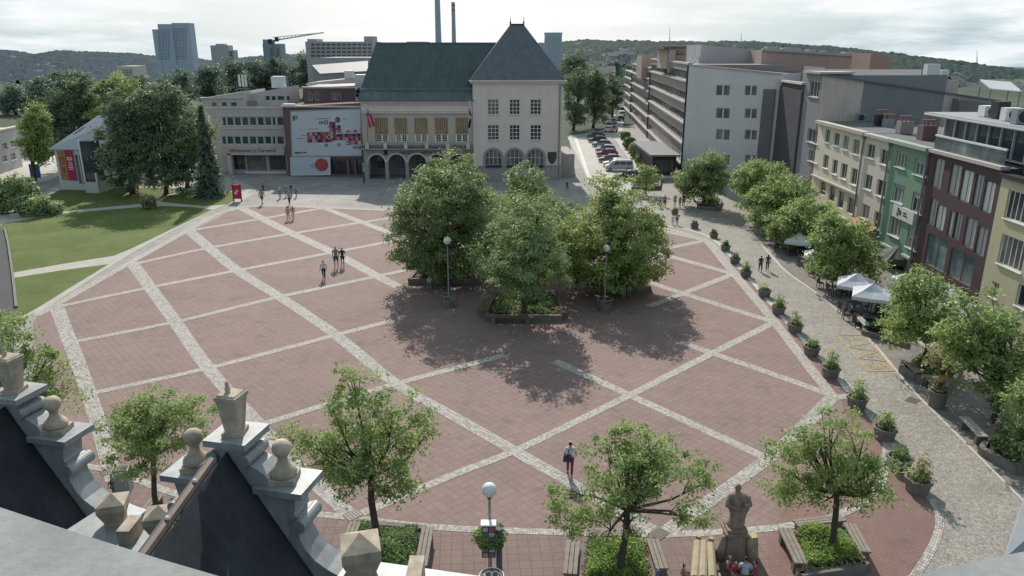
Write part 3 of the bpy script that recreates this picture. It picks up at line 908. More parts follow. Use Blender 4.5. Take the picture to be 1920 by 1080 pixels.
# ------------------------------------------------------------------ hills
M_hillbase = P('hill_wood', (.085, .115, .115), .2, .03, .95, .05)
def hill(name, prof, Yfar, Ynear, mat, seed, trees, xs):
    rng = np.random.default_rng(seed)
    nx, ny = 170, 22
    X = np.linspace(xs[0], xs[1], nx)
    px_ = np.array([p[0] for p in prof], float); py_ = np.array([p[1] for p in prof], float)
    V = np.empty((ny, nx, 3)); 
    for j in range(ny):
        k = j / (ny - 2) if j < ny - 1 else 1.25
        Y = Ynear + (Yfar - Ynear) * min(k, 1.25)
        x_w = (X - 960) / FPX * (Yfar * CP)
        top = np.array([zat(Yfar, y) for y in np.interp(X, px_, py_)])
        prof_k = (math.sin(min(k, 1) * math.pi / 2)) ** 1.3 if k <= 1 else .55
        V[j, :, 0] = x_w * (.45 + .55 * min(k, 1) if k <= 1 else 1.1)
        V[j, :, 1] = Y
        V[j, :, 2] = -1.5 + (top + 1.5) * prof_k
    me = bpy.data.meshes.new(name)
    f = [(j * nx + i, j * nx + i + 1, (j + 1) * nx + i + 1, (j + 1) * nx + i) for j in range(ny - 1) for i in range(nx - 1)]
    me.from_pydata(V.reshape(-1, 3).tolist(), [], f); me.materials.append(M_hillbase)
    o = bpy.data.objects.new(name, me); COL.objects.link(o); tag(o, kind='structure')
    # forest cover: an uneven canopy laid over the slope
    mx, my = 620, 70
    gi = np.linspace(0, nx - 1.001, mx); gj = np.linspace(1.5, ny - 2.001, my)
    I, J = np.meshgrid(gi, gj); i0 = I.astype(int); j0 = J.astype(int); fi = (I - i0)[..., None]; fj = (J - j0)[..., None]
    C = V[j0, i0] * (1 - fj) * (1 - fi) + V[j0 + 1, i0] * fj * (1 - fi) + V[j0, i0 + 1] * (1 - fj) * fi + V[j0 + 1, i0 + 1] * fj * fi
    n1 = rng.normal(size=(my, mx)); n2 = rng.normal(size=(my // 3 + 2, mx // 3 + 2)).repeat(3, 0).repeat(3, 1)[:my, :mx]; n3 = rng.normal(size=(my // 8 + 2, mx // 12 + 2)).repeat(8, 0).repeat(12, 1)[:my, :mx]
    C[..., 2] += .5 + .32 * np.abs(n1) + .42 * n2 + .35 * n3
    C[..., 0] += rng.normal(size=(my, mx)) * .4
    lm = bpy.data.meshes.new('forest')
    lm.from_pydata(C.reshape(-1, 3).tolist(), [], [(j * mx + i, j * mx + i + 1, (j + 1) * mx + i + 1, (j + 1) * mx + i) for j in range(my - 1) for i in range(mx - 1)])
    lm.polygons.foreach_set('use_smooth', [True] * len(lm.polygons)); lm.materials.append(mat)
    fo = bpy.data.objects.new('forest', lm); COL.objects.link(fo)
    tag(fo, 'dense forest covering the far hill', 'forest', kind='stuff')
    return fo
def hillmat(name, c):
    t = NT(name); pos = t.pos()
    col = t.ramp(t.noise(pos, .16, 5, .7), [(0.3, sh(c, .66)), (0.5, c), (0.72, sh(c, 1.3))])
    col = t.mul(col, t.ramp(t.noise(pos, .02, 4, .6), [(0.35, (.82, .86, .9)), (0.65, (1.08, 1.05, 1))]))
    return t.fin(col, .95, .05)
L_hillL = hillmat('hill_forest_haze_tint', (.032, .060, .080))  # blue cast of distance haze mixed into the forest colour
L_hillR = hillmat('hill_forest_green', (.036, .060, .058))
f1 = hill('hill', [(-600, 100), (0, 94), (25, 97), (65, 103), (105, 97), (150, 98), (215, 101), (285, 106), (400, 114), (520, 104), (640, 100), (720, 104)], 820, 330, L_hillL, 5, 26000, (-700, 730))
f1['label'] = 'dark forest with a haze blue tint on the left hill behind the tower block'
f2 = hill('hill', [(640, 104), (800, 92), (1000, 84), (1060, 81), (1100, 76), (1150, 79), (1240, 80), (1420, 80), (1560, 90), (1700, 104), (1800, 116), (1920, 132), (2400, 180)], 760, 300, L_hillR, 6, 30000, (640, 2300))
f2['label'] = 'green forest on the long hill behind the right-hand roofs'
# ------------------------------------------------------------------ building materials
M_win = P('window_white', (.74, .74, .72), .08, 2, .6)
M_wing = P('window_grey', (.30, .31, .32), .1, 2, .6)
M_glass = glassmat('window_glass', (.045, .052, .058))
M_glassb = glassmat('window_glass_teal', (.075, .115, .115))
M_glassc = glassmat('curtained_glass', (.16, .165, .17), .25)
M_void = P('dark_interior', (.03, .03, .035), .3, 1, .9)
M_sill = P('white_sill', (.70, .69, .66), .08, 2, .6)
M_copper = None
def seam_roof(name, c, pitch, axis):
    t = NT(name)
    pos = t.pos()
    col = t.ramp(t.noise(pos, .5, 6, .7), [(0.25, sh(c, .72)), (0.5, c), (0.75, sh(c, 1.3))])
    st = t.noise(t.mapping(pos, (2.2, .25, .25) if axis == 'X' else (.25, 2.2, .25)), 1.3, 4, .7)
    col = t.mul(col, t.ramp(st, [(0.3, (.72, .72, .72)), (0.7, (1.15, 1.15, 1.15))]))
    w = t.n('ShaderNodeTexWave', wave_type='BANDS', bands_direction=axis)
    w.inputs['Scale'].default_value = .314 / pitch
    t.l(pos, w.inputs['Vector'])
    return t.fin(col, .6, .3)
M_copper = seam_roof('green_seamed_roof', (.112, .155, .150), .5, 'X')
M_slate = P('dark_slate_roof', (.052, .057, .063), .2, 1.2, .65, streak=.2)
M_thall = P('beige_pink_render', (.345, .300, .265), .08, .5, .9, streak=.07)
M_thall2 = P('grey_stone_base', (.235, .215, .205), .12, .8, .9, streak=.12)
M_cornice = P('pale_cornice', (.40, .35, .32), .1, 1, .85)
M_panel = None
t = NT('ochre_battens'); pos = t.pos()
w = t.n('ShaderNodeTexWave', wave_type='BANDS', bands_direction='X'); w.inputs['Scale'].default_value = .314 / .26
t.l(pos, w.inputs['Vector'])
M_panel = t.fin(t.mul(t.ramp(t.noise(pos, .9, 4), [(0.3, (.38, .28, .185)), (0.7, (.50, .385, .265))]), t.ramp(w.outputs['Fac'], [(0.6, (1, 1, 1)), (0.85, (.55, .5, .45))])), .8, .3)
M_ochre = P('ochre_render', (.285, .25, .205), .1, .7, .9)
M_metal = P('grey_metal', (.22, .23, .24), .15, 2, .5, .5, .3)
M_white = P('white_paint', (.74, .74, .72), .08, 1.5, .6)
M_dark = P('dark_metal', (.04, .042, .046), .2, 2, .5)
M_red = MATS['red_pavers']
M_signred = P('sign_red', (.42, .035, .06), .1, 2, .6)
M_letter = P('letter_dark', (.05, .045, .045), .1, 2, .6)

def gxy(px, py):
    p = G(px, py); return (p.x, p.y)

def pgon_block(mb, foot, ztop, z0=0.0, mi=0, mi_roof=None, skip=()):
    """vertical walls over a footprint; ztop one height per corner; the edges in skip are built elsewhere"""
    n = len(foot)
    zt = ztop if isinstance(ztop, (list, tuple)) else [ztop] * n
    b = [Vector((p[0], p[1], z0)) for p in foot]; t_ = [Vector((p[0], p[1], z)) for p, z in zip(foot, zt)]
    for i in range(n):
        if i in skip: continue
        j = (i + 1) % n
        mb.quad(b[i], b[j], t_[j], t_[i], mi)
    mb.poly(t_, mi if mi_roof is None else mi_roof)
    return mb

# ================================================================== town hall
F = Fac(gxy(684, 336), gxy(889, 336))
T = thing('town_hall', 'beige town hall with arcade, green seamed roof and steep roofed corner tower', 'town hall', tuple(F.pt(F.L / 2, 0)))
ze = F.px(790, 188)[1]
arch = []
for a0, a1 in ((691, 722), (728, 760), (766, 799), (804, 836), (842, 874)):
    s0, zs = F.px(a0, 306); s1, _ = F.px(a1, 306)
    arch.append(((s0 + s1) / 2, (s1 - s0) / 2, zs))
zb = F.px(790, 276)[1]     # top of the arcade storey
mb = MB(); N = 14
cur = 0.0
def under(s):
    for c, r, z in arch:
        if abs(s - c) < r - 1e-6:
            return z + math.sqrt(max(0, r * r - (s - c) ** 2))
    return 0.0
cuts = sorted(set([0.0, F.L] + [c + r * math.cos(math.pi * k / N) for c, r, z in arch for k in range(N + 1)]))
for a, b in zip(cuts, cuts[1:]):
    m = (a + b) / 2
    inside = any(abs(m - c) < r for c, r, z in arch)
    if not inside:
        mb.quad(F.pt(a, 0), F.pt(b, 0), F.pt(b, zb), F.pt(a, zb))
    else:
        ca, cr, cz = [q for q in arch if abs(m - q[0]) < q[1]][0]
        za = cz + math.sqrt(max(0, cr * cr - (a - ca) ** 2)); zb2 = cz + math.sqrt(max(0, cr * cr - (b - ca) ** 2))
        mb.quad(F.pt(a, za), F.pt(b, zb2), F.pt(b, zb), F.pt(a, zb))
        mb.quad(F.pt(a, za), F.pt(b, zb2), F.pt(b, zb2, -.6), F.pt(a, za, -.6))
for c, r, z in arch:
    for e in (c - r, c + r):
        mb.quad(F.pt(e, 0), F.pt(e, z), F.pt(e, z, -.6), F.pt(e, 0, -.6))
arc = mb.build('arcade', M_thall2, T)
mb = MB()
for c, r, z in arch:   # raised arch rims
    for k in range(N):
        t0, t1 = math.pi * k / N, math.pi * (k + 1) / N
        def q(t_, rr, d): return F.pt(c + rr * math.cos(t_), z + rr * math.sin(t_), d)
        mb.hexa([q(t0, r + .02, .003), q(t1, r + .02, .003), q(t1, r + .24, .003), q(t0, r + .24, .003), q(t0, r + .02, .06), q(t1, r + .02, .06), q(t1, r + .24, .06), q(t0, r + .24, .06)])
child(mb.build('arch_rim', M_cornice), arc)
mb = MB(); F.box(mb, .2, F.L - .2, 0.02, zb - .1, -3.4, -3.2)
bw_ = mb.build('loggia_wall', P('loggia_shade', (.20, .18, .17), .12, .6, .9), T)
for c, r, z in arch:
    h = (c - r * .55, .9, c + r * .55, z + r * .4)
    F.window(T, h, 2, 3, M_wing, M_glass, None, d=-3.06, dep=.08)
mb = MB(); F.box(mb, .2, F.L - .2, zb - .12, zb - .06, -3.2, -.62); mb.build('loggia_ceiling', M_thall2, T)
# upper wall with five bays
bays = [F.rect(x0, 221, x1, 266) for x0, x1 in ((703, 728), (740, 764), (777, 802), (815, 840), (854, 878))]
mb = MB(); F.wall(mb, 0, F.L, zb, ze, bays, reveal=.18)
mb.build('wall', M_ochre, T)
for h in bays:
    a, c, b, e = h
    mb = MB(); zm = c + (e - c) * .30
    F.box(mb, a + .02, b - .02, zm + .02, e - .02, -.18, -.08)
    for k in range(7):
        x = a + .1 + (b - a - .2) * k / 6
        F.box(mb, x - .035, x + .035, zm + .04, e - .05, -.085, -.03)
    mb.build('batten_panel', M_panel, T)
    mw_ = (b - a)
    F.window(T, (a + mw_ * .08, c, a + mw_ * .46, zm), 2, 3, M_win, M_glass, None, fw=.05, mw=.04)
    F.window(T, (a + mw_ * .54, c, a + mw_ * .92, zm), 2, 3, M_win, M_glass, None, fw=.05, mw=.04)
mb = MB()
zc = F.px(790, 211)[1]
F.box(mb, .2, F.L, zc - .1, zc + .12, .002, .2)
F.box(mb, 0, F.L, ze - .55, ze - .3, .003, .25); F.box(mb, -.1, F.L, ze - .3, ze - .02, .004, .5)
mb.build('cornice', M_cornice, T)
mb = MB(); F.box(mb, .1, F.L - .1, zc + .14, ze - .56, .002, .05); mb.build('frieze', M_thall, T)
# balcony
zb0, zb1 = F.px(790, 277.5)[1], F.px(790, 269)[1]
mb = MB(); F.box(mb, -.1, F.L - .1, zb0 - .16, zb0, .01, .62)
F.box(mb, -.05, F.L - .15, zb1 - .12, zb1, .42, .60)
bal = mb.build('balcony', M_thall2, T)
mb = MB()
for x in (690, 724, 762, 801, 840, 878):
    s, _ = F.px(x, 274); F.box(mb, s - .22, s + .22, zb0, zb1 + .1, .36, .66)
child(mb.build('post', M_cornice), bal)
mb = MB()
for k in range(60):
    s = .3 + (F.L - .8) * k / 59; F.box(mb, s - .03, s + .03, zb0, zb1 - .12, .48, .54)
child(mb.build('railing', M_dark), bal)
for x in (723, 840):
    s, z = F.px(x, 286); mb = MB(); F.box(mb, s - .24, s + .24, z - .3, z + .3, .01, .06); mb.build('plaque', M_letter, T)
s, z = F.px(751, 289)
text('MAGISTRÁT MĚSTA ZLÍNA', .46, M_letter, F.pt(s, z, .03), F.u, parent=T)
# main roof
zr = zat(F.P0.y + 6.4, 81)
e0, e1 = F.pt(-.25, ze - .02, .55), F.pt(F.L + .1, ze - .02, .55)
k0, k1 = F.pt(-.1, ze + 1.05, -.65), F.pt(F.L + .1, ze + 1.05, -.65)
r0 = atY(705, 83, F.P0.y + 6.4); r1 = atY(945, 79, F.P0.y + 6.4)
r0.z = r1.z = zr
b0, b1 = F.pt(-.1, ze, -13.4), F.pt(F.L + .1, ze, -13.4)
mb = MB()
mb.quad(e0, e1, k1, k0); mb.quad(k0, k1, r1, r0); mb.quad(r0, r1, b1, b0)
mb.poly([k0, r0, b0])
roof = mb.build('roof', M_copper, T)
mb = MB()
for k in range(52):
    f = (k + .5) / 52
    a = k0.lerp(k1, f) + Vector((0, -.03, .03)); b = r0.lerp(r1, f) + Vector((0, -.03, .03))
    mb.bar(a, b, .05, .07)
child(mb.build('standing_seam', P('green_seam', (.12, .165, .158), .2, 2, .55)), roof)
mb = MB(); mb.bar(r0, r1, .25, .2); mb.bar(e0, e1, .16, .16, 0)
child(mb.build('ridge_cap', M_slate), roof)
mb = MB()
for dz, dd in ((.22, .25), (.36, .25)):
    mb.bar(k0 + Vector((0, -dd, dz)), k1 + Vector((0, -dd, dz)), .05)
child(mb.build('snow_guard', M_metal), roof)
mb = MB(); F.wall(mb, 0, .01, 0, ze); pg = [F.pt(0, 0), F.pt(0, 0, -13), F.pt(0, ze, -13), F.pt(0, ze)]; mb.poly(pg); mb.build('side_wall', M_thall2, T)
# tower block
F2 = Fac((F.pt(F.L, 0, .35).x, F.pt(F.L, 0, .35).y), gxy(1051, 335.5))
zt = F2.px(970, 152)[1]
wins = [F2.rect(x0, y0, x1, y1) for x0, x1 in ((914, 936), (955, 975), (994, 1015)) for y0, y1 in ((186, 215), (234, 263))]
archw = []
for c_ in (925, 965, 1004):
    s0, zs = F2.px(c_ - 15, 296); s1, _ = F2.px(c_ + 15, 296); zb_ = F2.px(c_, 309)[1]
    archw.append(((s0 + s1) / 2, (s1 - s0) / 2, zs, zb_))
zbase = F2.px(960, 312)[1]
mb = MB()
holes = wins + [(c - r, zb_, c + r, zs) for c, r, zs, zb_ in archw]
# arched heads are cut as a strip of their own between springing and crown
zcrown = max(zs + r for c, r, zs, zb_ in archw) + .05
zsp = archw[0][2]
F2.wall(mb, 0, F2.L, 0, zsp, holes); F2.wall(mb, 0, F2.L, zcrown, zt, holes)
cuts = sorted(set([0.0, F2.L] + [c + r * math.cos(math.pi * k / N) for c, r, zs, z_ in archw for k in range(N + 1)]))
for a, b in zip(cuts, cuts[1:]):
    m = (a + b) / 2; hit = [q for q in archw if abs(m - q[0]) < q[1]]
    za = zb2 = zsp
    if hit:
        c, r, zs, _ = hit[0]
        za = zsp + math.sqrt(max(0, r * r - (a - c) ** 2)); zb2 = zsp + math.sqrt(max(0, r * r - (b - c) ** 2))
        mb.quad(F2.pt(a, za), F2.pt(b, zb2), F2.pt(b, zb2, -.25), F2.pt(a, za, -.25))
    mb.quad(F2.pt(a, za), F2.pt(b, zb2), F2.pt(b, zcrown), F2.pt(a, zcrown))
# side and back of the tower
tb0, tb1 = F2.pt(F2.L, 0, -11), F2.pt(0, 0, -11)
for p, q in ((F2.pt(F2.L, 0), tb0), (tb0, tb1), (tb1, F2.pt(0, 0))):
    mb.quad(p, q, Vector((q.x, q.y, zt)), Vector((p.x, p.y, zt)))
tw = mb.build('tower', M_thall, T)
for h in wins:
    F2.window(T, h, 3, 4, M_win, M_glass, M_cornice, fw=.09, mw=.07)
for c, r, zs, zb_ in archw:
    fr, gl = MB(), MB()
    n_ = 16
    pts = [(c - r, zb_), (c + r, zb_)] + [(c + r * math.cos(math.pi * k / n_), zs + r * math.sin(math.pi * k / n_)) for k in range(n_ + 1)]
    gl.poly([F2.pt(a, z, -.17) for a, z in pts])
    for dx in (-.33, 0, .33):
        F2.box(fr, c + dx * r * 2 * .8 - .03, c + dx * r * 2 * .8 + .03, zb_, zs + r * (.75 if dx else .97), -.16, -.1)
    F2.box(fr, c - r, c + r, zs - .05, zs + .03, -.165, -.11)
    w_ = fr.build('arched_window', M_win, T); child(gl.build('pane', M_glassc), w_)
    sr = MB()
    for k in range(n_):
        t0, t1 = math.pi * k / n_, math.pi * (k + 1) / n_
        def q(t_, rr, d): return F2.pt(c + rr * math.cos(t_), zs + rr * math.sin(t_), d)
        sr.hexa([q(t0, r + .02, .003), q(t1, r + .02, .003), q(t1, r + .3, .003), q(t0, r + .3, .003), q(t0, r + .02, .07), q(t1, r + .02, .07), q(t1, r + .3, .07), q(t0, r + .3, .07)])
    for e in (-1, 1):
        F2.box(sr, c + e * (r + .16) - .14, c + e * (r + .16) + .14, zb_, zs, .003, .07)
    child(sr.build('surround', M_thall2), w_)
    fb = MB(); F2.box(fb, c - r, c + r, zb_ - .3, zb_ - .02, .02, .3); child(fb.build('flower_box', M_dark), w_)
mb = MB(); F2.box(mb, -.02, F2.L + .05, 0, zbase, .003, .12); F2.box(mb, -.02, F2.L + .08, zbase, zbase + .12, .003, .18)
mb.build('plinth', M_thall2, T)
mb = MB(); F2.box(mb, -.3, F2.L + .35, zt - .28, zt, -11.3, .35); mb.build('cornice', M_cornice, T)
ov = .45
c0, c1, c2, c3 = F2.pt(-ov, zt + .01, ov), F2.pt(F2.L + ov, zt + .01, ov), F2.pt(F2.L + ov, zt + .01, -11.4), F2.pt(-ov, zt + .01, -11.4)
ym = F2.P0.y + 5.4
a0 = atY(957, 46, ym); a1 = atY(982, 46, ym); a1.z = a0.z
mb = MB(); mb.quad(c0, c1, a1, a0); mb.poly([c1, c2, a1]); mb.quad(c2, c3, a0, a1); mb.poly([c3, c0, a0]); mb.quad(c0, c3, c2, c1)
tr = mb.build('tower_roof', M_slate, T)
mb = MB()
for a in (a0, a1):
    mb.lathe([(.10, -.1), (.06, .1), (.15, .22), (.05, .34), (.03, .8), (.004, 1.0)], a, 8)
mb.bar(a0, a1, .2, .2)
child(mb.build('finial', M_dark), tr)
mb = MB()
for a in (c0, c1): pass
mb.bar(c0 + Vector((0, -.05, .04)), c1 + Vector((0, -.05, .04)), .16, .14); mb.bar(c1, c2, .16, .14)
child(mb.build('gutter', M_white), tr)
s, z = F2.px(1035, 296)
mb = MB()
shp = [(-.55, .75), (.55, .75), (.55, 0), (.35, -.5), (0, -.8), (-.35, -.5), (-.55, 0)]
mb.prism([F2.pt(s + a, z + b, .02) for a, b in shp], F2.n * .1)
mb.prism([F2.pt(s + a * .6, z + b * .6, .12) for a, b in shp], F2.n * .08)
mb.build('coat_of_arms', P('emblem_brown', (.11, .085, .075), .2, 2, .7), T)
mb = MB(); F2.box(mb, F2.L - .35, F2.L - .22, 0, zt - .3, .02, .15); mb.build('downpipe', M_metal, T)
mb = MB(); F2.box(mb, F2.L + .01, F2.L + 1.9, 0, 3.0, -9, -1.2); mb.build('side_annex', M_thall2, T)

# flags at the two ends of the balcony
def flag(label, x0, y0, x1, y1, faces, d=1.4):
    a = F.pt(*F.px(x1, y1, d), d); b = F.pt(*F.px(x0, y0, d), d)
    t_ = thing('flag', label, 'flag', tuple(a))
    mb = MB(); mb.tube([a, b], .05, 6); mb.ball(b, .09, 8); mb.build('flagpole', M_white, t_)
    for nm, mat_, quads in faces:
        mb = MB()
        for q in quads:
            n_ = 8
            P0_, P1_, P2_, P3_ = [Vector((x, y, 0)) for x, y in q]
            for i in range(n_):
                for j in range(3):
                    def W_(u, v):
                        p = P0_.lerp(P1_, u).lerp(P3_.lerp(P2_, u), v)
                        dd = d + .14 * math.sin(u * 9 + v * 2) * (.3 + v)
                        return F.pt(*F.px(p.x, p.y, dd), dd)
                    mb.quad(W_(i / n_, j / 3), W_((i + 1) / n_, j / 3), W_((i + 1) / n_, (j + 1) / 3), W_(i / n_, (j + 1) / 3))
        mb.build('cloth', mat_, t_, smooth=True)
M_fr = P('flag_red', (.55, .06, .08), .1, 2, .8); M_fb = P('flag_blue', (.06, .12, .30), .1, 2, .8); M_fw = P('flag_white', (.66, .66, .66), .08, 2, .8)
flag('Czech flag with red, white and blue cloth hanging at the gallery end of the balcony', 686, 197, 698, 240,
     [('cloth', M_fb, [[(687, 200), (694, 214), (691, 220), (688, 216)]]), ('cloth', M_fw, [[(688, 217), (690, 221), (690, 262), (688.6, 262)]]), ('cloth', M_fr, [[(688, 217), (697, 214), (703, 236), (692, 240)]])])
flag('limp black and white flag hanging at the tower end of the balcony', 880, 190, 879, 232,
     [('cloth', M_letter, [[(878, 203), (881, 203), (884, 218), (879, 214)]]), ('cloth', M_fw, [[(877, 214), (880, 214), (883, 224), (879, 224)]]), ('cloth', M_letter, [[(879, 224), (884, 222), (882, 240), (878, 240)]]), ('cloth', M_fw, [[(878, 228), (880, 228), (877, 252), (875, 252)]])])

# ================================================================== gallery with the poster wall
F = Fac(gxy(541, 330), gxy(683, 331.5))
T = thing('gallery', 'brick gallery with dark entrance under a huge poster wall', 'gallery', tuple(F.pt(F.L / 2, 0)))
M_brick = paver('dark_brick', (.17, .075, .068), (.3, .1), .012, 0, joint=1.25, offset=.5)
M_brick2 = P('brick_far', (.125, .082, .078), .2, 1.4, .9, streak=.15)
zl, zr_ = F.px(541, 200)[1], F.px(683, 193)[1]
door = [F.rect(620, 298, 650, 327), F.rect(655, 298, 664, 327), F.rect(668, 298, 680, 327)]
mb = MB(); F.wall(mb, 0, F.L, 0, (zl, zr_), door, reveal=.5)
pgon_block(mb, [F.pt(0, 0)[:2], F.pt(F.L, 0)[:2], F.pt(F.L, 0, -9)[:2], F.pt(0, 0, -9)[:2]], [zl, zr_, zr_, zl], skip=(0,))
mb.build('wall', M_brick2, T)
for h in door:
    F.window(T, h, 2 if h[2] - h[0] > 1.4 else 1, 1, M_dark, M_glass, None, dep=.35, name='door')
mb = MB()
F.box(mb, -.1, F.L + .1, zl - .05, zl + .15, -.3, .3)
mb.build('parapet', M_cornice, T)
mb = MB(); s_, z_ = F.px(560, 200); F.box(mb, .1, 1.6, zl + .15, zl + .35, -.6, .2); mb.build('snow_white_flashing', M_white, T)
for o_ in bpy.data.objects:
    if o_.name == 'snow_white_flashing': o_.name = 'roof_flashing'
# big poster
TB = thing('poster', 'huge white poster with a red and pink collage on the gallery front', 'poster', tuple(F.pt(F.L / 2, 3, .1)))
M_post = P('poster_white', (.56, .585, .62), .05, .3, .7)
q = [F.px(545, 208), F.px(677, 203), F.px(679, 292), F.px(548, 293)]
pq = [F.pt(a, z, .12) for a, z in q]
mb = MB(); mb.prism(pq, F.n * .05); mb.build('sheet', M_post, TB)
mb = MB()
for a, b in zip(pq, pq[1:] + pq[:1]): mb.bar(a + F.n * .04, b + F.n * .04, .14, .14)
mb.build('frame', M_wing, TB)
def PU(u, v, d=.18):
    p = pq[0].lerp(pq[1], u).lerp(pq[3].lerp(pq[2], u), v); return p + F.n * (d - .12)
M_pp = P('poster_pink', (.50, .22, .27), .3, 2, .7); M_pr = P('poster_red', (.40, .08, .12), .3, 2, .7); M_pd = P('poster_dark', (.10, .045, .06), .3, 3, .7); M_pw = P('poster_pale', (.62, .55, .56), .1, 3, .7)
rp = random.Random(4)
mbs = [MB() for _ in range(4)]
def prect(k, u0, v0, u1, v1, d):
    mbs[k].quad(PU(u0, v1, d), PU(u1, v1, d), PU(u1, v0, d), PU(u0, v0, d))
def pring(k, u, v, r, d, fill=False):
    ar = 1.45
    for i in range(14):
        t0, t1 = 2 * math.pi * i / 14, 2 * math.pi * (i + 1) / 14
        ri = 0.0 if fill else r * .55
        mbs[k].quad(PU(u + r * math.cos(t0) / ar, v + r * math.sin(t0), d), PU(u + r * math.cos(t1) / ar, v + r * math.sin(t1), d), PU(u + ri * math.cos(t1) / ar, v + ri * math.sin(t1), d), PU(u + ri * math.cos(t0) / ar, v + ri * math.sin(t0), d))
# two long rows of printed fragments and a short stack above them
for (u0, v0, u1, v1) in ((.23, .47, .60, .70), (.58, .52, .99, .66), (.78, .60, .99, .76), (.55, .26, .64, .52), (.62, .34, .71, .44)):
    nu, nv = max(2, int((u1 - u0) / .035)), max(2, int((v1 - v0) / .06))
    for i in range(nu):
        for j in range(nv):
            a, b = u0 + (u1 - u0) * i / nu, u0 + (u1 - u0) * (i + 1) / nu
            c, e = v0 + (v1 - v0) * j / nv, v0 + (v1 - v0) * (j + 1) / nv
            prect(rp.choice([0, 0, 1, 1, 2, 3]), a, c, b, e, .185 + .002 * ((i + j) % 2))
            if rp.random() < .55:
                pring(rp.choice([2, 2, 3, 1]), (a + b) / 2, (c + e) / 2, .028, .196, rp.random() < .4)
for u, v, r in ((.505, .27, .045), (.50, .76, .035), (.68, .755, .035), (.97, .82, .035), (.92, .47, .03), (.67, .22, .05)):
    pring(2, u, v, r, .20)
for u0, v0, u1, v1 in ((.41, .24, .47, .30), (.54, .34, .61, .38), (.66, .16, .70, .28), (.66, .44, .73, .50), (.79, .45, .84, .50), (.88, .79, .95, .84)):
    for k in range(3):
        prect(2, u0 + (u1 - u0) * k / 3, v0, u0 + (u1 - u0) * (k + .55) / 3, v1, .20)
for v, u0, u1 in ((.185, .36, .56), (.20, .74, .80), (.40, .25, .40), (.53, .15, .23), (.60, .08, .2), (.47, .84, .92)):
    prect(2, u0, v, u1, v + .008, .20)
prect(2, .035, .10, .047, .22, .20); pring(2, .075, .14, .04, .20); prect(2, .055, .17, .062, .21, .2)
for k, (u0, u1) in enumerate(((.05, .085), (.095, .125), (.14, .165), (.17, .21))):
    prect(2, u0, .90, u1, .94 if k < 2 else .925, .20)
for k, m_ in enumerate((M_pp, M_pr, M_pd, M_pw)):
    mbs[k].build('print', m_, TB)
# small poster
TS = thing('poster', 'small white poster with a red disc and slanted strokes at street level', 'poster', tuple(F.pt(2, 1, .1)))
q = [F.px(546, 295), F.px(619, 294.5), F.px(620, 327), F.px(547, 328)]
pq = [F.pt(a, z, .14) for a, z in q]
mb = MB(); mb.prism(pq, F.n * .05); mb.build('sheet', M_post, TS)
mb = MB()
for a, b in zip(pq, pq[1:] + pq[:1]): mb.bar(a + F.n * .04, b + F.n * .04, .12, .12)
mb.build('frame', M_white, TS)
mbs = [MB() for _ in range(4)]
ar0 = 2.2
for i in range(24):
    t0, t1 = 2 * math.pi * i / 24, 2 * math.pi * (i + 1) / 24
    mbs[1].add([PU(.79, .43, .20), PU(.79 + .37 * math.cos(t0) / ar0, .43 + .37 * math.sin(t0), .20), PU(.79 + .37 * math.cos(t1) / ar0, .43 + .37 * math.sin(t1), .20)], [(0, 1, 2)])
mbs[1].build('disc', P('disc_red', (.47, .095, .10), .1, 1, .7), TS)
for k in range(3):
    a, b = PU(.48 + .03 * k, .46 + .07 * k, .2), PU(.66, .26 + .1 * k, .2)
    mbs[2].bar(a, b, .05, .02)
mbs[2].build('stroke', M_letter, TS)
# street sign totem by the gallery door
p = F.pt(*F.px(684, 318, 1.2), 1.2)
T2 = thing('advert_board', 'narrow white notice board standing between gallery and arcade', 'notice board', (p.x, p.y, 0))
zt_, zb_ = F.px(684, 306, 1.2)[1], F.px(684, 322, 1.2)[1]
mb = MB(); mb.box((p.x, p.y, (zt_ + zb_) / 2), (.5, .08, zt_ - zb_)); mb.build('board', M_white, T2)
mb = MB(); mb.box((p.x, p.y - .05, (zt_ + zb_) / 2 + .1), (.3, .02, .5)); mb.build('print', P('print_teal', (.08, .2, .22), .4, 4), T2)
mb = MB(); mb.tube([(p.x, p.y + .06, 0), (p.x, p.y + .06, zt_)], .04, 6); mb.build('post', M_metal, T2)

# ================================================================== shop building
F = Fac(gxy(394, 325), gxy(541, 325))
T = thing('shop_building', 'grey modernist shop building with long window bands and red lettering', 'building', tuple(F.pt(F.L / 2, 0)))
M_shop = P('grey_render', (.285, .268, .255), .08, .6, .9, streak=.1)
ztop = F.px(480, 203)[1]
sx = lambda x, y=260: F.px(x, y)[0]
def row(xs, y0, y1): return [F.rect(a, y0, b, y1) for a, b in xs]
xsw = [(416, 424), (425, 438), (439, 452), (453, 466), (467, 481), (482, 495), (496, 509), (510, 517), (519, 533)]
W1 = row(xsw, 219, 236); W2 = row(xsw, 255, 271)
att = row([(397, 406), (416, 425), (433, 444)], 192, 199)
shopw = [F.rect(436, 289, 460, 319), F.rect(462, 291, 500, 320), F.rect(504, 291, 537, 320)]
zA = F.px(430, 178)[1]; sA = sx(458, 190)
mb = MB()
F.wall(mb, 0, F.L, 0, ztop, W1 + W2 + shopw, reveal=.25)
F.wall(mb, 0, sA, ztop, (F.px(394, 184)[1], F.px(458, 172)[1]), att)
zl_, zr_ = F.px(394, 184)[1], F.px(458, 172)[1]
pgon_block(mb, [F.pt(0, 0)[:2], F.pt(sA, 0)[:2], F.pt(sA, 0, -9)[:2], F.pt(0, 0, -9)[:2]], [zl_, zr_, zr_, zl_], z0=ztop, skip=(0,))
pgon_block(mb, [F.pt(0, 0)[:2], F.pt(F.L, 0)[:2], F.pt(F.L, 0, -9)[:2], F.pt(0, 0, -9)[:2]], ztop, skip=(0,))
mb.build('wall', M_shop, T)
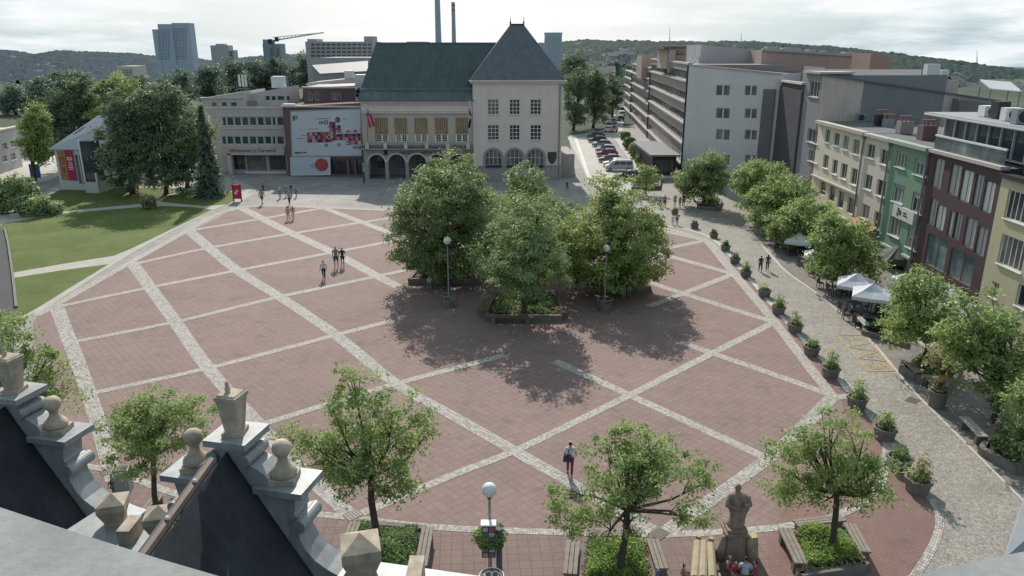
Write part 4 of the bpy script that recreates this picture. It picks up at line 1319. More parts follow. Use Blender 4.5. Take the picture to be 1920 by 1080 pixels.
for h in W1 + W2:
    F.window(T, h, 1, 1, M_win, M_glassb, None, fw=.09)
for h in att: F.window(T, h, 1, 2, M_wing, M_glass, None)
for h in shopw: F.window(T, h, 2, 1, M_wing, M_glass, None, dep=.24, fw=.12, name='shop_window')
mb = MB()
for y, d in ((240, .1), (274, .14), (216, .08)):
    z = F.px(480, y)[1]; F.box(mb, sx(414), F.L - .1, z - .1, z + .06, .004, d)
z = ztop; F.box(mb, 0, F.L, z - .02, z + .16, -.2, .12)
F.box(mb, -.1, sA + .1, zl_ - .02, zl_ + .1, -.3, .25)
mb.build('ledge', M_cornice, T)
zs1, zs0 = F.px(470, 276)[1], F.px(470, 286)[1]
mb = MB(); F.box(mb, sx(428, 280), sx(536, 280), zs0, zs1, .02, .5)
sg = mb.build('sign_band', P('sign_band_grey', (.36, .335, .325), .06, 1, .8), T)
text('Občerstvení U Červenků', (zs1 - zs0) * .86, M_signred, F.pt(sx(431, 282), zs0 + .15, .52), F.u, parent=T, depth_=.03)
mb = MB(); F.box(mb, sx(431, 300), sx(438, 300), 0, zs0, .02, .9); F.box(mb, sx(426, 288), F.L - .15, zs0 - .2, zs0 - .02, .02, .9); mb.build('porch', M_cornice, T)
mb = MB(); F.box(mb, sx(460, 318), F.L - .2, .02, .3, .02, .4); mb.build('threshold', M_white, T)
# set-back attic
za = F.px(520, 166)[1] + .35
F3 = Fac(F.pt(sA, 0, -2.6)[:2], F.pt(F.L, 0, -2.6)[:2])
wa = [F3.rect(a, 180, b, 188) for a, b in ((498, 506), (509, 517), (520, 533), (537, 543))]
zl2, zr2 = F3.px(459, 176)[1], F3.px(541, 163)[1]
mb = MB(); F3.wall(mb, 0, F3.L, ztop + .01, (zl2, zr2), wa)
pgon_block(mb, [F3.pt(0, 0)[:2], F3.pt(F3.L, 0)[:2], F3.pt(F3.L, 0, -6)[:2], F3.pt(0, 0, -6)[:2]], [zl2, zr2, zr2, zl2], z0=ztop + .01, skip=(0,))
mb.build('attic', M_shop, T)
for h in wa: F3.window(T, h, 1, 1, M_wing, M_glass, None)
mb = MB(); zz_ = ztop + .16
for k in range(24):
    s = sA + .3 + (F.L - sA - 3.6) * k / 23; F.box(mb, s - .015, s + .015, zz_, zz_ + .8, -.1, -.06)
F.box(mb, sA + .2, F.L - 3, zz_ + .8, zz_ + .86, -.12, -.04); mb.build('terrace_railing', M_metal, T)
# mobile aerials on its roof
p = F.pt(sx(447, 170), zr_, -2)
TA = thing('mobile_aerials', 'three tall white phone aerials on the shop building roof', 'aerials', tuple(p))
mb = MB()
for dx in (-.45, 0, .4):
    mb.box((p.x + dx, p.y, p.z + 1.3), (.22, .15, 1.5))
mb.build('panel', M_white, TA)
mb = MB()
for dx in (-.9, -.45, 0, .4, .85): mb.tube([p + Vector((dx, .1, -.2)), p + Vector((dx, .1, 1.0))], .04, 5)
mb.bar(p + Vector((-.9, .1, .3)), p + Vector((.85, .1, .3)), .06); mb.build('mast', M_metal, TA)
p = F3.pt(F3.px(515, 162)[0], zr2, -2)
TA = thing('roof_plant', 'white plant box on the set-back attic of the shop building', 'roof unit', tuple(p))
mb = MB(); mb.box(p + Vector((0, 0, .55)), (1.6, 1.4, 1.5)); mb.build('casing', M_white, TA)
mb = MB(); mb.tube([p + Vector((1.2, 0, -.4)), p + Vector((1.2, 0, 1.2))], .1, 6); mb.build('vent_pipe', M_metal, TA)

# red brick house rising behind the gallery, and roofs behind it
def back_house(name, label, cat, x0, x1, y0, y1, Y, dep_, mat_, wins_=(), frame=M_win, glass=M_glass, nx=2, ny=2, roofmat=None, ybase=None, group=None, extra=None, z0=0.0):
    A, B = atY(x0, (y0 + y1) / 2, Y), atY(x1, (y0 + y1) / 2, Y)
    f = Fac((A.x, Y), (B.x, Y))
    zl_, zr_ = zat(Y, y0), zat(Y, y1)
    t_ = thing(name, label, cat, (f.pt(f.L / 2, 0).x, Y, 0), group)
    hs = [f.rect(*w_) for w_ in wins_]
    mb = MB(); f.wall(mb, 0, f.L, z0, (zl_, zr_), hs)
    pgon_block(mb, [f.pt(0, 0)[:2], f.pt(f.L, 0)[:2], f.pt(f.L, 0, -dep_)[:2], f.pt(0, 0, -dep_)[:2]], [zl_, zr_, zr_, zl_], z0=z0, skip=(0,), mi_roof=1)
    mb.build('wall', [mat_, roofmat or M_slate], t_)
    for h in hs: f.window(t_, h, nx, ny, frame, glass, None)
    return f, t_, zl_, zr_
f, t_, zl_, zr_ = back_house('brick_house', 'dark red brick house with white windows above the gallery roof', 'house', 567, 688, 164, 160, 104, 9, M_brick2,
    [(578, 174, 586, 188), (590, 174, 598, 188), (622, 173, 630, 187), (632, 173, 639, 193)], M_white, M_glassc, 1, 1)
mb = MB(); f.box(mb, -.1, f.L + .1, zl_ - .1, zl_ + .12, -.4, .15); mb.build('parapet', M_cornice, t_)
mb = MB(); f.box(mb, f.px(664, 180)[0], f.px(684, 180)[0], zl_ + .1, zl_ + 1.6, -3, -1); mb.build('roof_box', M_white, t_)
for k in range(3):
    p = f.pt(f.px(676, 168 + 7 * k)[0], f.px(676, 168 + 7 * k)[1], .3)
    TA = thing('air_conditioner', '{} air conditioner of the column at the end of the brick house'.format(('top', 'middle', 'bottom')[k]), 'air conditioner', tuple(p))
    mb = MB(); mb.box(p, (1.1, .5, .9)); mb.build('casing', M_white, TA)
    mb = MB(); mb.tube([p + Vector((0, -.24, 0)), p + Vector((0, -.28, 0))], .34, 12); mb.build('fan', M_dark, TA)
f, t_, zl_, zr_ = back_house('low_roof_house', 'house with pale flat roof behind the brick one', 'house', 574, 668, 156, 146, 116, 8, M_shop, [(618, 152, 636, 160)], M_white, M_glass, 4, 1)
mb = MB(); f.box(mb, f.px(645, 150)[0], f.px(660, 150)[0], zr_ - .4, zr_ + 1.0, -2, -.5); mb.build('chimney', M_white, t_)
# long grey roof
Y = 132
t_ = thing('gym_hall', 'long building with grey pitched roof behind the brick house', 'hall', (atY(640, 140, Y).x, Y, 0))
A, B = atY(600, 138, Y), atY(690, 133, Y); C_, D_ = atY(585, 122, Y + 9), atY(690, 114, Y + 9)
mb = MB(); mb.quad(A, B, D_, C_); mb.quad(C_, D_, D_ + Vector((0, 8, -4)), C_ + Vector((0, 8, -4))); mb.build('roof', P('grey_sheet_roof', (.17, .175, .175), .1, .5, .7), t_)
mb = MB(); mb.quad(Vector((A.x, A.y + .3, 0)), Vector((B.x, B.y + .3, 0)), B + Vector((0, .3, -.05)), A + Vector((0, .3, -.05))); mb.quad(Vector((A.x, A.y + .3, 0)), A + Vector((0, .3, -.05)), C_, Vector((C_.x, C_.y, 0))); mb.build('wall', P('hall_dark_wall', (.12, .125, .13), .1, .5), t_)
A, B = atY(690, 113, Y - 6), atY(690, 150, Y - 6)

# ================================================================== pavilion with banners at the left
F = Fac(gxy(115, 356), gxy(200, 358))
T = thing('pavilion', 'pale exhibition pavilion with steep metal roof, banners and glass corner', 'pavilion', tuple(F.pt(F.L / 2, 0)))
M_pav = P('pavilion_white', (.46, .455, .44), .07, .6, .85, streak=.08)
M_zinc = P('zinc_roof', (.25, .29, .32), .1, .5, .5, .45)
zp = F.px(140, 278)[1]
hl = [F.rect(172, 262, 189, 336)]
s_end = F.L
mb = MB(); F.wall(mb, 0, s_end, 0, zp, [F.rect(144, 290, 150, 345), F.rect(152, 290, 162, 345)])
pgon_block(mb, [F.pt(0, 0)[:2], F.pt(s_end, 0)[:2], F.pt(s_end, 0, -10)[:2], F.pt(0, 0, -10)[:2]], zp, skip=(0,))
mb.build('wall', M_pav, T)
for r_ in ((144, 290, 150, 345), (152, 290, 162, 345)):
    F.window(T, F.rect(*r_), 1, 3, M_wing, M_glassc, None)
A, B = F.pt(-.4, zp - .1, .4), F.pt(F.L + .1, zp - .1, .4)
Yr = F.P0.y + 5
C_, D_ = atY(183, 217, Yr), atY(260, 205, Yr)
mb = MB(); mb.quad(A, B, D_, C_); mb.quad(F.pt(-.4, zp - .1, -10.4), A, C_, C_ + Vector((0, .01, 0))); mb.quad(C_, D_, F.pt(F.L + .1, zp - .1, -10.4), F.pt(-.4, zp - .1, -10.4))
rf = mb.build('roof', M_zinc, T)
mb = MB()
nrm = (B - A).cross(C_ - A).normalized()
if nrm.z < 0: nrm = -nrm
for k in range(5):
    c_ = atY(153 + 6.5 * k, 250 - 1.2 * k, F.P0.y + 2.6)
    u_, v_ = Vector((.22, 0, 0)), (C_ - A).normalized() * .75
    pl = A; c_ = c_ - nrm * ((c_ - pl).dot(nrm) - .05)
    mb.quad(c_ - u_ - v_, c_ + u_ - v_, c_ + u_ + v_, c_ - u_ + v_)
child(mb.build('skylight', M_dark), rf)
# glass corner bay
mb = MB(); a, b = F.px(169, 300)[0], F.px(193, 300)[0]
F.box(mb, a, b, 0, F.px(180, 337)[1], .02, 1.6); mb.build('bay_base', M_pav, T)
mb = MB(); F.box(mb, a + .1, b - .1, F.px(180, 337)[1], F.px(180, 262)[1], .02, 1.5); mb.build('glass_bay', M_glass, T)
mb = MB(); F.box(mb, a, a + .18, F.px(180, 337)[1], F.px(180, 260)[1], 1.4, 1.62); F.box(mb, b - .15, b, F.px(180, 337)[1], F.px(180, 320)[1], 1.4, 1.62); mb.build('bay_post', M_white, T)
def banner(label, x0, x1, y0, y1, mat_, marks, mmat):
    a, c, b, e = F.rect(x0, y0, x1, y1)
    t_ = thing('banner', label, 'banner', tuple(F.pt(a, c, .1)))
    mb = MB(); F.box(mb, a, b, c, e, .05, .09); mb.build('cloth', mat_, t_)
    mb = MB()
    for (u0, v0, u1, v1) in marks:
        F.box(mb, a + (b - a) * u0, a + (b - a) * u1, e - (e - c) * v1, e - (e - c) * v0, .095, .11)
    mb.build('print', mmat, t_)
banner('orange banner with dark figure drawing on the pavilion wall', 112, 126, 283, 337, P('banner_orange', (.44, .19, .10), .2, 1.5, .8),
       [(.25, .25, .35, .42), (.35, .22, .75, .26), (.7, .25, .8, .4), (.35, .42, .7, .45), (.4, .55, .7, .62), (.5, .62, .6, .75), (.35, .68, .5, .72)], P('print_brown', (.16, .08, .06), .3, 3))
banner('magenta banner with white letters running up the pavilion wall', 126, 141, 282, 338, P('banner_magenta', (.40, .045, .105), .15, 1.5, .8),
       [(.2, .22, .34, .32), (.34, .22, .7, .25), (.66, .22, .8, .32), (.34, .295, .7, .33), (.3, .38, .75, .40), (.25, .44, .8, .465), (.2, .50, .8, .52), (.2, .555, .82, .58), (.2, .61, .82, .64)], P('print_white', (.7, .6, .62), .05, 3))

# house at the left edge
F = Fac(gxy(-75, 352), gxy(43, 312))
T = thing('corner_house', 'pale three storey house cut by the left edge with a dark hipped roof', 'house', tuple(F.pt(F.L / 2, 0)))
zt_ = F.px(41, 236)[1]
hs = [F.rect(4, 268, 14, 280), F.rect(20, 263, 30, 276), F.rect(4, 291, 14, 304), F.rect(20, 287, 30, 300), F.rect(-14, 274, -4, 286), F.rect(6, 322, 20, 334), F.rect(22, 316, 38, 330), F.rect(-14, 326, 3, 340)]
mb = MB(); F.wall(mb, 0, F.L, 0, zt_, hs)
pgon_block(mb, [F.pt(0, 0)[:2], F.pt(F.L, 0)[:2], F.pt(F.L, 0, -10)[:2], F.pt(0, 0, -10)[:2]], zt_, skip=(0,)); mb.build('wall', P('pale_render', (.33, .33, .33), .08, .6, .9, streak=.1), T)
for h in hs: F.window(T, h, 2, 2, M_win, M_glass, M_sill)
F4 = Fac(F.pt(0, 0, -1.2)[:2], F.pt(F.L * .83, 0, -1.2)[:2])
zu = F4.px(15, 205)[1]
mb = MB(); pgon_block(mb, [F4.pt(0, 0)[:2], F4.pt(F4.L, 0)[:2], F4.pt(F4.L, 0, -8)[:2], F4.pt(0, 0, -8)[:2]], zu, z0=zt_); mb.build('upper_storey', P('pale_render', None), T)
mb = MB(); F4.box(mb, -.5, F4.L + .6, zu, zu + .3, -8.5, .7); F4.box(mb, 0, F4.L - 1.6, zt_ + .5, zu - .3, .01, .05); mb.build('roof', M_slate, T)
mb = MB(); F.box(mb, 0, F.L + .3, zt_, zt_ + .18, -.3, .3); mb.build('cornice', M_cornice, T)

# ================================================================== skyline
M_twr = P('far_tower_grey', (.235, .27, .315), .07, .05, .9)  # pale blue grey, distance haze painted into the tower colour
M_twr2 = P('far_block_grey', (.285, .29, .30), .08, .05, .9)
M_farwin = P('far_windows', (.12, .14, .165), .2, .08, .5)
def tower(name, label, cat, Y, parts_, wins=None, mat_=None, winmat=None):
    cx_ = atY((parts_[0][0] + parts_[0][2]) / 2, 90, Y).x
    t_ = thing(name, label, cat, (cx_, Y, 0))
    for k, (x0, y0, x1, dy, dp) in enumerate(parts_):
        A, B = atY(x0, y0, Y + dy), atY(x1, y0, Y + dy)
        mb = MB(); pgon_block(mb, [(A.x, A.y), (B.x, B.y), (B.x, B.y + dp), (A.x, A.y + dp)], A.z)
        mb.build('tower_body' if k == 0 else 'wing', mat_ or M_twr, t_)
    if wins:
        for (x0, y0, x1, y1, nx, ny, fx, fy, dy) in wins:
            for j in range(ny):
                mb = MB()
                for i in range(nx):
                    a, b = x0 + (x1 - x0) * (i + (1 - fx) / 2) / nx, x0 + (x1 - x0) * (i + (1 + fx) / 2) / nx
                    c, e = y0 + (y1 - y0) * (j + (1 - fy) / 2) / ny, y0 + (y1 - y0) * (j + (1 + fy) / 2) / ny
                    mb.quad(atY(a, e, Y + dy - .15), atY(b, e, Y + dy - .15), atY(b, c, Y + dy - .15), atY(a, c, Y + dy - .15))
                mb.build('window_row', winmat or M_farwin, t_)
    return t_
tower('tower_block', 'tall slender haze blue tower block on the left skyline', 'tower block', 300, [(295, 45, 321, 0, 5), (285, 55, 295.2, 1, 4), (321.2, 43, 354, .6, 5)],
      [(324, 52, 350, 112, 6, 14, .5, .42, .6), (297, 54, 319, 112, 4, 14, .55, .4, 0)], winmat=P('tower_windows', (.18, .21, .25), .1, .05, .5))
tower('apartment_block', 'small hazy apartment block right of the tower block', 'apartment block', 280, [(394, 85, 427, 0, 5), (427.2, 94, 438, 1, 4), (404, 82, 420, 1.5, 3)], [(428, 96, 437, 118, 1, 4, .8, .5, 1)], mat_=M_twr2)
tower('apartment_block', 'narrow dark apartment block beneath the crane', 'apartment block', 270, [(492, 82, 525, 0, 6), (492.3, 74, 504, 1, 4)], [(505, 90, 524, 110, 3, 5, .6, .5, 0)], mat_=P('far_block_dark', (.16, .18, .20), .1, .05))
tower('factory_block', 'long many-storeyed factory block with grid of windows on the skyline', 'factory building', 250, [(572, 78, 699, 0, 16), (576, 73, 594, 3, 8), (682, 68, 699, 3, 8)],
      [(582, 80, 698, 108, 12, 4, .72, .52, 0)], mat_=P('factory_beige', (.34, .31, .29), .08, .05))
tower('factory_block', 'low white industrial roof in front of the factory block', 'industrial roof', 215, [(600, 108, 700, 0, 20)], None, mat_=M_twr2)
tower('villa', 'white flat-roofed villa in the trees on the left hill', 'villa', 330, [(222, 124, 249, 0, 12), (217, 125, 231, 3, 8)], [(229, 130, 248, 142, 3, 3, .7, .45, 0)], mat_=P('villa_white', (.60, .56, .50), .06, .05))
# chimneys and cooling tower
for lab, x, y, w_, m_ in (('tall grey factory chimney, the thicker of the two', 822.5, -30, 10.5, M_twr), ('thinner factory chimney with a red banded top', 851.5, 4, 7.5, M_twr2)):
    Y = 420
    p = atY(x, 90, Y); r_ = w_ / 2 / FPX * Y
    t_ = thing('factory_chimney', lab, 'chimney', (p.x, Y, 0))
    zt_ = zat(Y, y)
    mb = MB(); mb.lathe([(r_ * 1.25, 0), (r_, zt_ * .5), (r_ * .85, zt_)], (p.x, Y, 0), 16); mb.build('shaft', m_, t_)
    if y > 0:
        mb = MB()
        for k in range(2): mb.lathe([(r_ * .90, 0), (r_ * .89, .9)], (p.x, Y, zt_ - 2 - 2.4 * k), 16)
        mb.build('red_band', P('faded_red', (.35, .20, .19), .1, .1), t_)
Y = 400
p = atY(1037, 90, Y); k_ = Y / FPX
t_ = thing('cooling_tower', 'pale cooling tower beside the town hall roof', 'cooling tower', (p.x, Y, 0))
z1, z2 = zat(Y, 63), zat(Y, 120)
mb = MB(); mb.lathe([(24 * k_, 0), (20 * k_, z2), (16.5 * k_, z1 - 6), (15.5 * k_, z1 - 2), (16 * k_, z1)], (p.x, Y, 0), 28); mb.build('shell', P('cooling_tower_grey', (.33, .37, .39), .05, .05, .9), t_, smooth=True)
mb = MB(); mb.lathe([(16.4 * k_, 0), (16.4 * k_, .5)], (p.x, Y, z1), 28); mb.build('rim', M_white, t_)
tower('factory_block', 'small pale block showing above the green town hall roof', 'industrial building', 240, [(762, 78, 798, 0, 12)], None, mat_=M_twr2)
# crane
Y = 262
t_ = thing('tower_crane', 'building crane with long white jib over the trees', 'crane', (atY(512, 90, Y).x, Y, 0))
mb = MB(); a, b = atY(512, 76, Y), atY(607, 61, Y)
m = atY(512, 130, Y); mb.bar(Vector((m.x, Y, 0)), a, .9); mb.build('mast', M_metal, t_)
mb = MB(); mb.bar(a, b, .5, .4); mb.bar(a + Vector((0, 0, 1.0)), b, .2)
for k in range(12):
    q = a.lerp(b, (k + .5) / 13); mb.bar(q, q + Vector((.6, 0, 1.0 * (1 - k / 13))), .12)
mb.build('jib', P('crane_white', (.6, .6, .58), .05), t_)
mb = MB(); c_ = atY(507, 78, Y); d_ = atY(519, 74, Y); mb.box(c_, (1.2, 1.2, 1.6)); mb.box(d_, (1.1, 1, 1.3)); mb.build('counterweight', M_dark, t_)
# houses on the right-hand hill
rh = random.Random(8)
hp = [(1150, 104), (1162, 102), (1174, 100), (1188, 104), (1156, 110), (1168, 107), (1135, 124), (1180, 110), (1147, 136), (1130, 141), (1842, 160), (1862, 166), (1885, 172), (1900, 178), (1830, 152)]
hp.sort()
M_hw = P('hill_house_white', (.5, .5, .48), .1, .1); M_hr = P('hill_house_roof', (.20, .17, .17), .15, .1)
for i, (x, y) in enumerate(hp):
    Y = 420 if x < 1250 else 330
    if (x, y) in ((1147, 136), (1130, 141)): Y = 230
    p = atY(x, y + 3, Y); w_ = rh.uniform(3.0, 5.0) * (.6 if Y == 230 else 1); h_ = rh.uniform(1.3, 2.0); Y += i * 1.7; p.y = Y
    t_ = thing('hillside_house', '{} small house from the left among the trees of the right hill'.format(ORD[i]), 'house', (p.x, Y, p.z - 3), 'small houses on the right hill')
    mb = MB(); mb.box((p.x, Y, p.z - 1), (w_, 6, h_ * 2), .05 * i); mb.build('wall', M_hw, t_)
    mb = MB(); a, b = w_ / 2 + .4, 3.4; z = p.z - 1 + h_
    mb.quad((p.x - a, Y - b, z), (p.x + a, Y - b, z), (p.x + a, Y, z + 1.8), (p.x - a, Y, z + 1.8)); mb.quad((p.x - a, Y, z + 1.8), (p.x + a, Y, z + 1.8), (p.x + a, Y + b, z), (p.x - a, Y + b, z)); mb.build('roof', M_hr, t_)
# ================================================================== office block on the right of the parking road
M_off = P('office_grey_brown', (.235, .205, .19), .1, .6, .9, streak=.1)
M_end = P('blue_grey_render', (.288, .280, .272), .08, .4, .9, streak=.06)
M_ledge = P('pale_ledge', (.46, .43, .40), .08, 1, .85)
M_brownwall = P('brown_render', (.225, .172, .145), .1, .4, .9, streak=.1)
M_flat = P('roof_felt', (.10, .10, .105), .2, .6, .9)
D = Vector((1.0 * .069, 1.0, 0)).normalized()
C0 = G(1278, 330); C0.z = 0
def along(px_):
    """distance along the street facade whose sight line crosses photo column px_ (taken at eye level)"""
    u = (px_ - 960) / FPX
    # X = C0.x + D.x s ; Y = C0.y + D.y s ; X = u * Y*CP (z about H)
    return (u * CP * C0.y - C0.x) / (D.x - u * CP * D.y)
sA, sB, sC, sD = along(1223), along(1188), along(1175), along(1166)
T = thing('office_block', 'long stepped grey office block with pale ledges and a blank end wall', 'office building', tuple(C0))
def seg(s0, s1, ytop, out, name, rows):
    """one step of the street front: s0 nearer than s1; seen left to right it runs far to near"""
    a, b = C0 + D * s1, C0 + D * s0
    nrm = Vector((-D.y, D.x, 0)).normalized()
    a, b = a + nrm * out, b + nrm * out
    f = Fac(a[:2], b[:2])
    z = zat(b.y, ytop)
    fl = (z - 1.0) / rows
    hs, led = [], []
    for r_ in range(rows):
        zb_ = 1.0 + fl * r_ + fl * .28
        hs.append((.5, zb_, f.L - .5, zb_ + fl * .42))
    mb = MB(); f.wall(mb, 0, f.L, 0, z, hs, reveal=.3)
    pgon_block(mb, [f.pt(0, 0)[:2], f.pt(f.L, 0)[:2], f.pt(f.L, 0, -12)[:2], f.pt(0, 0, -12)[:2]], z, skip=(0,))
    w_ = mb.build(name, M_off, T)
    for h in hs:
        f.window(T, h, max(3, int(f.L / 1.8)), 1, M_wing, M_glass, None, fw=.08, mw=.14, name='window_band')
    mb = MB()
    for h in hs:
        f.box(mb, .1, f.L - .1, h[1] - .28, h[1] - .05, .003, .32)
    f.box(mb, -.1, f.L + .05, z - .02, z + .22, -.4, .15)
    child(mb.build('ledge', M_ledge), w_)
    mb = MB(); f.box(mb, f.L - .35, f.L - .05, 0, z, .004, .2); child(mb.build('pilaster', M_dark), w_)
    return f, z
fa, za = seg(0, sA, 121, 0, 'front_section', 5)
fb, zb_ = seg(sA, sB, 129, .0, 'middle_section', 5)
fc, zc_ = seg(sB, sC, 137, .0, 'far_section', 5)
# blank end wall with two columns of windows
E1 = G(1446, 345); FE = Fac(C0[:2], E1[:2])
hs = []
for y in (169, 212, 252, 299):
    hs.append(FE.rect(1342, y - 10, 1369, y + 11)); hs.append(FE.rect(1396, y - 9, 1420, y + 11))
zl_, zr_ = FE.px(1279, 122)[1], FE.px(1446, 139)[1]
mb = MB(); FE.wall(mb, 0, FE.L, 0, (zl_, zr_), hs, d=.05)
pgon_block(mb, [FE.pt(0, 0, .05)[:2], FE.pt(FE.L, 0, .05)[:2], FE.pt(FE.L, 0, -11)[:2], FE.pt(0, 0, -11)[:2]], [zl_, zr_, zr_, zl_], skip=(0,), mi_roof=1)
mb.build('end_wall', [M_end, M_flat], T)
for h in hs: FE.window(T, h, 2, 1, M_win, M_glassc, None, fw=.09, mw=.16, d=.05)
mb = MB(); FE.box(mb, -.05, FE.L, zl_ - .02, zl_ + .12, -.25, .12)
k_ = (zr_ - zl_)
mb = MB(); mb.bar(FE.pt(-.05, zl_ + .05, 0), FE.pt(FE.L + .05, zr_ + .05, 0), .4, .16); mb.build('parapet_cap', M_ledge, T)
a_, c_, b_, e_ = FE.rect(1424, 167, 1446, 345)
mb = MB(); FE.box(mb, a_, b_, 0, e_, .06, .35); mb.build('stair_strip', P('dark_grey_brown', (.13, .12, .125), .1, .5), T)
# rooftop blocks behind
f, t_, _, _ = back_house('rooftop_block', 'tall blank grey rooftop block above the blank end wall', 'rooftop block', 1312, 1428, 84, 94, 106, 8, P('rooftop_grey', (.262, .252, .245), .06, .4), (), roofmat=M_flat)
f, t_, _, _ = back_house('rooftop_block', 'brown rooftop storey with a flat projecting roof beside two pale pipes', 'rooftop block', 1252, 1309, 92, 95, 117, 8, M_brownwall, [(1256, 99, 1300, 104)], M_ledge, M_glassc, 5, 1, z0=za - 1)
mb = MB(); f.box(mb, -.8, f.L + .5, f.px(1280, 92)[1], f.px(1280, 92)[1] + .35, -8, .9); mb.build('roof', P('felt_brown', (.14, .12, .12), .1), t_)
mb = MB(); p = f.pt(.6, 0, .2); mb.box((p.x, p.y - .2, f.px(1245, 110)[1]), (.9, .5, 4.0)); mb.build('stair_window', M_ledge, t_)
f, t_, _, _ = back_house('rooftop_block', 'small reddish rooftop block at the far end of the office roof', 'rooftop block', 1204, 1249, 104, 106, 150, 6, M_brownwall, (), z0=zb_ - 2)
for i, (lab, x, yb_, yt_, w_) in enumerate((('pair of pale vent pipes with a bent foot on the office roof', 1307, 118, 84, .3), )):
    p = atY(x, yb_, 104)
    t_ = thing('vent_pipes', lab, 'vent pipes', tuple(p))
    mb = MB()
    for dx in (-.35, .25): mb.tube([p + Vector((dx - .8, 0, -.1)), p + Vector((dx - .5, 0, .4)), p + Vector((dx, 0, .8)), Vector((p.x + dx, p.y, zat(104, yt_)))], .17, 8)
    mb.build('pipe', M_white, t_)
for lab, x, yb_, yt_, Y in (('thin aerial mast on the brown rooftop storey', 1256, 92, 50, 110), ('aerial mast on the grey rooftop block', 1390, 88, 62, 112), ('slim radio mast on the far right hill', 1832, 122, 95, 420)):
    a, b = atY(x, yb_, Y), atY(x, yt_, Y)
    t_ = thing('aerial_mast', lab, 'aerial', tuple(a)); k = Y / 100
    mb = MB(); mb.tube([a - Vector((0, 0, .5)), b], [.06 * k, .02 * k], 5); mb.build('mast', M_metal, t_)
    mb = MB()
    for z_ in (.35, .5): mb.bar(a.lerp(b, z_) - Vector((.16 * k, 0, 0)), a.lerp(b, z_) + Vector((.16 * k, 0, 0)), .03 * k)
    mb.build('crossbar', M_metal, t_)
f, t_, zl_, zr_ = back_house('brown_block', 'wide brown block with flat parapet above the ribbed facade', 'building', 1428, 1672, 94, 110, 101, 10, M_brownwall, [(1448, 126, 1455, 137)], M_dark, M_glass, 1, 1, roofmat=M_flat)
mb = MB(); mb.bar(f.pt(0, zl_ + .1), f.pt(f.L, zr_ + .1), .5, .3); mb.build('parapet_cap', M_ledge, t_)
mb = MB()
for x in (1450, 1480, 1497, 1530, 1545, 1600): 
    s, z = f.px(x, 100); f.box(mb, s, s + 1.2, zl_ + (zr_ - zl_) * s / f.L, zl_ + (zr_ - zl_) * s / f.L + .5, -4, -2.5)
mb.build('roof_light', M_shop, t_)
f, t_, zl_, zr_ = back_house('brown_block', 'small orange brown stair block standing on the beige building roof', 'roof block', 1633, 1674, 100, 106, 92, 5, P('orange_brown', (.24, .165, .13), .1, .5), ())
# ================================================================== row of houses along the right pavement
Rx, Ry = 29.5 * 16 / 16.0, 52.9
Pb = G(1716, 520)
RD = Vector((.0188, 1, 0)).normalized()
def Rline(s): return Pb + RD * s
# far to near, i.e. left to right
FROW = Fac((Rline(45).x, Rline(45).y), (Rline(-30).x, Rline(-30).y))
def rs(x, y): return FROW.px(x, y)[0]
zrow = FROW.px(1680, 264)[1]
def slice_(x0, y0, x1, y1):
    """the piece of the row between two roofline pixels"""
    a, b = rs(x0, y0), rs(x1, y1)
    return a, b, Fac(FROW.pt(a, 0)[:2], FROW.pt(b, 0)[:2])
def row_house(name, label, f, zt_, mat_, holes, reveal=.2, dep_=9, roof=None):
    t_ = thing(name, label, 'house', tuple(f.pt(f.L / 2, 0)))
    mb = MB(); f.wall(mb, 0, f.L, 0, zt_, holes, reveal=reveal)
    z1, z2 = zt_ if isinstance(zt_, tuple) else (zt_, zt_)
    pgon_block(mb, [f.pt(0, 0)[:2], f.pt(f.L, 0)[:2], f.pt(f.L, 0, -dep_)[:2], f.pt(0, 0, -dep_)[:2]], [z1, z2, z2, z1], skip=(0,), mi_roof=1)
    mb.build('wall', [mat_, roof or M_flat], t_)
    return t_
# ribbed dark building
fr0 = FE.pt(FE.L + .02, 0); fr1 = FROW.pt(rs(1513, 130), 0)
FR = Fac((fr0.x, fr0.y), (fr1.x, fr1.y))
T = thing('ribbed_building', 'dark grey building with close vertical ribs between two paler ones', 'building', tuple(FR.pt(FR.L / 2, 0)))
zl_, zr_ = FR.px(1447, 148)[1], FR.px(1511, 159)[1]
mb = MB(); FR.wall(mb, 0, FR.L, 0, (zl_, zr_))
pgon_block(mb, [FR.pt(0, 0)[:2], FR.pt(FR.L, 0)[:2], FR.pt(FR.L, 0, -10)[:2], FR.pt(0, 0, -10)[:2]], [zl_, zr_, zr_, zl_], skip=(0,), mi_roof=1)
mb.build('wall', [P('slate_grey', (.115, .115, .125), .08, .5), M_flat], T)
mb = MB()
for k in range(34):
    s = .3 + (FR.L - .6) * k / 33; FR.box(mb, s - .1, s + .1, 1, min(zl_, zr_) - .5, .005, .25)
o_ = mb.build('rib', P('rib_grey', (.15, .15, .16), .15, 1.5), T); o_['kind'] = 'stuff'
mb = MB(); mb.bar(FR.pt(0, zl_ + .08, .1), FR.pt(FR.L, zr_ + .08, .1), .5, .22); mb.build('parapet_cap', M_ledge, T)

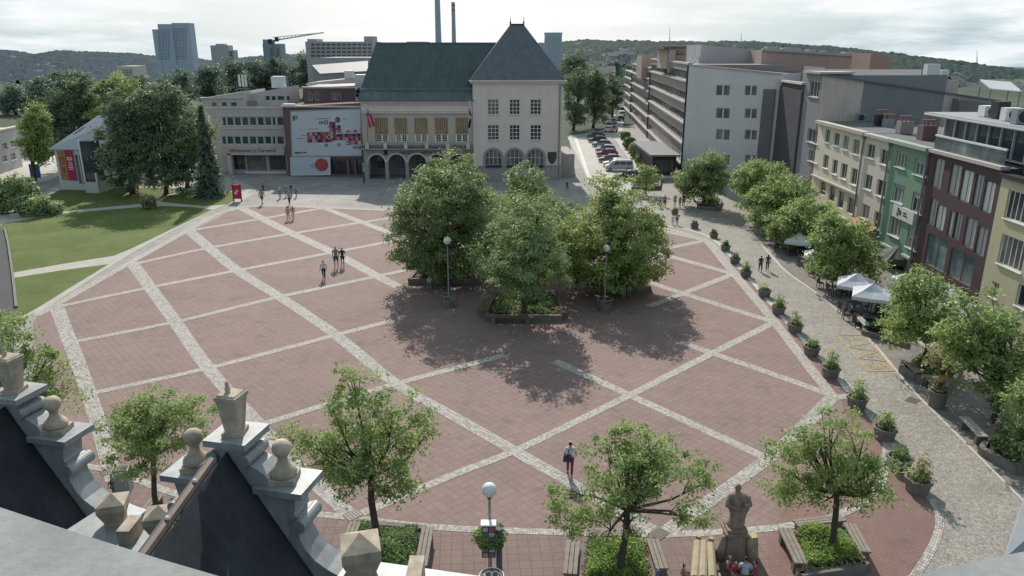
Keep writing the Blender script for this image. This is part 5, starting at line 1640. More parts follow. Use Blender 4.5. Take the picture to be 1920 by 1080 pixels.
# grey house with the blank side wall
a, b, fg = slice_(1513, 130, 1542, 140)
yb = FROW.pt(b, 0).y
wins = [fg.rect(1518, 152, 1536, 182), fg.rect(1514, 242, 1535, 268), fg.rect(1516, 282, 1534, 304)]
T = row_house('grey_house', 'grey house with few windows and a huge blank beige side wall', fg, (fg.px(1513, 130)[1], fg.px(1542, 141)[1]), P('grey_render2', (.255, .258, .265), .07, .5, .9, streak=.08), wins, dep_=12)
for h in wins: fg.window(T, h, 3, 1, M_win, M_glass, M_sill)
FB = Fac(fg.pt(fg.L, 0, -.02)[:2], (fg.pt(fg.L, 0).x + 17.5, fg.pt(fg.L, 0).y - .2))
zl_, zr_ = FB.px(1545, 141)[1], FB.px(1800, 190)[1]
mb = MB(); FB.wall(mb, 0, FB.L, 0, (zl_, zr_), [FB.rect(1714, 181, 1739, 220)], d=.03)
pgon_block(mb, [FB.pt(0, 0, .03)[:2], FB.pt(FB.L, 0, .03)[:2], FB.pt(FB.L, 0, -9)[:2], FB.pt(2.5, 0, -9)[:2], FB.pt(.35, 0, -.4)[:2]], [zl_, zr_, zr_, zl_ - .1, zl_ - .05], skip=(0,), mi_roof=1)
mb.build('side_wall', [P('blank_beige_render', (.265, .228, .198), .12, .35, .9, streak=.16), M_flat], T)
FB.window(T, FB.rect(1714, 181, 1739, 220), 1, 2, M_ledge, M_glass, M_ledge, d=.03)
mb = MB(); mb.bar(FB.pt(0, zl_ + .04, .05), FB.pt(FB.L, zr_ + .04, .05), .4, .14); mb.build('parapet_cap', P('cap_grey', (.17, .165, .165), .1, 1), T)
mb = MB(); fg.box(mb, -.2, fg.L + .2, fg.px(1542, 141)[1] + .1, fg.px(1542, 141)[1] + .3, -3, .3); mb.build('roof_edge', M_ledge, T)
f, t_, _, _ = back_house('stair_tower', 'taller beige stair tower with roof plant above the blank wall', 'stair tower', 1732, 1800, 139, 152, 78, 5, P('blank_beige_render', None), ())
f, t_, _, _ = back_house('roof_storey', 'grey roof storey running along the top of the blank beige wall', 'roof storey', 1545, 1740, 126, 152, 84, 6, P('roof_storey_grey', (.20, .18, .175), .1, .4), (), roofmat=M_flat)
f, t_, _, _ = back_house('far_flat_house', 'low grey house behind the penthouse', 'house', 1800, 1930, 186, 206, 74, 8, P('dull_grey', (.21, .20, .195), .08, .4), ())

# cream house
M_creamc = P('cream_cornice', (.50, .46, .39), .08, 1, .85)
a, b, f = slice_(1536, 227, 1624, 249)
zt_ = (f.px(1537, 228)[1], f.px(1622, 249)[1])
zt_ = (max(zt_),) * 2
ups = [f.rect(*r_) for r_ in ((1547, 242, 1556, 268), (1563, 249, 1574, 274), (1580, 254, 1591, 281), (1598, 261, 1611, 290),
                             (1543, 290, 1553, 316), (1560, 299, 1570, 327), (1576, 306, 1588, 336), (1595, 315, 1607, 347))]
low = [f.rect(*r_) for r_ in ((1537, 340, 1548, 366), (1554, 348, 1566, 378), (1570, 358, 1582, 391), (1588, 370, 1602, 402))]
T = row_house('cream_house', 'cream house, farthest of the sunlit row, with four windows per floor', f, zt_[0], P('cream_render', (.72, .65, .52), .07, .5, .9, streak=.07), ups + low)
for h in ups: f.window(T, h, 2, 1, M_win, M_glass, M_sill, blind=.0)
for i, h in enumerate(low): f.window(T, h, 1, 1, M_white, glassmat('shop_glass_red', (.12, .05, .055)) if i < 2 else M_glass, None, name='shop_window')
mb = MB(); f.box(mb, -.15, f.L + .05, zt_[0] - .18, zt_[0] + .1, -.3, .35); z = f.px(1575, 350)[1]; f.box(mb, -.05, f.L, z - .1, z + .06, .004, .2); z = f.px(1575, 404)[1]; f.box(mb, -.05, f.L, z - .12, z + .08, .004, .35); mb.build('cornice', M_creamc, T)
# beige house
a, b, f = slice_(1624, 249, 1673, 263)
zb_h = f.px(1650, 257)[1]
ws = [f.rect(*r_) for r_ in ((1625, 270, 1640, 297), (1650, 280, 1665, 309), (1620, 327, 1635, 356), (1643, 337, 1660, 369), (1615, 383, 1630, 411), (1638, 397, 1654, 430))]
T = row_house('beige_house', 'grey beige house between the cream and the green one', f, zb_h, P('beige_render', (.66, .60, .51), .06, .5, .9, streak=.08), ws)
for h in ws: f.window(T, h, 2, 1, M_win, M_glass, M_sill)
mb = MB(); f.box(mb, -.0, f.L + .05, zb_h - .15, zb_h + .08, -.3, .3); mb.build('cornice', M_ledge, T)
mb = MB(); z0_, z1_ = f.px(1640, 436)[1], f.px(1640, 424)[1]
A0, A1 = f.pt(.2, z1_, .05), f.pt(f.L - .1, z1_, .05)
mb.hexa([A0 + f.n * 1.8 - Vector((0, 0, .9)), A1 + f.n * 1.8 - Vector((0, 0, .9)), A1 - Vector((0, 0, .1)), A0 - Vector((0, 0, .1)), A0 + f.n * 1.8 - Vector((0, 0, .8)), A1 + f.n * 1.8 - Vector((0, 0, .8)), A1, A0])
mb.build('awning', P('terracotta_awning', (.36, .15, .09), .12, 1.5), T)
# green house
a, b, f = slice_(1673, 263, 1744, 283)
ws = [f.rect(*r_) for r_ in ((1680, 285, 1700, 315), (1714, 300, 1738, 330), (1674, 345, 1695, 381), (1709, 361, 1732, 400), (1667, 407, 1689, 444), (1700, 428, 1722, 468))]
T = row_house('green_house', 'green rendered house with a white sign board between its windows', f, zrow, P('green_render', (.205, .325, .225), .07, .5, .9, streak=.08), ws)
for i, h in enumerate(ws): f.window(T, h, 3, 1, M_win, M_glass, M_sill, blind=(0, .25, .2, .3, 0, .5)[i], blindmat=M_wing)
mb = MB(); f.box(mb, -.05, f.L + .02, zrow - .16, zrow + .1, -.3, .35); z = f.px(1700, 480)[1]; f.box(mb, 0, f.L, z - .1, z + .08, .004, .25); mb.build('cornice', P('pale_green', (.33, .40, .34), .06, 1), T)
a_, c_, b_, e_ = f.rect(1675, 396, 1716, 414)
e_ = c_ + .95
mb = MB(); f.box(mb, a_, b_, c_, e_, .01, .12); s_ = mb.build('sign_board', P('sign_white', (.60, .61, .57), .05, 1), T)
mb = MB()
for (u0, v0, u1, v1) in ((.22, .2, .30, .5), (.24, .55, .32, .85), (.34, .35, .42, .7), (.52, .55, .66, .68), (.52, .36, .72, .46)):
    f.box(mb, a_ + (b_ - a_) * u0, a_ + (b_ - a_) * u1, c_ + (e_ - c_) * v0, c_ + (e_ - c_) * v1, .122, .135)
child(mb.build('lettering', M_letter), s_)
mb = MB(); za_ = f.px(1690, 462)[1]; sa_, sb_ = f.px(1664, 470)[0] + .3, f.px(1700, 495)[0]
for k in range(8):
    u0, u1 = math.pi * k / 8, math.pi * (k + 1) / 8
    sm = (sa_ + sb_) / 2; hw = (sb_ - sa_) / 2
    mb.quad(f.pt(sm - hw, za_ - .9, .02 + 1.5 * math.sin(u0) * 1), f.pt(sm + hw, za_ - .9, .02 + 1.5 * math.sin(u1) * 1), f.pt(sm, za_, .02), f.pt(sm, za_, .02))
    x0_, x1_ = sm - hw * math.cos(u0), sm - hw * math.cos(u1)
    mb.add([f.pt(x0_, za_ - .75, .03 + 1.5 * math.sin(u0)), f.pt(x1_, za_ - .75, .03 + 1.5 * math.sin(u1)), f.pt(x1_, za_ - 1.25, .03 + 1.5 * math.sin(u1)), f.pt(x0_, za_ - 1.25, .03 + 1.5 * math.sin(u0))], [(0, 1, 2, 3)])
    mb.add([f.pt(x0_, za_ - .75, .03 + 1.5 * math.sin(u0)), f.pt(x1_, za_ - .75, .03 + 1.5 * math.sin(u1)), f.pt(sm, za_, .03)], [(0, 1, 2)])
mb.v, mb.f, mb.m = mb.v[:], [q for q in mb.f], mb.m
mb.build('canopy', P('canopy_dark', (.09, .10, .09), .2, 2), T)
a_, c_, b_, e_ = f.rect(1668, 492, 1696, 530)
mb = MB(); f.box(mb, sa_ + .3, sb_ - .3, .05, za_ - 1.3, .005, .06); mb.build('door', M_dark, T)
# brown modern house with glass penthouse
a, b, f = slice_(1744, 282, 1880, 326)
zbr = f.px(1746, 282)[1]
zb2 = zbr
tall = [(1750, 297, 1768, 354), (1780, 308, 1800, 367), (1801, 318, 1822, 380), (1826, 326, 1841, 388), (1843, 339, 1863, 400),
        (1742, 371, 1756, 423), (1754, 384, 1772, 432), (1778, 396, 1790, 446), (1788, 398, 1802, 450), (1808, 408, 1829, 466), (1830, 424, 1849, 480)]
ws = [f.rect(*r_) for r_ in tall]
glz = [f.rect(1735, 442, 1775, 505), f.rect(1778, 471, 1826, 530)]
T = row_house('brown_house', 'dark brown modern house with tall shuttered windows and glass penthouse', f, zbr, P('brown_panels', (.085, .056, .057), .12, .8, .75), ws + glz, reveal=.28)
M_shut = P('silver_shutter', (.42, .42, .41), .1, 2, .5, .4)
M_shutb = P('bright_reflection', (.66, .66, .62), .06, 2, .6)  # pale pane colour stands in for bright reflections in some windows
for i, h in enumerate(ws):
    f.window(T, h, 2, 1, M_metal, M_shutb if i in (2, 4, 6, 7) else M_shut, None, fw=.05, mw=.03, dep=.12)
for h in glz: f.window(T, h, 2, 1, M_metal, glassmat('shop_glass_pale', (.16, .21, .21), .12), None, dep=.12, name='shop_window')
mb = MB(); f.box(mb, -.02, f.L + .02, zb2 - .1, zb2 + .12, -.4, .2); mb.build('parapet_cap', M_ledge, T)
fp = Fac(f.pt(-1.6, 0, -1.6)[:2], f.pt(f.L + .6, 0, -1.6)[:2])
zp1 = fp.px(1800, 222)[1]; 
mb = MB()
npn = 8
for k in range(npn + 1):
    s = fp.L * k / npn; fp.box(mb, s - .05, s + .05, zb2 + .1, zp1, -.08, .05)
fp.box(mb, 0, fp.L, zb2 + .12, zb2 + .24, -.08, .05)
fp.box(mb, 0, fp.L, zp1 - .12, zp1, -.08, .06)
pf = mb.build('penthouse_frame', M_win, T)
mb = MB()
fp.box(mb, .05, fp.L - .05, zb2 + .1, zp1 - .05, -5, -.09)
child(mb.build('penthouse_glass', glassmat('penthouse_glass', (.10, .125, .135), .1)), pf)
mb = MB(); fp.box(mb, -1.0, fp.L + .4, zp1, zp1 + .22, -6, 1.1); mb.build('penthouse_roof', M_wing, T)
mb = MB(); fp.box(mb, -.9, fp.L + .4, zp1 + .06, zp1 + .16, 1.1, 1.16); mb.build('roof_trim', M_white, T)
mb = MB(); f.box(mb, .1, f.L - .3, zb2 + 1.0, zb2 + 1.12, -.25, -.13); o_ = mb.build('terrace_rail', M_white, T)
mb = MB(); f.box(mb, .1, f.L - .3, zb2 + .14, zb2 + 1.0, -.21, -.19); child(mb.build('rail_glass', glassmat('rail_glass', (.17, .20, .20), .1)), o_)
# olive house
a, b, f = slice_(1880, 328, 2010, 372)
ws = [f.rect(*r_) for r_ in ((1885, 360, 1935, 418), (1872, 444, 1922, 505), (1858, 528, 1872, 560))]
ws += [f.rect(1905, 535, 1935, 580)]
zo = f.px(1882, 329)[1]
T = row_house('olive_house', 'olive yellow house at the right edge with wide ribbon windows', f, zo, P('olive_render', (.52, .49, .33), .06, .5, .9, streak=.08), ws)
for h in ws: f.window(T, h, 5 if h[2] - h[0] > 1.5 else 2, 1, M_win, M_glass, M_sill)
mb = MB(); f.box(mb, 0, f.L, zo - .1, zo + .15, -.4, .25); mb.build('cornice', M_dark, T)
f2 = Fac(f.pt(.2, 0, -1)[:2], f.pt(f.L, 0, -1)[:2])
mb = MB(); f2.box(mb, 0, f2.L, zo + .1, zo + 2.6, -6, 0); mb.build('attic', P('dark_attic', (.10, .105, .11), .1, .6), T)

# rain pipes at the joints between the houses
for (x, y) in ((1624, 249), (1673, 263), (1744, 283)):
    s_ = rs(x, y); tt = thing('rain_pipe', {1624: 'rain pipe between the cream and the beige house', 1673: 'rain pipe between the beige and the green house', 1744: 'rain pipe between the green and the brown house'}[x], 'rain pipe', tuple(FROW.pt(s_, 0, .1)))
    mb = MB(); mb.tube([FROW.pt(s_, .1, .12), FROW.pt(s_, zrow - .3, .12)], .07, 7); mb.build('pipe', M_metal, tt)
    mb = MB(); mb.lathe([(.08, -.3), (.17, -.1), (.17, .1)], FROW.pt(s_, zrow - .2, .14), 8); mb.build('hopper', M_metal, tt)
# roof clutter along the row: air conditioners and chimneys
def on_roof(name, label, cat, x, y, z_, size, mat_, fan=True, group=None):
    p = G(x, y, z_)
    t_ = thing(name, label, cat, tuple(p), group)
    mb = MB(); mb.box(p + Vector((0, 0, size[2] / 2)), size); mb.build('casing', mat_, t_)
    if fan:
        mb = MB(); q = p + Vector((0, -size[1] / 2, size[2] / 2)); mb.tube([q + Vector((0, .01, 0)), q + Vector((0, -.03, 0))], size[2] * .38, 12); mb.build('fan', M_dark, t_)
    else:
        mb = MB()
        for k in range(3): mb.lathe([(.12, 0), (.12, .35), (.16, .38), (.16, .45)], p + Vector(((k - 1) * .35, 0, size[2])), 8)
        mb.build('chimney_pot', P('pot_clay', (.32, .19, .15), .15, 3), t_)
zR = zrow + .02
on_roof('air_conditioner', 'white air conditioner on the cream roof nearest the grey house', 'air conditioner', 1592, 226, zR, (.6, .35, .5), M_white)
on_roof('air_conditioner', 'taller dark-framed air conditioner on the cream roof', 'air conditioner', 1612, 228, zR, (.75, .5, .8), M_wing)
on_roof('chimney', 'small dark chimney on the beige roof by the blank wall', 'chimney', 1650, 236, zR, (.9, .7, 1.0), M_dark, False)
on_roof('chimney', 'low white chimney block in mid roof of the beige house', 'chimney', 1664, 238, zR, (.8, .7, .7), M_wing, False)
on_roof('chimney', 'grey chimney with clay pots at the back of the green house', 'chimney', 1695, 250, zR, (1.1, .8, 1.0), M_off, False)
on_roof('chimney', 'red brick chimney at the corner of the green roof', 'chimney', 1736, 262, zR, (1.1, .9, 1.1), M_brick2, False)
# plant deck on the penthouse
pz = zp1 + .25
for i, (x, y, sz, m_, lab) in enumerate(((1852, 210, (1.0, .8, .7), M_white, 'white box unit on the penthouse roof, first of the plant'), (1872, 214, (.8, .8, 1.1), M_dark, 'dark tall unit beside the white box on the penthouse roof'),
        (1893, 218, (1.0, .6, .8), M_white, 'white unit with fan in the middle of the penthouse plant'), (1912, 224, (.9, .6, .9), M_wing, 'grey unit with fan at the edge of view on the penthouse'))):
    on_roof('air_conditioner', lab, 'air conditioner', x, y + 8, pz, sz, m_, True)
p = G(1868, 205, pz)
t_ = thing('plant_shelter', 'tilted corrugated metal shelter roof over the penthouse plant', 'shelter', tuple(p))
mb = MB(); mb.hexa([p + Vector(v) for v in ((-1.2, -.8, 1.5), (1.2, -.8, 1.3), (1.2, .8, 1.9), (-1.2, .8, 2.1), (-1.2, -.8, 1.56), (1.2, -.8, 1.36), (1.2, .8, 1.96), (-1.2, .8, 2.16))]); mb.build('roof', M_white, t_)
mb = MB()
for v in ((-1.1, -.7), (1.1, -.7), (1.1, .7), (-1.1, .7)): mb.tube([p + Vector((v[0], v[1], 0)), p + Vector((v[0], v[1], 1.6))], .04, 5)
mb.build('post', M_metal, t_)
p = atY(1745, 142, 76)
t_ = thing('roof_plant', 'pale plant units in a frame on the beige stair tower', 'roof unit', tuple(p))
mb = MB(); mb.box(p + Vector((0, 0, .5)), (1.2, .8, 1.2)); mb.box(p + Vector((1.2, 0, .2)), (.7, .7, .7)); mb.build('casing', M_white, t_)
mb = MB(); mb.bar(p + Vector((-1, 0, 1.3)), p + Vector((1.6, 0, 1.2)), .07); mb.tube([p + Vector((-.9, 0, -.4)), p + Vector((-.9, 0, 1.3))], .05, 5); mb.build('frame', M_metal, t_)

# pavilion of the cafe at the foot of the office block
zc0 = zat(G(1222, 332).y, 292)
fq = Fac(gxy(1222, 333), gxy(1266, 333))
T = thing('cafe_pavilion', 'low dark cafe pavilion with flat grey roof at the foot of the office block', 'pavilion', tuple(fq.pt(fq.L / 2, 0)))
hs = [(.2, .3, fq.L - .2, zc0 - .4)]
mb = MB(); fq.wall(mb, 0, fq.L, 0, zc0, hs); pgon_block(mb, [fq.pt(0, 0)[:2], fq.pt(fq.L, 0)[:2], fq.pt(fq.L, 0, -14)[:2], fq.pt(0, 0, -14)[:2]], zc0, skip=(0,)); mb.build('wall', M_dark, T)
fq.window(T, hs[0], 4, 1, M_dark, M_glass, None)
mb = MB(); fq.box(mb, -.4, fq.L + .4, zc0, zc0 + .22, -14.5, .5); mb.build('roof', P('pavilion_roof', (.19, .195, .20), .08, .5), T)
mb = MB(); fq.box(mb, -.2, fq.L + .1, .02, .28, .1, .6); mb.build('step', M_white, T)
for k in range(2):
    a, b = G(1208 + 6 * k, 296 + 4 * k), G(1228 + 6 * k, 330 + 2 * k)
# ================================================================== globe lamps
M_globe = P('milk_glass', (.72, .73, .70), .04, 1, .35, .5)
M_pole = P('pole_grey', (.30, .31, .31), .1, 2, .5, .4)
M_conc = P('weathered_concrete', (.19, .175, .158), .28, 2.2, .9, bump=.3)
M_conc2 = P('pale_concrete', (.42, .40, .365), .2, 1.6, .9, bump=.3)
M_wood = P('bench_wood', (.27, .235, .195), .22, 5, .8, streak=.2)
M_wood2 = P('bench_wood_dark', (.16, .125, .10), .25, 5, .8)
M_log = P('fresh_log_wood', (.40, .33, .23), .22, 3, .85)
def lamp(label, base, ytop, rpx, tub=True):
    b = G(*base); dd = depth(b + Vector((0, 0, 4)))
    r = rpx / FPX * dd
    zt_ = zat(b.y, ytop) - r
    t_ = thing('globe_lamp', label, 'street lamp', tuple(b), 'white globe lamps on the square')
    mb = MB(); mb.tube([b, b + Vector((0, 0, 1.0)), b + Vector((0, 0, zt_ - r))], [.07, .05, .04], 8); mb.build('pole', M_pole, t_)
    mb = MB(); mb.ball(b + Vector((0, 0, zt_)), r, 20); g_ = mb.build('globe', M_globe, t_, smooth=True)
    mb = MB(); mb.lathe([(.05, -.08), (r * .42, 0), (r * .4, .05)], b + Vector((0, 0, zt_ - r)), 12); child(mb.build('collar', M_dark, None), g_)
    if tub:
        mb = MB(); mb.lathe([(.33, 0), (.36, .45), (.34, .5), (.28, .5), (.26, .42)], b + Vector((0, -.35, 0)), 14); mb.build('litter_bin', M_conc, t_)
        mb = MB()
        for k in range(16):
            a0_, a1_ = 2 * math.pi * k / 16, 2 * math.pi * (k + 1) / 16
            c_ = b + Vector((0, -.2, .78))
            mb.tube([c_ + Vector((.5 * math.cos(a0_), .45 * math.sin(a0_), 0)), c_ + Vector((.5 * math.cos(a1_), .45 * math.sin(a1_), 0))], .035, 5)
        for a0_ in (.4, 2.7, 4.2, 5.3):
            c_ = b + Vector((.5 * math.cos(a0_), .45 * math.sin(a0_) - .2, 0)); mb.tube([c_, c_ + Vector((0, 0, .78))], .03, 5)
        mb.build('guard_ring', M_metal, t_)
    return t_
lamp('globe lamp before the dark left tree in mid square', (842, 572), 444, 7.5)
lamp('globe lamp before the yellow green tree in mid square', (1133, 580), 459, 7)
lamp('globe lamp whose ball shows among the leaves over the cafe umbrellas', (1474, 462), 386, 5.5, False)
tL = lamp('large globe lamp with a hanging flower basket in the lower middle', (919, 1062), 906, 14.5, False)
# flower basket and poster board hung on the near lamp are things of their own
b = G(919, 1062); rng_ = np.random.default_rng(3)
zb_ = zat(b.y, 1002)
me = bush_mesh(rng_, (0, 0, 0), (.58, .55), .62, 1700, .055, L_hedge, 'foliage')
tF = thing('flower_basket', 'round flower basket hanging at the pole of the large near lamp', 'flower basket', (b.x, b.y, zb_ - .38))
o = bpy.data.objects.new('foliage', me); COL.objects.link(o); child(o, tF)
me = bush_mesh(rng_, (-.2, -.1, .28), (.3, .3), .36, 500, .05, L_bright, 'flowers'); o = bpy.data.objects.new('flowers', me); COL.objects.link(o); child(o, tF)
mb = MB(); mb.lathe([(.12, -.05), (.34, .05), (.38, .18)], tF.location, 14); mb.build('basket', M_dark, tF)
tB = thing('poster_board', 'narrow board covered with colourful posters below the flower basket', 'poster board', (b.x, b.y - .25, 0))
zb0, zb1 = .55, 1.75
mb = MB(); mb.box((b.x - .03, b.y - .25, (zb0 + zb1) / 2), (.44, .08, zb1 - zb0)); mb.build('board', P('board_black', (.05, .05, .055), .1), tB)
mb = MB(); mb.box((b.x - .03, b.y - .25, zb1 + .06), (.48, .3, .05)); mb.build('white_lid', M_white, tB)
mb = MB(); mb.tube([(b.x + .3, b.y - .1, 0), (b.x + .3, b.y - .1, 1.5)], .1, 10); mb.build('ash_post', P('post_slate', (.12, .125, .14), .1), tB)
pc_ = [(.45, .3, .16), (.5, .45, .38), (.12, .2, .25), (.45, .12, .22), (.5, .5, .5), (.2, .16, .2)]
for j in range(6):
    for i in range(2):
        mb = MB(); x = b.x - .03 + (-.1 + .2 * i); z = zb0 + .1 + j * .19
        mb.box((x, b.y - .295, z), (.17, .012, .15), 0)
        mb.build('poster', P('leaflet_%d' % ((i * 5 + j * 2) % 6), pc_[(i * 5 + j * 2) % 6], .3, 9), tB)
# round metal table with a looped ornament at the bottom edge
p = G(922, 1078, .7)
tR = thing('round_table', 'small dark round table with looped white ornament on its top at the bottom edge', 'table', (p.x, p.y - .1, 0))
c_ = Vector((p.x, p.y - .1, .7))
mb = MB(); mb.lathe([(.38, 0), (.4, .02), (.38, .04)], c_, 24); mb.build('table_top', M_wood2, tR)
mb = MB(); mb.tube([(c_.x, c_.y, 0), (c_.x, c_.y, .7)], .05, 8); mb.build('leg', M_dark, tR)
mb = MB()
def loop(cx_, cy_, r1, r2, a0_, a1_, n=24):
    pts = [c_ + Vector((cx_ + r1 * math.cos(a0_ + (a1_ - a0_) * k / n), cy_ + r2 * math.sin(a0_ + (a1_ - a0_) * k / n), .055)) for k in range(n + 1)]
    mb.tube(pts, .018, 5)
loop(0, 0, .37, .37, 0, 2 * math.pi); loop(-.1, .05, .11, .14, -.5, 4.6); loop(.1, .05, .11, .14, -1.5, 3.6)
mb.build('ornament', M_white, tR)

# ================================================================== planters along the right edge of the square
PL = [(1265, 402), (1302, 428), (1338, 446), (1360, 470), (1378, 494), (1398, 519), (1433, 556), (1459, 588), (1490, 622), (1521, 665), (1556, 706), (1606, 763), (1657, 822), (1684, 879), (1719, 920)]
PLn = ['with a dense low bush', 'with a spreading green bush', 'with dark leaves', 'with a tall tuft of leaves', 'with a ragged shrub', 'with a stalky plant', 'with a low dark cushion', 'with a tall thin stem',
       'with two leafy stems', 'with a thick pale tuft', 'with a round topped shrub', 'with a small palm-like tree', 'half hidden by the near tree', 'with spiky leaves', 'with a drying yellow shrub']
planter_proto = None
for i, (x, y) in enumerate(PL):
    b = G(x, y); lab = '{} concrete planter from the far end of the row, {}'.format(ORD[i], PLn[i])
    k = .60 + .014 * i
    if planter_proto is None:
        planter_proto = thing('planter', lab, 'planter', tuple(b), 'concrete planters along the edge of the square', scale=k, local=True)
        mb = MB(); mb.lathe([(.52, 0), (.60, .55), (.66, .56), (.67, .72), (.56, .72), (.54, .58)], (0, 0, 0), 8, rot=math.pi / 8); mb.build('tub', M_conc, planter_proto, loc=(0, 0, 0))
        mb = MB(); mb.lathe([(.53, .55), (.50, .60), (.001, .64)], (0, 0, 0), 8); mb.build('soil', M_soil, planter_proto, loc=(0, 0, 0))
        t_ = planter_proto
    else:
        t_ = planter_proto.copy(); COL.objects.link(t_); t_.location = b; t_.scale = (k,) * 3; t_['label'] = lab; t_.rotation_euler = (0, 0, .3 * i)
        for ch in [c for c in COL.objects if c.parent == planter_proto and c.name.split('.')[0] in ('tub', 'soil')]:
            c = ch.copy(); COL.objects.link(c); c.parent = t_
    rng_ = np.random.default_rng(100 + i)
    hgt = [.6, .7, .7, .75, .7, .7, .4, .45, .5, .6, .5, .4, .6, .55, .4][i]
    me = bush_mesh(rng_, (0, 0, .55), (.36 + .1 * rng_.random(), .38), hgt, 420, .085, [L_hedge, L_grey, L_acac][i % 3], 'plant')
    o = bpy.data.objects.new('plant', me); COL.objects.link(o); o.parent = t_
    q = np.concatenate([rng_.normal(size=(26, 3)) * [.13, .13, .13] + [rng_.uniform(-.35, .35), rng_.uniform(-.35, .35), .8 + rng_.uniform(.1, .45)] for m in range(5)])
    me = leaf_mesh('shoots', q, rng_.normal(size=q.shape) + [0, 0, 1], .085, rng_, [L_acac, L_hedge, L_grey][i % 3]); o = bpy.data.objects.new('shoots', me); COL.objects.link(o); o.parent = t_
    if i in (5, 7, 8, 10, 11, 12, 14):
        hs_ = 1.5 + .25 * rng_.random()
        q = np.concatenate([rng_.normal(size=(60, 3)) * [.2, .2, .12] + [.12 * math.cos(2.1 * m), .12 * math.sin(2.1 * m), hs_ - .25 * m] for m in range(4)])
        me = leaf_mesh('stem_leaves', q, rng_.normal(size=q.shape) + [0, 0, 1], .085, rng_, L_olive if i == 14 else L_acac)
        o = bpy.data.objects.new('stem_leaves', me); COL.objects.link(o); o.parent = t_
        mb = MB(); mb.tube([(0, 0, .6), (.05, .02, 1.1), (.02, 0, hs_)], [.03, .02, .012], 5); mb.build('stem', M_bark2, t_, loc=(0, 0, 0))
# round tub on the right pavement
b = G(1755, 762); t_ = thing('round_tub', 'round ribbed concrete tub at the foot of the pale slim tree', 'tub', tuple(b))
mb = MB(); mb.lathe([(.36, 0), (.4, .7), (.44, .72), (.44, .82), (.36, .82), (.34, .7)], b, 18); mb.build('tub', M_conc, t_)
mb = MB(); mb.lathe([(.34, .74), (.001, .78)], b, 12); mb.build('soil', M_soil, t_)

# ================================================================== benches, beds, hedges
def bench(label, a, b, w=.5, seat=.46, n=3, mat_=None, z=0, legs=True, group='wooden benches around the beds'):
    A, B = G(*a), G(*b)
    A.z = B.z = 0
    d = (B - A).normalized(); s = Vector((-d.y, d.x, 0))
    t_ = thing('bench', label, 'bench', tuple((A + B) / 2), group)
    mb_ = []
    for k in range(n):
        off = s * (w * ((k + .5) / n - .5))
        mb = MB(); mb.bar(A + off + Vector((0, 0, seat)), B + off + Vector((0, 0, seat)), w / n * .86, .06); mb.build('slat', mat_ or M_wood, t_)
    for f in (.12, .88):
        p = A.lerp(B, f); mb = MB(); mb.box(p + Vector((0, 0, seat / 2 - .02)), (.22, w * .86, seat - .06), math.atan2(d.y, d.x)); mb.build('leg', M_conc, t_)
    return t_
def bed(name, label, corners, leaf, hh, n, size, kerb_h=.3, seed=1, cat='flower bed', inset=.35, leaf2=None, soil=True, kmat=None):
    pts = [G(*c) for c in corners]
    c = sum(pts, Vector()) / len(pts)
    t_ = thing(name, label, cat, tuple(c))
    mb = MB()
    for a, b in zip(pts, pts[1:] + pts[:1]):
        mb.bar(a + Vector((0, 0, kerb_h / 2)), b + Vector((0, 0, kerb_h / 2)), .22, kerb_h)
    mb.build('kerb', kmat or M_conc, t_)
    mb = MB(); mb.poly([p.lerp(c, .04) + Vector((0, 0, kerb_h * .7)) for p in pts]); mb.build('soil', M_soil, t_)
    rng_ = np.random.default_rng(seed)
    def fill(lf, n, hh, ins, nm, lump):
        uv = rng_.uniform(ins, 1 - ins, size=(n, 2))
        P4 = np.array([tuple(p) for p in pts])
        q = (P4[0] * ((1 - uv[:, :1]) * (1 - uv[:, 1:])) + P4[1] * (uv[:, :1] * (1 - uv[:, 1:])) + P4[2] * (uv[:, :1] * uv[:, 1:]) + P4[3] * ((1 - uv[:, :1]) * uv[:, 1:]))
        top = hh * (.7 + .3 * np.sin(q[:, 0] * 2.3 + seed) * np.cos(q[:, 1] * 2.0)) * (1 - (np.abs(uv - .5).max(1) * 2 * lump) ** 4)
        q[:, 2] = kerb_h * .6 + top * rng_.uniform(.25, 1, n) ** .4
        N = rng_.normal(size=(n, 3)) * .7 + [0, -.1, .9]
        me = leaf_mesh(nm, q, N, size, rng_, lf)
        o = bpy.data.objects.new(nm, me); COL.objects.link(o); child(o, t_); o.location = tuple(-v for v in t_.location)
    fill(leaf, n, hh, inset * .3, 'foliage', .95)
    if leaf2: fill(leaf2, n // 3, hh * .75, .02, 'flowers', .9)
    return t_
# mid-square bed
bed('flower_bed', 'square bed of ochre and green flowers around the grey green tree', [(912, 602), (1052, 602), (1046, 556), (922, 556)], L_hedge, .42, 2600, .10, .4, 5, leaf2=L_olive)
bench('dark slatted bench along the left side of the mid-square bed', (905, 597), (922, 560), .7, .5, 4, M_wood2)
bench('slatted bench along the front of the mid-square flower bed', (915, 606), (1000, 608), .45, .46, 3, M_wood2)
bench('slatted bench on the right side of the mid-square flower bed', (1058, 600), (1050, 560), .45, .46, 3, M_wood2)
bench('pale bench catching the sun behind the mid-square flower bed', (958, 549), (980, 549), .5, .46, 2)
bed('tree_bed', 'dark shrub bed at the foot of the left mid-square tree', [(768, 532), (905, 532), (900, 505), (790, 505)], L_dark, .9, 2600, .12, .4, 6)
bed('tree_bed', 'dark shrub bed at the foot of the yellow green tree', [(1100, 548), (1218, 548), (1208, 520), (1110, 520)], L_dark, .8, 2200, .12, .4, 7)
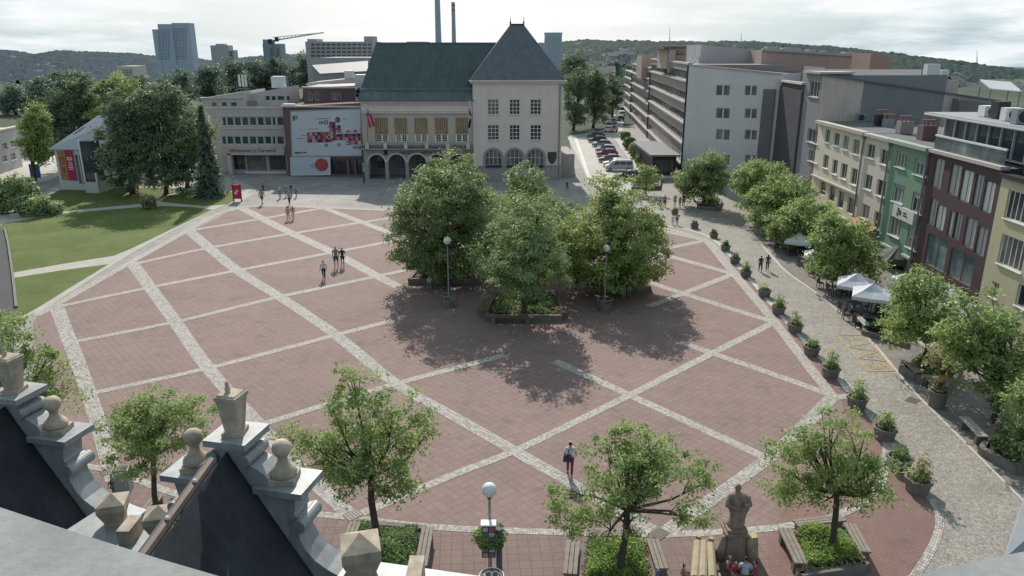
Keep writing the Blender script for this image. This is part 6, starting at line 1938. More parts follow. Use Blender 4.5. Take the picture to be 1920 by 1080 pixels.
# near beds
bed('hedge_bed', 'bed of dark clipped hedge under the tall open tree', [(640, 1105), (792, 1105), (800, 1002), (668, 990)], L_hedge, .75, 6500, .06, .3, 8)
bench('weathered bench left of the dark hedge bed', (641, 1075), (668, 1000), .42, .46, 3)
bench('weathered bench right of the dark hedge bed', (790, 1085), (803, 1010), .42, .46, 3)
bed('shrub_bed', 'bed of bright green shrubs around the wide flat tree', [(1082, 1112), (1228, 1112), (1212, 1030), (1096, 1030)], L_bright, .85, 6500, .05, .3, 9, leaf2=L_olive)
bench('weathered bench behind the bright green shrub bed', (1098, 1021), (1198, 1020), .42, .46, 3)
bench('weathered bench left of the bright green shrub bed', (1068, 1100), (1074, 1036), .45, .46, 3)
bench('pale bench right of the bright green shrub bed', (1240, 1090), (1222, 1034), .42, .46, 3)
bed('shrub_bed', 'bed of green and yellowing shrubs right of the statue', [(1500, 1090), (1622, 1072), (1583, 1004), (1480, 1012)], L_bright, .85, 6000, .05, .3, 10, leaf2=L_olive)
bench('weathered bench behind the yellowing shrub bed', (1488, 1003), (1578, 992), .4, .46, 3)
bench('bench with three slats left of the yellowing shrub bed', (1500, 1080), (1468, 1012), .45, .46, 3)
bench('bench with pale slats right of the yellowing shrub bed', (1618, 1058), (1590, 1004), .42, .46, 3)
# bright bed glimpsed between the gables
bed('shrub_bed', 'green shrub bed showing between the stone pinnacles', [(300, 1010), (372, 1016), (380, 950), (322, 948)], L_bright, .6, 2200, .06, .3, 11)
bench('bench behind the shrub bed between the gables', (268, 990), (300, 950), .4, .46, 3)
# right pavement beds
bed('hedge_bed', 'hedge bed beside the yellow painted bay', [(1688, 700), (1770, 738), (1800, 708), (1722, 672)], L_hedge, .55, 2200, .085, .4, 12)
bench('pale bench on the street side of the hedge bed by the yellow bay', (1692, 690), (1722, 716), .45, .5, 3)
bench('wooden bench at the near end of the hedge bed by the yellow bay', (1727, 722), (1757, 726), .45, .48, 3)
bed('hedge_bed', 'dark hedge bed in the shade of the multi-stemmed tree', [(1838, 852), (1905, 890), (1960, 830), (1880, 790)], L_hedge, .6, 2600, .08, .35, 13)
bench('pale bench on the street side of the shaded hedge bed', (1804, 800), (1840, 838), .42, .48, 3, M_conc2)
bed('hedge_bed', 'low hedge bed behind the two shaded umbrellas', [(1618, 628), (1700, 652), (1715, 615), (1640, 598)], L_hedge, .9, 2400, .1, .3, 14)
bench('pale bench beside the hedge behind the shaded umbrellas', (1603, 604), (1625, 625), .42, .48, 2, M_conc2)
bed('tree_bed', 'raised bed at the end of the parking road with a small tree', [(1185, 358), (1236, 356), (1238, 336), (1198, 336)], L_grey, .5, 1400, .14, .5, 15)
bed('tree_bed', 'bed in the shade of the round dark tree', [(1308, 392), (1346, 396), (1352, 380), (1318, 376)], L_grey, .6, 1000, .13, .4, 16)
bench('sunlit bench on the square side of the shaded bed', (1303, 377), (1312, 390), .5, .48, 2, M_conc2)
# pale concrete panel standing in the pavement
A, B = G(1690, 690), G(1742, 692)
t_ = thing('garage_ramp', 'smooth pale concrete ramp wall next to the hedge behind the umbrellas', 'ramp wall', tuple(A))
mb = MB(); q = [G(1706, 660), G(1738, 690), G(1744, 672), G(1722, 648)]
mb.hexa([q[0], q[1], q[2], q[3]] + [v + Vector((0, 0, .9)) for v in q]); mb.build('panel', M_conc2, t_)
# shrubs
bush('shrub', 'tall round shrub at the left edge before the pavilion', 40, 398, 78, 72, L_dark, 1, n=2600, size=.2)
bush('shrub', 'smaller grey shrub right of the tall one', 64, 404, 70, 40, L_grey, 2, n=1800, size=.17)
bush('shrub', 'low silvery shrub on the long flower bed', 92, 401, 60, 26, L_grey, 3, n=1200, size=.15)
bush('shrub', 'tuft of pale tall grass at the corner of the lawn', 280, 392, 30, 28, L_olive, 4, n=700, size=.16)
bush('shrub', 'small bush at the left end of the park path', 6, 400, 40, 40, L_dark, 5, n=1200, size=.17)
for i, (x, y, w_, h_) in enumerate(((1172, 262, 20, 16), (1180, 280, 26, 24), (1192, 296, 30, 30), (1205, 312, 30, 26), (1222, 340, 30, 24))):
    bush('shrub', '{} bush of the green strip between parked cars and cafe, counted from the far end'.format(ORD[i]), x, y, w_, h_, [L_dark, L_hedge, L_grey][i % 3], 10 + i, 'bushes beside the parked cars', n=1100, size=.22)
bush('shrub', 'climbing shrub at the foot of the small left gable', 150, 935, 60, 60, L_acac, 21, n=900, size=.07)
# long stone edge of the flower bed at the left
A, B = G(20, 409), G(118, 399)
mb = MB(); mb.bar(A + Vector((0, 0, .2)), B + Vector((0, 0, .2)), .4, .4); tag(mb.build('bed_edging', M_kerb), 'pale stone edge in front of the shrubs at the left', 'edging')

# ================================================================== signs
b = G(446, 378)
t_ = thing('info_stand', 'red information stand with white mark beside the lawn corner', 'information stand', tuple(b))
zt_ = zat(b.y, 345)
mb = MB(); mb.box(b + Vector((0, 0, zt_ * .56)), (.85, .12, zt_ * .8)); mb.build('board', P('stand_red', (.50, .03, .06), .1, 2, .6), t_)
for dx in (-.42, .42):
    mb = MB(); mb.box(b + Vector((dx, 0, zt_ * .5)), (.1, .14, zt_)); mb.build('leg', P('stand_dark_red', (.20, .02, .03), .1), t_)
mb = MB(); mb.lathe([(.16, -.01), (.16, .01)], (0, 0, 0), 14)
mb2 = MB(); mb2.add([(b.x + x - .1, b.y - .07 - z, b.z + zt_ * .5 + y) for x, y, z in mb.v], mb.f); mb2.box(b + Vector((.05, -.07, zt_ * .62)), (.3, .02, .14)); mb2.build('mark', M_fw, t_)
b = G(69, 340)
t_ = thing('info_board', 'blue information board with pale print on posts by the left road', 'information board', tuple(b))
mb = MB(); mb.box(b + Vector((0, 0, 1.3)), (1.25, .1, 1.7)); mb.build('board', P('board_blue', (.035, .09, .30), .15, 2), t_)
mb = MB()
for k in range(4): mb.box(b + Vector((-.1 + .12 * (k % 2), -.06, 1.8 - .33 * k)), (.7, .02, .1))
mb.build('print', P('print_pale_blue', (.2, .3, .5), .2, 3), t_)
mb = MB()
for dx in (-.6, .6): mb.box(b + Vector((dx, .02, 1.05)), (.09, .1, 2.2))
mb.build('post', M_white, t_)
# litter bins and drain grates
def bin_(label, px, py, h=.95, r=.3, mat_=None):
    b = G(px, py); t_ = thing('litter_bin', label, 'litter bin', tuple(b))
    mb = MB(); mb.box(b + Vector((0, 0, h / 2)), (r * 2, r * 1.7, h), .2); mb.build('casing', mat_ or M_wing, t_)
    mb = MB(); mb.box(b + Vector((0, 0, h + .02)), (r * 1.6, r * 1.3, .04), .2); mb.build('opening', M_dark, t_)
bin_('square grey litter bin near the low round tree between the gables', 232, 922)
for i, (x, y, lab) in enumerate(((662, 966, 'iron drain grate where two pale bands meet behind the gable'), (1236, 1000, 'iron drain grate in the pale band left of the statue'),
                                 (206, 882, 'iron drain grate in the pale band beside the left gable'), (1711, 750, 'square iron drain grate in the street by the planter row'))):
    p = G(x, y, .03); t_ = thing('drain_grate', lab, 'drain grate', tuple(p))
    mb = MB(); mb.box(p, (.62, .5, .012), angM); mb.build('frame', P('grate_rust', (.20, .17, .145), .2, 4), t_)
    mb = MB()
    for k in range(5):
        o_ = Vector((math.cos(angM), math.sin(angM), 0)) * (-.22 + .11 * k)
        mb.box(p + o_ + Vector((0, 0, .008)), (.045, .42, .006), angM)
    mb.build('slots', M_dark, t_)

# ================================================================== cafe umbrellas, tables
def parasol(label, px, py, wpx, htop, sides=4, rz=.3, mat_=None, square=True):
    b = G(px, py); dd = depth(b + Vector((0, 0, 2.4))); r = wpx / 2 / FPX * dd * 1.2
    zt_ = zat(b.y, htop); ze_ = zt_ - r * .42
    t_ = thing('cafe_umbrella', label, 'umbrella', tuple(b), 'pale cafe umbrellas')
    m_ = mat_ or P('umbrella_cloth', (.62, .63, .62), .06, 1.2, .8)
    n = sides
    rim = [b + Vector((r * math.cos(rz + 2 * math.pi * k / n), r * math.sin(rz + 2 * math.pi * k / n), ze_ - b.z)) for k in range(n)]
    top = Vector((b.x, b.y, zt_))
    mb = MB()
    for k in range(n):
        a, c = rim[k], rim[(k + 1) % n]
        m1, m2 = a.lerp(top, .5) - Vector((0, 0, .06)), c.lerp(top, .5) - Vector((0, 0, .06))
        mid = a.lerp(c, .5) - Vector((0, 0, .05)); mm = m1.lerp(m2, .5) - Vector((0, 0, .05))
        mb.quad(a, mid, mm, m1); mb.quad(mid, c, m2, mm); mb.add([m1, mm, top], [(0, 1, 2)]); mb.add([mm, m2, top], [(0, 1, 2)])
    cn = mb.build('canopy', m_, t_)
    mb = MB()
    for k in range(n):
        a, c = rim[k], rim[(k + 1) % n]; dz = Vector((0, 0, .2))
        mid = a.lerp(c, .5) - Vector((0, 0, .05))
        mb.quad(a - dz, mid - dz, mid, a); mb.quad(mid - dz, c - dz, c, mid)
    child(mb.build('valance', m_), cn)
    mb = MB(); mb.tube([b, top], .035, 6); mb.build('pole', M_pole, t_)
    for a in rim:
        mb = MB(); mb.tube([top - Vector((0, 0, .5)), a.lerp(top, .1)], .015, 4); child(mb.build('rib', M_pole), cn)
    mb = MB(); mb.box(b + Vector((0, 0, .06)), (.7, .7, .1)); mb.build('base', M_conc, t_)
parasol('far white umbrella whose corner shows left of the dense tree', 1462, 462, 52, 424, rz=.35)
parasol('white umbrella under the dense tree, beside the far one', 1495, 478, 56, 436, rz=.35)
parasol('white umbrella between the dense and the round crowned tree', 1530, 502, 56, 464, rz=.4)
M_shadecl = P('umbrella_cloth_shaded', (.50, .52, .55), .06, 1.2, .8)  # greyer copy of the white cloth, shade put into its colour
parasol('farther of the two shaded white umbrellas by the street', 1598, 582, 76, 512, rz=.35, mat_=M_shadecl)
parasol('nearer of the two shaded white umbrellas by the street', 1627, 607, 80, 531, rz=.35, mat_=M_shadecl)
parasol('large white umbrella mostly hidden behind the sunlit airy tree', 1735, 612, 96, 520, rz=.4)
parasol('white umbrella behind the airy tree nearest the green house', 1690, 570, 70, 512, rz=.4)
parasol('white umbrella next to the olive house behind the leaves', 1790, 640, 86, 560, rz=.4)
rt = random.Random(6)
cafe = [(1580, 558), (1600, 585), (1612, 600), (1560, 540), (1630, 612), (1655, 606), (1672, 592), (1520, 498), (1500, 480), (1540, 516), (1600, 556), (1476, 466)]
tproto = cproto = None
for i, (x, y) in enumerate(cafe):
    b = G(x, y); lab = '{} cafe table in the shade, counted from the far end'.format(ORD[sorted(cafe, key=lambda q: q[1]).index((x, y))])
    if tproto is None:
        tproto = thing('cafe_table', lab, 'table', tuple(b), 'cafe tables on the right pavement', local=True)
        mb = MB(); mb.box((0, 0, .74), (.8, .8, .04)); mb.build('table_top', P('cafe_top', (.13, .12, .115), .1, 3, .6), tproto, loc=(0, 0, 0))  # top colour darkened to imitate the deep shade here
        for a0_ in range(4):
            mb = MB(); mb.box((.33 * (1 if a0_ % 2 else -1), .33 * (1 if a0_ > 1 else -1), .36), (.05, .05, .72)); mb.build('leg', M_dark, tproto, loc=(0, 0, 0))
    else:
        dup(tproto, b, rt.uniform(0, 1), lab, .85)
    for s_ in (-1, 1):
        q = b + Vector((s_ * .85, rt.uniform(-.2, .2), 0))
        lab2 = '{} chair at the {} cafe table counted from the far end'.format('left' if s_ < 0 else 'right', ORD[sorted(cafe, key=lambda q_: q_[1]).index((x, y))])
        if cproto is None:
            cproto = thing('cafe_chair', lab2, 'chair', tuple(q), 'cafe chairs on the right pavement', local=True)
            mb = MB(); mb.box((0, 0, .45), (.44, .44, .05)); mb.build('seat', P('rattan_brown', (.075, .055, .048), .2, 6), cproto, loc=(0, 0, 0))  # chair colour darkened as well, in place of deep shade
            mb = MB(); mb.box((-.2, 0, .72), (.05, .44, .5)); mb.build('backrest', P('rattan_brown', None), cproto, loc=(0, 0, 0))
            for a0_ in range(4):
                mb = MB(); mb.box((.19 * (1 if a0_ % 2 else -1), .19 * (1 if a0_ > 1 else -1), .21), (.04, .04, .42)); mb.build('leg', M_dark, cproto, loc=(0, 0, 0))
        else:
            dup(cproto, q, (0 if s_ < 0 else math.pi) + rt.uniform(-.3, .3), lab2, .85)

# ================================================================== cars
def make_car(label, van=False, paint=None):
    t_ = thing('parked_car', label, 'car', (0, 0, 0), 'cars parked on the right of the town hall', local=True)
    L_, W_ = (4.7, 1.85) if van else (4.2, 1.72)
    if van:
        low = [(-2.35, .32), (-2.38, .75), (-2.34, 1.0), (2.0, 1.0), (2.28, .85), (2.33, .5), (2.3, .28)]
        cab = [(-2.34, 1.0), (-2.25, 1.78), (-2.0, 1.86), (.6, 1.86), (1.05, 1.72), (1.75, 1.04), (2.0, 1.0)]
        win = [(-2.1, 1.12, -1.2), (-1.1, 1.12, -.1), (0, 1.12, 1.05)]
    else:
        low = [(-2.08, .34), (-2.12, .62), (-2.02, .88), (-1.5, .93), (1.0, .90), (1.75, .78), (2.06, .62), (2.1, .42), (2.05, .26)]
        cab = [(-1.98, .9), (-1.62, 1.28), (-1.1, 1.44), (-.3, 1.47), (.25, 1.40), (1.05, .92)]
        win = []
    def loft(prof, hw_of, mbx):
        top = prof; n = len(top)
        for sgn in (-1, 1):
            mbx.poly([(x, sgn * hw_of(z), z) for x, z in (top if sgn < 0 else top[::-1])])
        for i in range(n):
            (x0, z0), (x1, z1) = top[i], top[(i + 1) % n]
            mbx.quad((x0, -hw_of(z0), z0), (x1, -hw_of(z1), z1), (x1, hw_of(z1), z1), (x0, hw_of(z0), z0))
    body = MB(); loft(low, lambda z: W_ / 2 * (1 - .12 * abs(z - .6)), body)
    loft(cab, lambda z: W_ / 2 * (.97 - .22 * max(0, z - .9)), body)
    body.build('body', paint, t_, loc=(0, 0, 0))
    gl = MB(); hw = lambda z: W_ / 2 * (.97 - .22 * max(0, z - .9)) + .006
    if van:
        for sgn in (-1, 1):
            for a, z0, b in win:
                gl.quad((a, sgn * hw(z0), z0), (b, sgn * hw(z0), z0), (b - (.45 if b > 1 else 0), sgn * hw(1.62), 1.62), (a, sgn * hw(1.62), 1.62))
        gl.quad((1.72, -.74, 1.09), (1.72, .74, 1.09), (1.09, .68, 1.70), (1.09, -.68, 1.70))
        gl.quad((-2.345, -.7, 1.15), (-2.345, .7, 1.15), (-2.275, .68, 1.68), (-2.275, -.68, 1.68))
    else:
        for sgn in (-1, 1):
            gl.add([(-1.7, sgn * hw(.95), .95), (.95, sgn * hw(.95), .95), (.28, sgn * hw(1.34), 1.34), (-1.0, sgn * hw(1.38), 1.38), (-1.5, sgn * hw(1.26), 1.26)], [(0, 1, 2, 3, 4)])
        gl.quad((1.03, -.70, .955), (1.03, .70, .955), (.30, .63, 1.395), (.30, -.63, 1.395))
        gl.quad((-1.97, -.66, .94), (-1.97, .66, .94), (-1.66, .62, 1.265), (-1.66, -.62, 1.265))
    gl.build('windows', glassmat('car_glass', (.03, .035, .04), .05, .8), t_, loc=(0, 0, 0))
    for x in (-1.3 if not van else -1.5, 1.32 if not van else 1.5):
        for sgn in (-1, 1):
            mb = MB(); mb.tube([(x, sgn * (W_ / 2 - .2), .31), (x, sgn * (W_ / 2 + .01), .31)], .31, 18); w_ = mb.build('wheel', P('tyre', (.02, .02, .02), .2), t_, loc=(0, 0, 0))
            mb = MB(); mb.tube([(x, sgn * (W_ / 2 + .012), .31), (x, sgn * (W_ / 2 + .03), .31)], .19, 12); child(mb.build('rim', P('rim_silver', (.45, .45, .46), .1, 3, .4, .5, .6)), w_)
    for sgn in (-1, 1):
        mb = MB(); mb.box((2.02 if not van else 2.26, sgn * .6, .66 if not van else .82), (.14, .34, .14)); mb.build('headlight', P('lamp_clear', (.6, .62, .64), .05, 3, .2, .6), t_, loc=(0, 0, 0))
        mb = MB(); mb.box((-2.05 if not van else -2.34, sgn * .68, .78 if not van else 1.05), (.12, .2, .18)); mb.build('tail_light', P('lamp_red', (.35, .02, .02), .1, 3, .3), t_, loc=(0, 0, 0))
        mb = MB(); mb.box((.85 if not van else 1.35, sgn * (W_ / 2 + .08), 1.0 if not van else 1.12), (.12, .18, .12)); mb.build('wing_mirror', M_dark, t_, loc=(0, 0, 0))
    return t_
def paint(name, c): return P(name, c, .03, .5, .28, .6)
c_van = make_car('large silver van at the near end of the parked row', True, paint('paint_silver', (.42, .43, .44)))
c_car = make_car('car', False, paint('paint_slate', (.10, .115, .14)))
index_kids(c_van); index_kids(c_car)
CARS = [('v', 1160, 320, 178, None, 'large silver van at the near end of the parked row', .80),
        ('c', 1152, 312, 176, 'paint_white', 'white car half hidden behind the silver van', .80),
        ('c', 1143, 304, 176, 'paint_slate', 'slate blue hatchback, third in the parked row', .80),
        ('c', 1138, 293, 175, 'paint_wine', 'wine red car, fourth in the parked row', .80),
        ('c', 1135, 285, 175, 'paint_paleblue', 'pale blue car, fifth in the parked row', .80),
        ('c', 1128, 275, 175, 'paint_grey', 'grey car, sixth in the parked row', .80),
        ('c', 1120, 267, 175, 'paint_black', 'black car, seventh in the parked row', .80),
        ('c', 1117, 259, 174, 'paint_green', 'dark green car, farthest in the parked row', .82),
        ('c', 1178, 336, 170, 'paint_black', 'dark car partly hidden by the small bright tree', .80),
        ('c', 1142, 232, 120, 'paint_white', 'white car driving out of the back street', .9),
        ('c', 1146, 247, 60, 'paint_white', 'white car at the corner past the parked row', .9),
        ('c', 1160, 226, 100, 'paint_grey', 'grey car parked along the back street, nearest', .9),
        ('c', 1163, 217, 100, 'paint_white', 'white car parked along the back street, in the middle', .9),
        ('c', 1165, 209, 100, 'paint_black', 'black car parked along the back street, farthest', .9)]
PC = {'paint_white': (.62, .62, .61), 'paint_slate': (.10, .12, .15), 'paint_wine': (.16, .04, .05), 'paint_paleblue': (.30, .36, .46), 'paint_grey': (.22, .23, .24), 'paint_black': (.025, .027, .03), 'paint_green': (.05, .085, .075)}
bodymesh = {}
first = True
for kind, x, y, rz, pn, lab, k in CARS:
    b = G(x, y); b.z = .012
    if kind == 'v':
        c_van.location = b; c_van.rotation_euler = (0, 0, R(rz)); c_van.scale = (k,) * 3; continue
    if pn == 'paint_slate' and first:
        first = False; cc = c_car; cc.location = b; cc.rotation_euler = (0, 0, R(rz)); cc.scale = (k,) * 3; cc['label'] = lab
    else:
        cc = dup(c_car, b, R(rz), lab, k)
    for ch in [q for q in COL.objects if q.parent == cc and q.name.split('.')[0] == 'body']:
        if pn not in bodymesh:
            bodymesh[pn] = ch.data.copy(); bodymesh[pn].materials[0] = paint(pn, PC[pn])
        ch.data = bodymesh[pn]

# ================================================================== statue and log furniture
b = G(1372, 1052)
t_ = thing('statue', 'weathered dark stone statue of a robed figure on a tall pedestal', 'statue', tuple(b))
M_stone = P('old_statue_stone', (.345, .275, .215), .28, 5, .95, streak=.35, bump=.5)
dd_ = depth(b + Vector((0, 0, 1.5))); 
zp_ = zat(b.y, 985); zh_ = zat(b.y, 908)
w_ = 46 / 2 / FPX * dd_
mb = MB()
mb.box(b + Vector((0, 0, zp_ * .08)), (w_ * 2.6, w_ * 2.4, zp_ * .16)); mb.box(b + Vector((0, 0, zp_ * .5)), (w_ * 1.7, w_ * 1.5, zp_ * .7), 0, 0, .88)
mb.box(b + Vector((0, 0, zp_ * .88)), (w_ * 1.9, w_ * 1.7, zp_ * .06)); mb.box(b + Vector((0, 0, zp_ * .955)), (w_ * 1.6, w_ * 1.4, zp_ * .08))
mb.build('pedestal', M_stone, t_)
mb = MB()
for sgn in (-1, 1): mb.tube([b + Vector((sgn * w_ * 1.0, -w_ * .5, zp_ * .8)), b + Vector((sgn * w_ * 1.15, -w_ * .6, zp_ * .5)), b + Vector((sgn * w_ * 1.3, -w_ * .6, zp_ * .2))], [.08, .14, .2], 8)
mb.build('scroll', M_stone, t_, smooth=True)
hgt = zh_ - zp_; n_ = 20
prof = [(.30, 0), (.33, .05), (.29, .12), (.30, .3), (.335, .45), (.33, .58), (.34, .68), (.30, .76), (.20, .805), (.09, .83), (.085, .85), (.105, .875), (.12, .91), (.115, .95), (.08, .985), (.02, 1.0)]
mb = MB(); v = []
for r_, z in prof:
    for k in range(n_):
        a = 2 * math.pi * k / n_
        fold = 1 + (.10 * math.sin(a * 5 + z * 7) if z < .7 else 0)
        sway = .05 * math.sin(z * 5)
        v.append(b + Vector((w_ * 2.15 * r_ * fold * math.cos(a) * (1.15 if .4 < z < .78 else 1) + sway * w_ * 2, w_ * 2.0 * r_ * fold * math.sin(a) * .85, zp_ + hgt * z)))
mb.add(v, [(i * n_ + k, i * n_ + (k + 1) % n_, (i + 1) * n_ + (k + 1) % n_, (i + 1) * n_ + k) for i in range(len(prof) - 1) for k in range(n_)])
mb.build('figure', M_stone, t_, smooth=True)
mb = MB()
sh_ = b + Vector((0, 0, zp_ + hgt * .72))
mb.tube([sh_ + Vector((-w_ * .75, 0, 0)), sh_ + Vector((-w_ * .9, -w_ * .3, -hgt * .18)), sh_ + Vector((-w_ * .25, -w_ * .75, -hgt * .2))], [.09, .09, .06], 8)
mb.tube([sh_ + Vector((w_ * .75, 0, 0)), sh_ + Vector((w_ * .85, -w_ * .35, -hgt * .16)), sh_ + Vector((w_ * .2, -w_ * .8, -hgt * .1))], [.09, .09, .06], 8)
mb.build('sleeve', M_stone, t_, smooth=True)
# split-log table left of the statue
t_ = thing('log_table', 'table of pale split logs left of the statue', 'log table', tuple(G(1320, 1062)))
for k, (x0, y0, x1, y1) in enumerate(((1308, 1018, 1303, 1085), (1320, 1018, 1318, 1085), (1332, 1022, 1336, 1085))):
    mb = MB(); a, c = G(x0, y0, .55), G(x1, y1, .55); mb.tube([a, c], .14, 10); mb.build('log', M_log, t_, smooth=False)
mb = MB()
for x, y in ((1308, 1028), (1332, 1032), (1306, 1075), (1334, 1075)): mb.tube([G(x, y), G(x, y) + Vector((0, 0, .5))], .09, 8)
mb.build('leg', M_log, t_)
for lab, x, y in (('cut log stool in front of the split log table', 1315, 1074), ('second cut log stool right of the first, before the table', 1332, 1076)):
    b2 = G(x, y); t_ = thing('log_stool', lab, 'stool', tuple(b2 + Vector((0, -.55, 0))))
    mb = MB(); mb.lathe([(.15, 0), (.16, .3), (.15, .42)], b2 + Vector((0, -.55, 0)), 12); mb.build('stump', M_log, t_)
b2 = G(1401, 1040); t_ = thing('wooden_crate', 'tilted box of pale boards leaning right of the statue', 'wooden box', tuple(b2))
mb = MB(); mb.hexa([b2 + Vector(q) for q in ((-.2, -.25, 0), (.3, -.2, 0), (.32, .25, 0), (-.18, .25, 0), (-.16, -.2, .75), (.22, -.2, .82), (.22, .2, .8), (-.16, .2, .78))]); mb.build('board', M_log, t_)
# ================================================================== people
SKIN = P('skin', (.40, .26, .20), .08, 3, .6)
def skin_mesh(name, joints, edges, radii, root=0, sub=1):
    me = bpy.data.meshes.new(name)
    me.from_pydata([tuple(j) for j in joints], edges, [])
    o = bpy.data.objects.new(name, me); COL.objects.link(o)
    o.modifiers.new('skin', 'SKIN')
    sv = me.skin_vertices[0].data
    for i, r in enumerate(radii):
        sv[i].radius = r if isinstance(r, tuple) else (r, r)
        sv[i].use_root = (i == root)
    if sub:
        m = o.modifiers.new('sub', 'SUBSURF'); m.levels = sub; m.render_levels = sub
    dg = bpy.context.evaluated_depsgraph_get()
    out = bpy.data.meshes.new_from_object(o.evaluated_get(dg))
    out.name = name
    out.polygons.foreach_set('use_smooth', [True] * len(out.polygons))
    bpy.data.objects.remove(o)
    return out

class Sk:
    def __init__(s): s.j, s.e, s.r = [], [], []
    def add(s, p, r, parent=None):
        s.j.append(Vector(p)); s.r.append(r); i = len(s.j) - 1
        if parent is not None: s.e.append((parent, i))
        return i
    def mesh(s, name, sub=1): return skin_mesh(name, s.j, s.e, s.r, 0, sub)

def pose(kind):
    """joint positions for a figure 1.75 m tall that looks along -Y"""
    J = {}
    if kind == 'sit':
        hz = .50
        J['pel'] = Vector((0, .05, hz)); J['chest'] = Vector((0, .02, hz + .36)); J['neck'] = Vector((0, 0, hz + .54)); J['head'] = Vector((0, -.04, hz + .68))
        for s, n in ((-1, 'l'), (1, 'r')):
            J['hip' + n] = Vector((s * .10, 0, hz)); J['knee' + n] = Vector((s * .13, -.42, hz + .02)); J['ank' + n] = Vector((s * .12, -.45, .09)); J['toe' + n] = Vector((s * .13, -.60, .04))
            J['sho' + n] = Vector((s * .18, .02, hz + .46)); J['elb' + n] = Vector((s * .25, -.05, hz + .2)); J['wri' + n] = Vector((s * .15, -.26, hz + .12)); J['hand' + n] = Vector((s * .12, -.34, hz + .1))
    else:
        st = {'stand': (.02, .03), 'walk': (.20, .24), 'walk2': (-.20, -.24)}[kind]
        J['pel'] = Vector((0, 0, .95)); J['chest'] = Vector((0, -.01, 1.28)); J['neck'] = Vector((0, -.01, 1.47)); J['head'] = Vector((0, -.04, 1.60))
        for s, n in ((-1, 'l'), (1, 'r')):
            f = st[0] * s; a = st[1] * s
            J['hip' + n] = Vector((s * .095, 0, .90)); J['knee' + n] = Vector((s * .10, -f * .75 - .03, .49)); J['ank' + n] = Vector((s * .10, -f * 1.1 + (.05 if f < -.05 else 0), .09 + (.07 if f < -.05 else 0)))
            J['toe' + n] = J['ank' + n] + Vector((s * .015, -.15, -.05 + (-.04 if f < -.05 else 0)))
            J['sho' + n] = Vector((s * .18, 0, 1.40)); J['elb' + n] = Vector((s * .235, a * .6 + .03, 1.13)); J['wri' + n] = Vector((s * .245, a * 1.0 - .07, .91)); J['hand' + n] = Vector((s * .245, a * 1.1 - .10, .83))
    return J

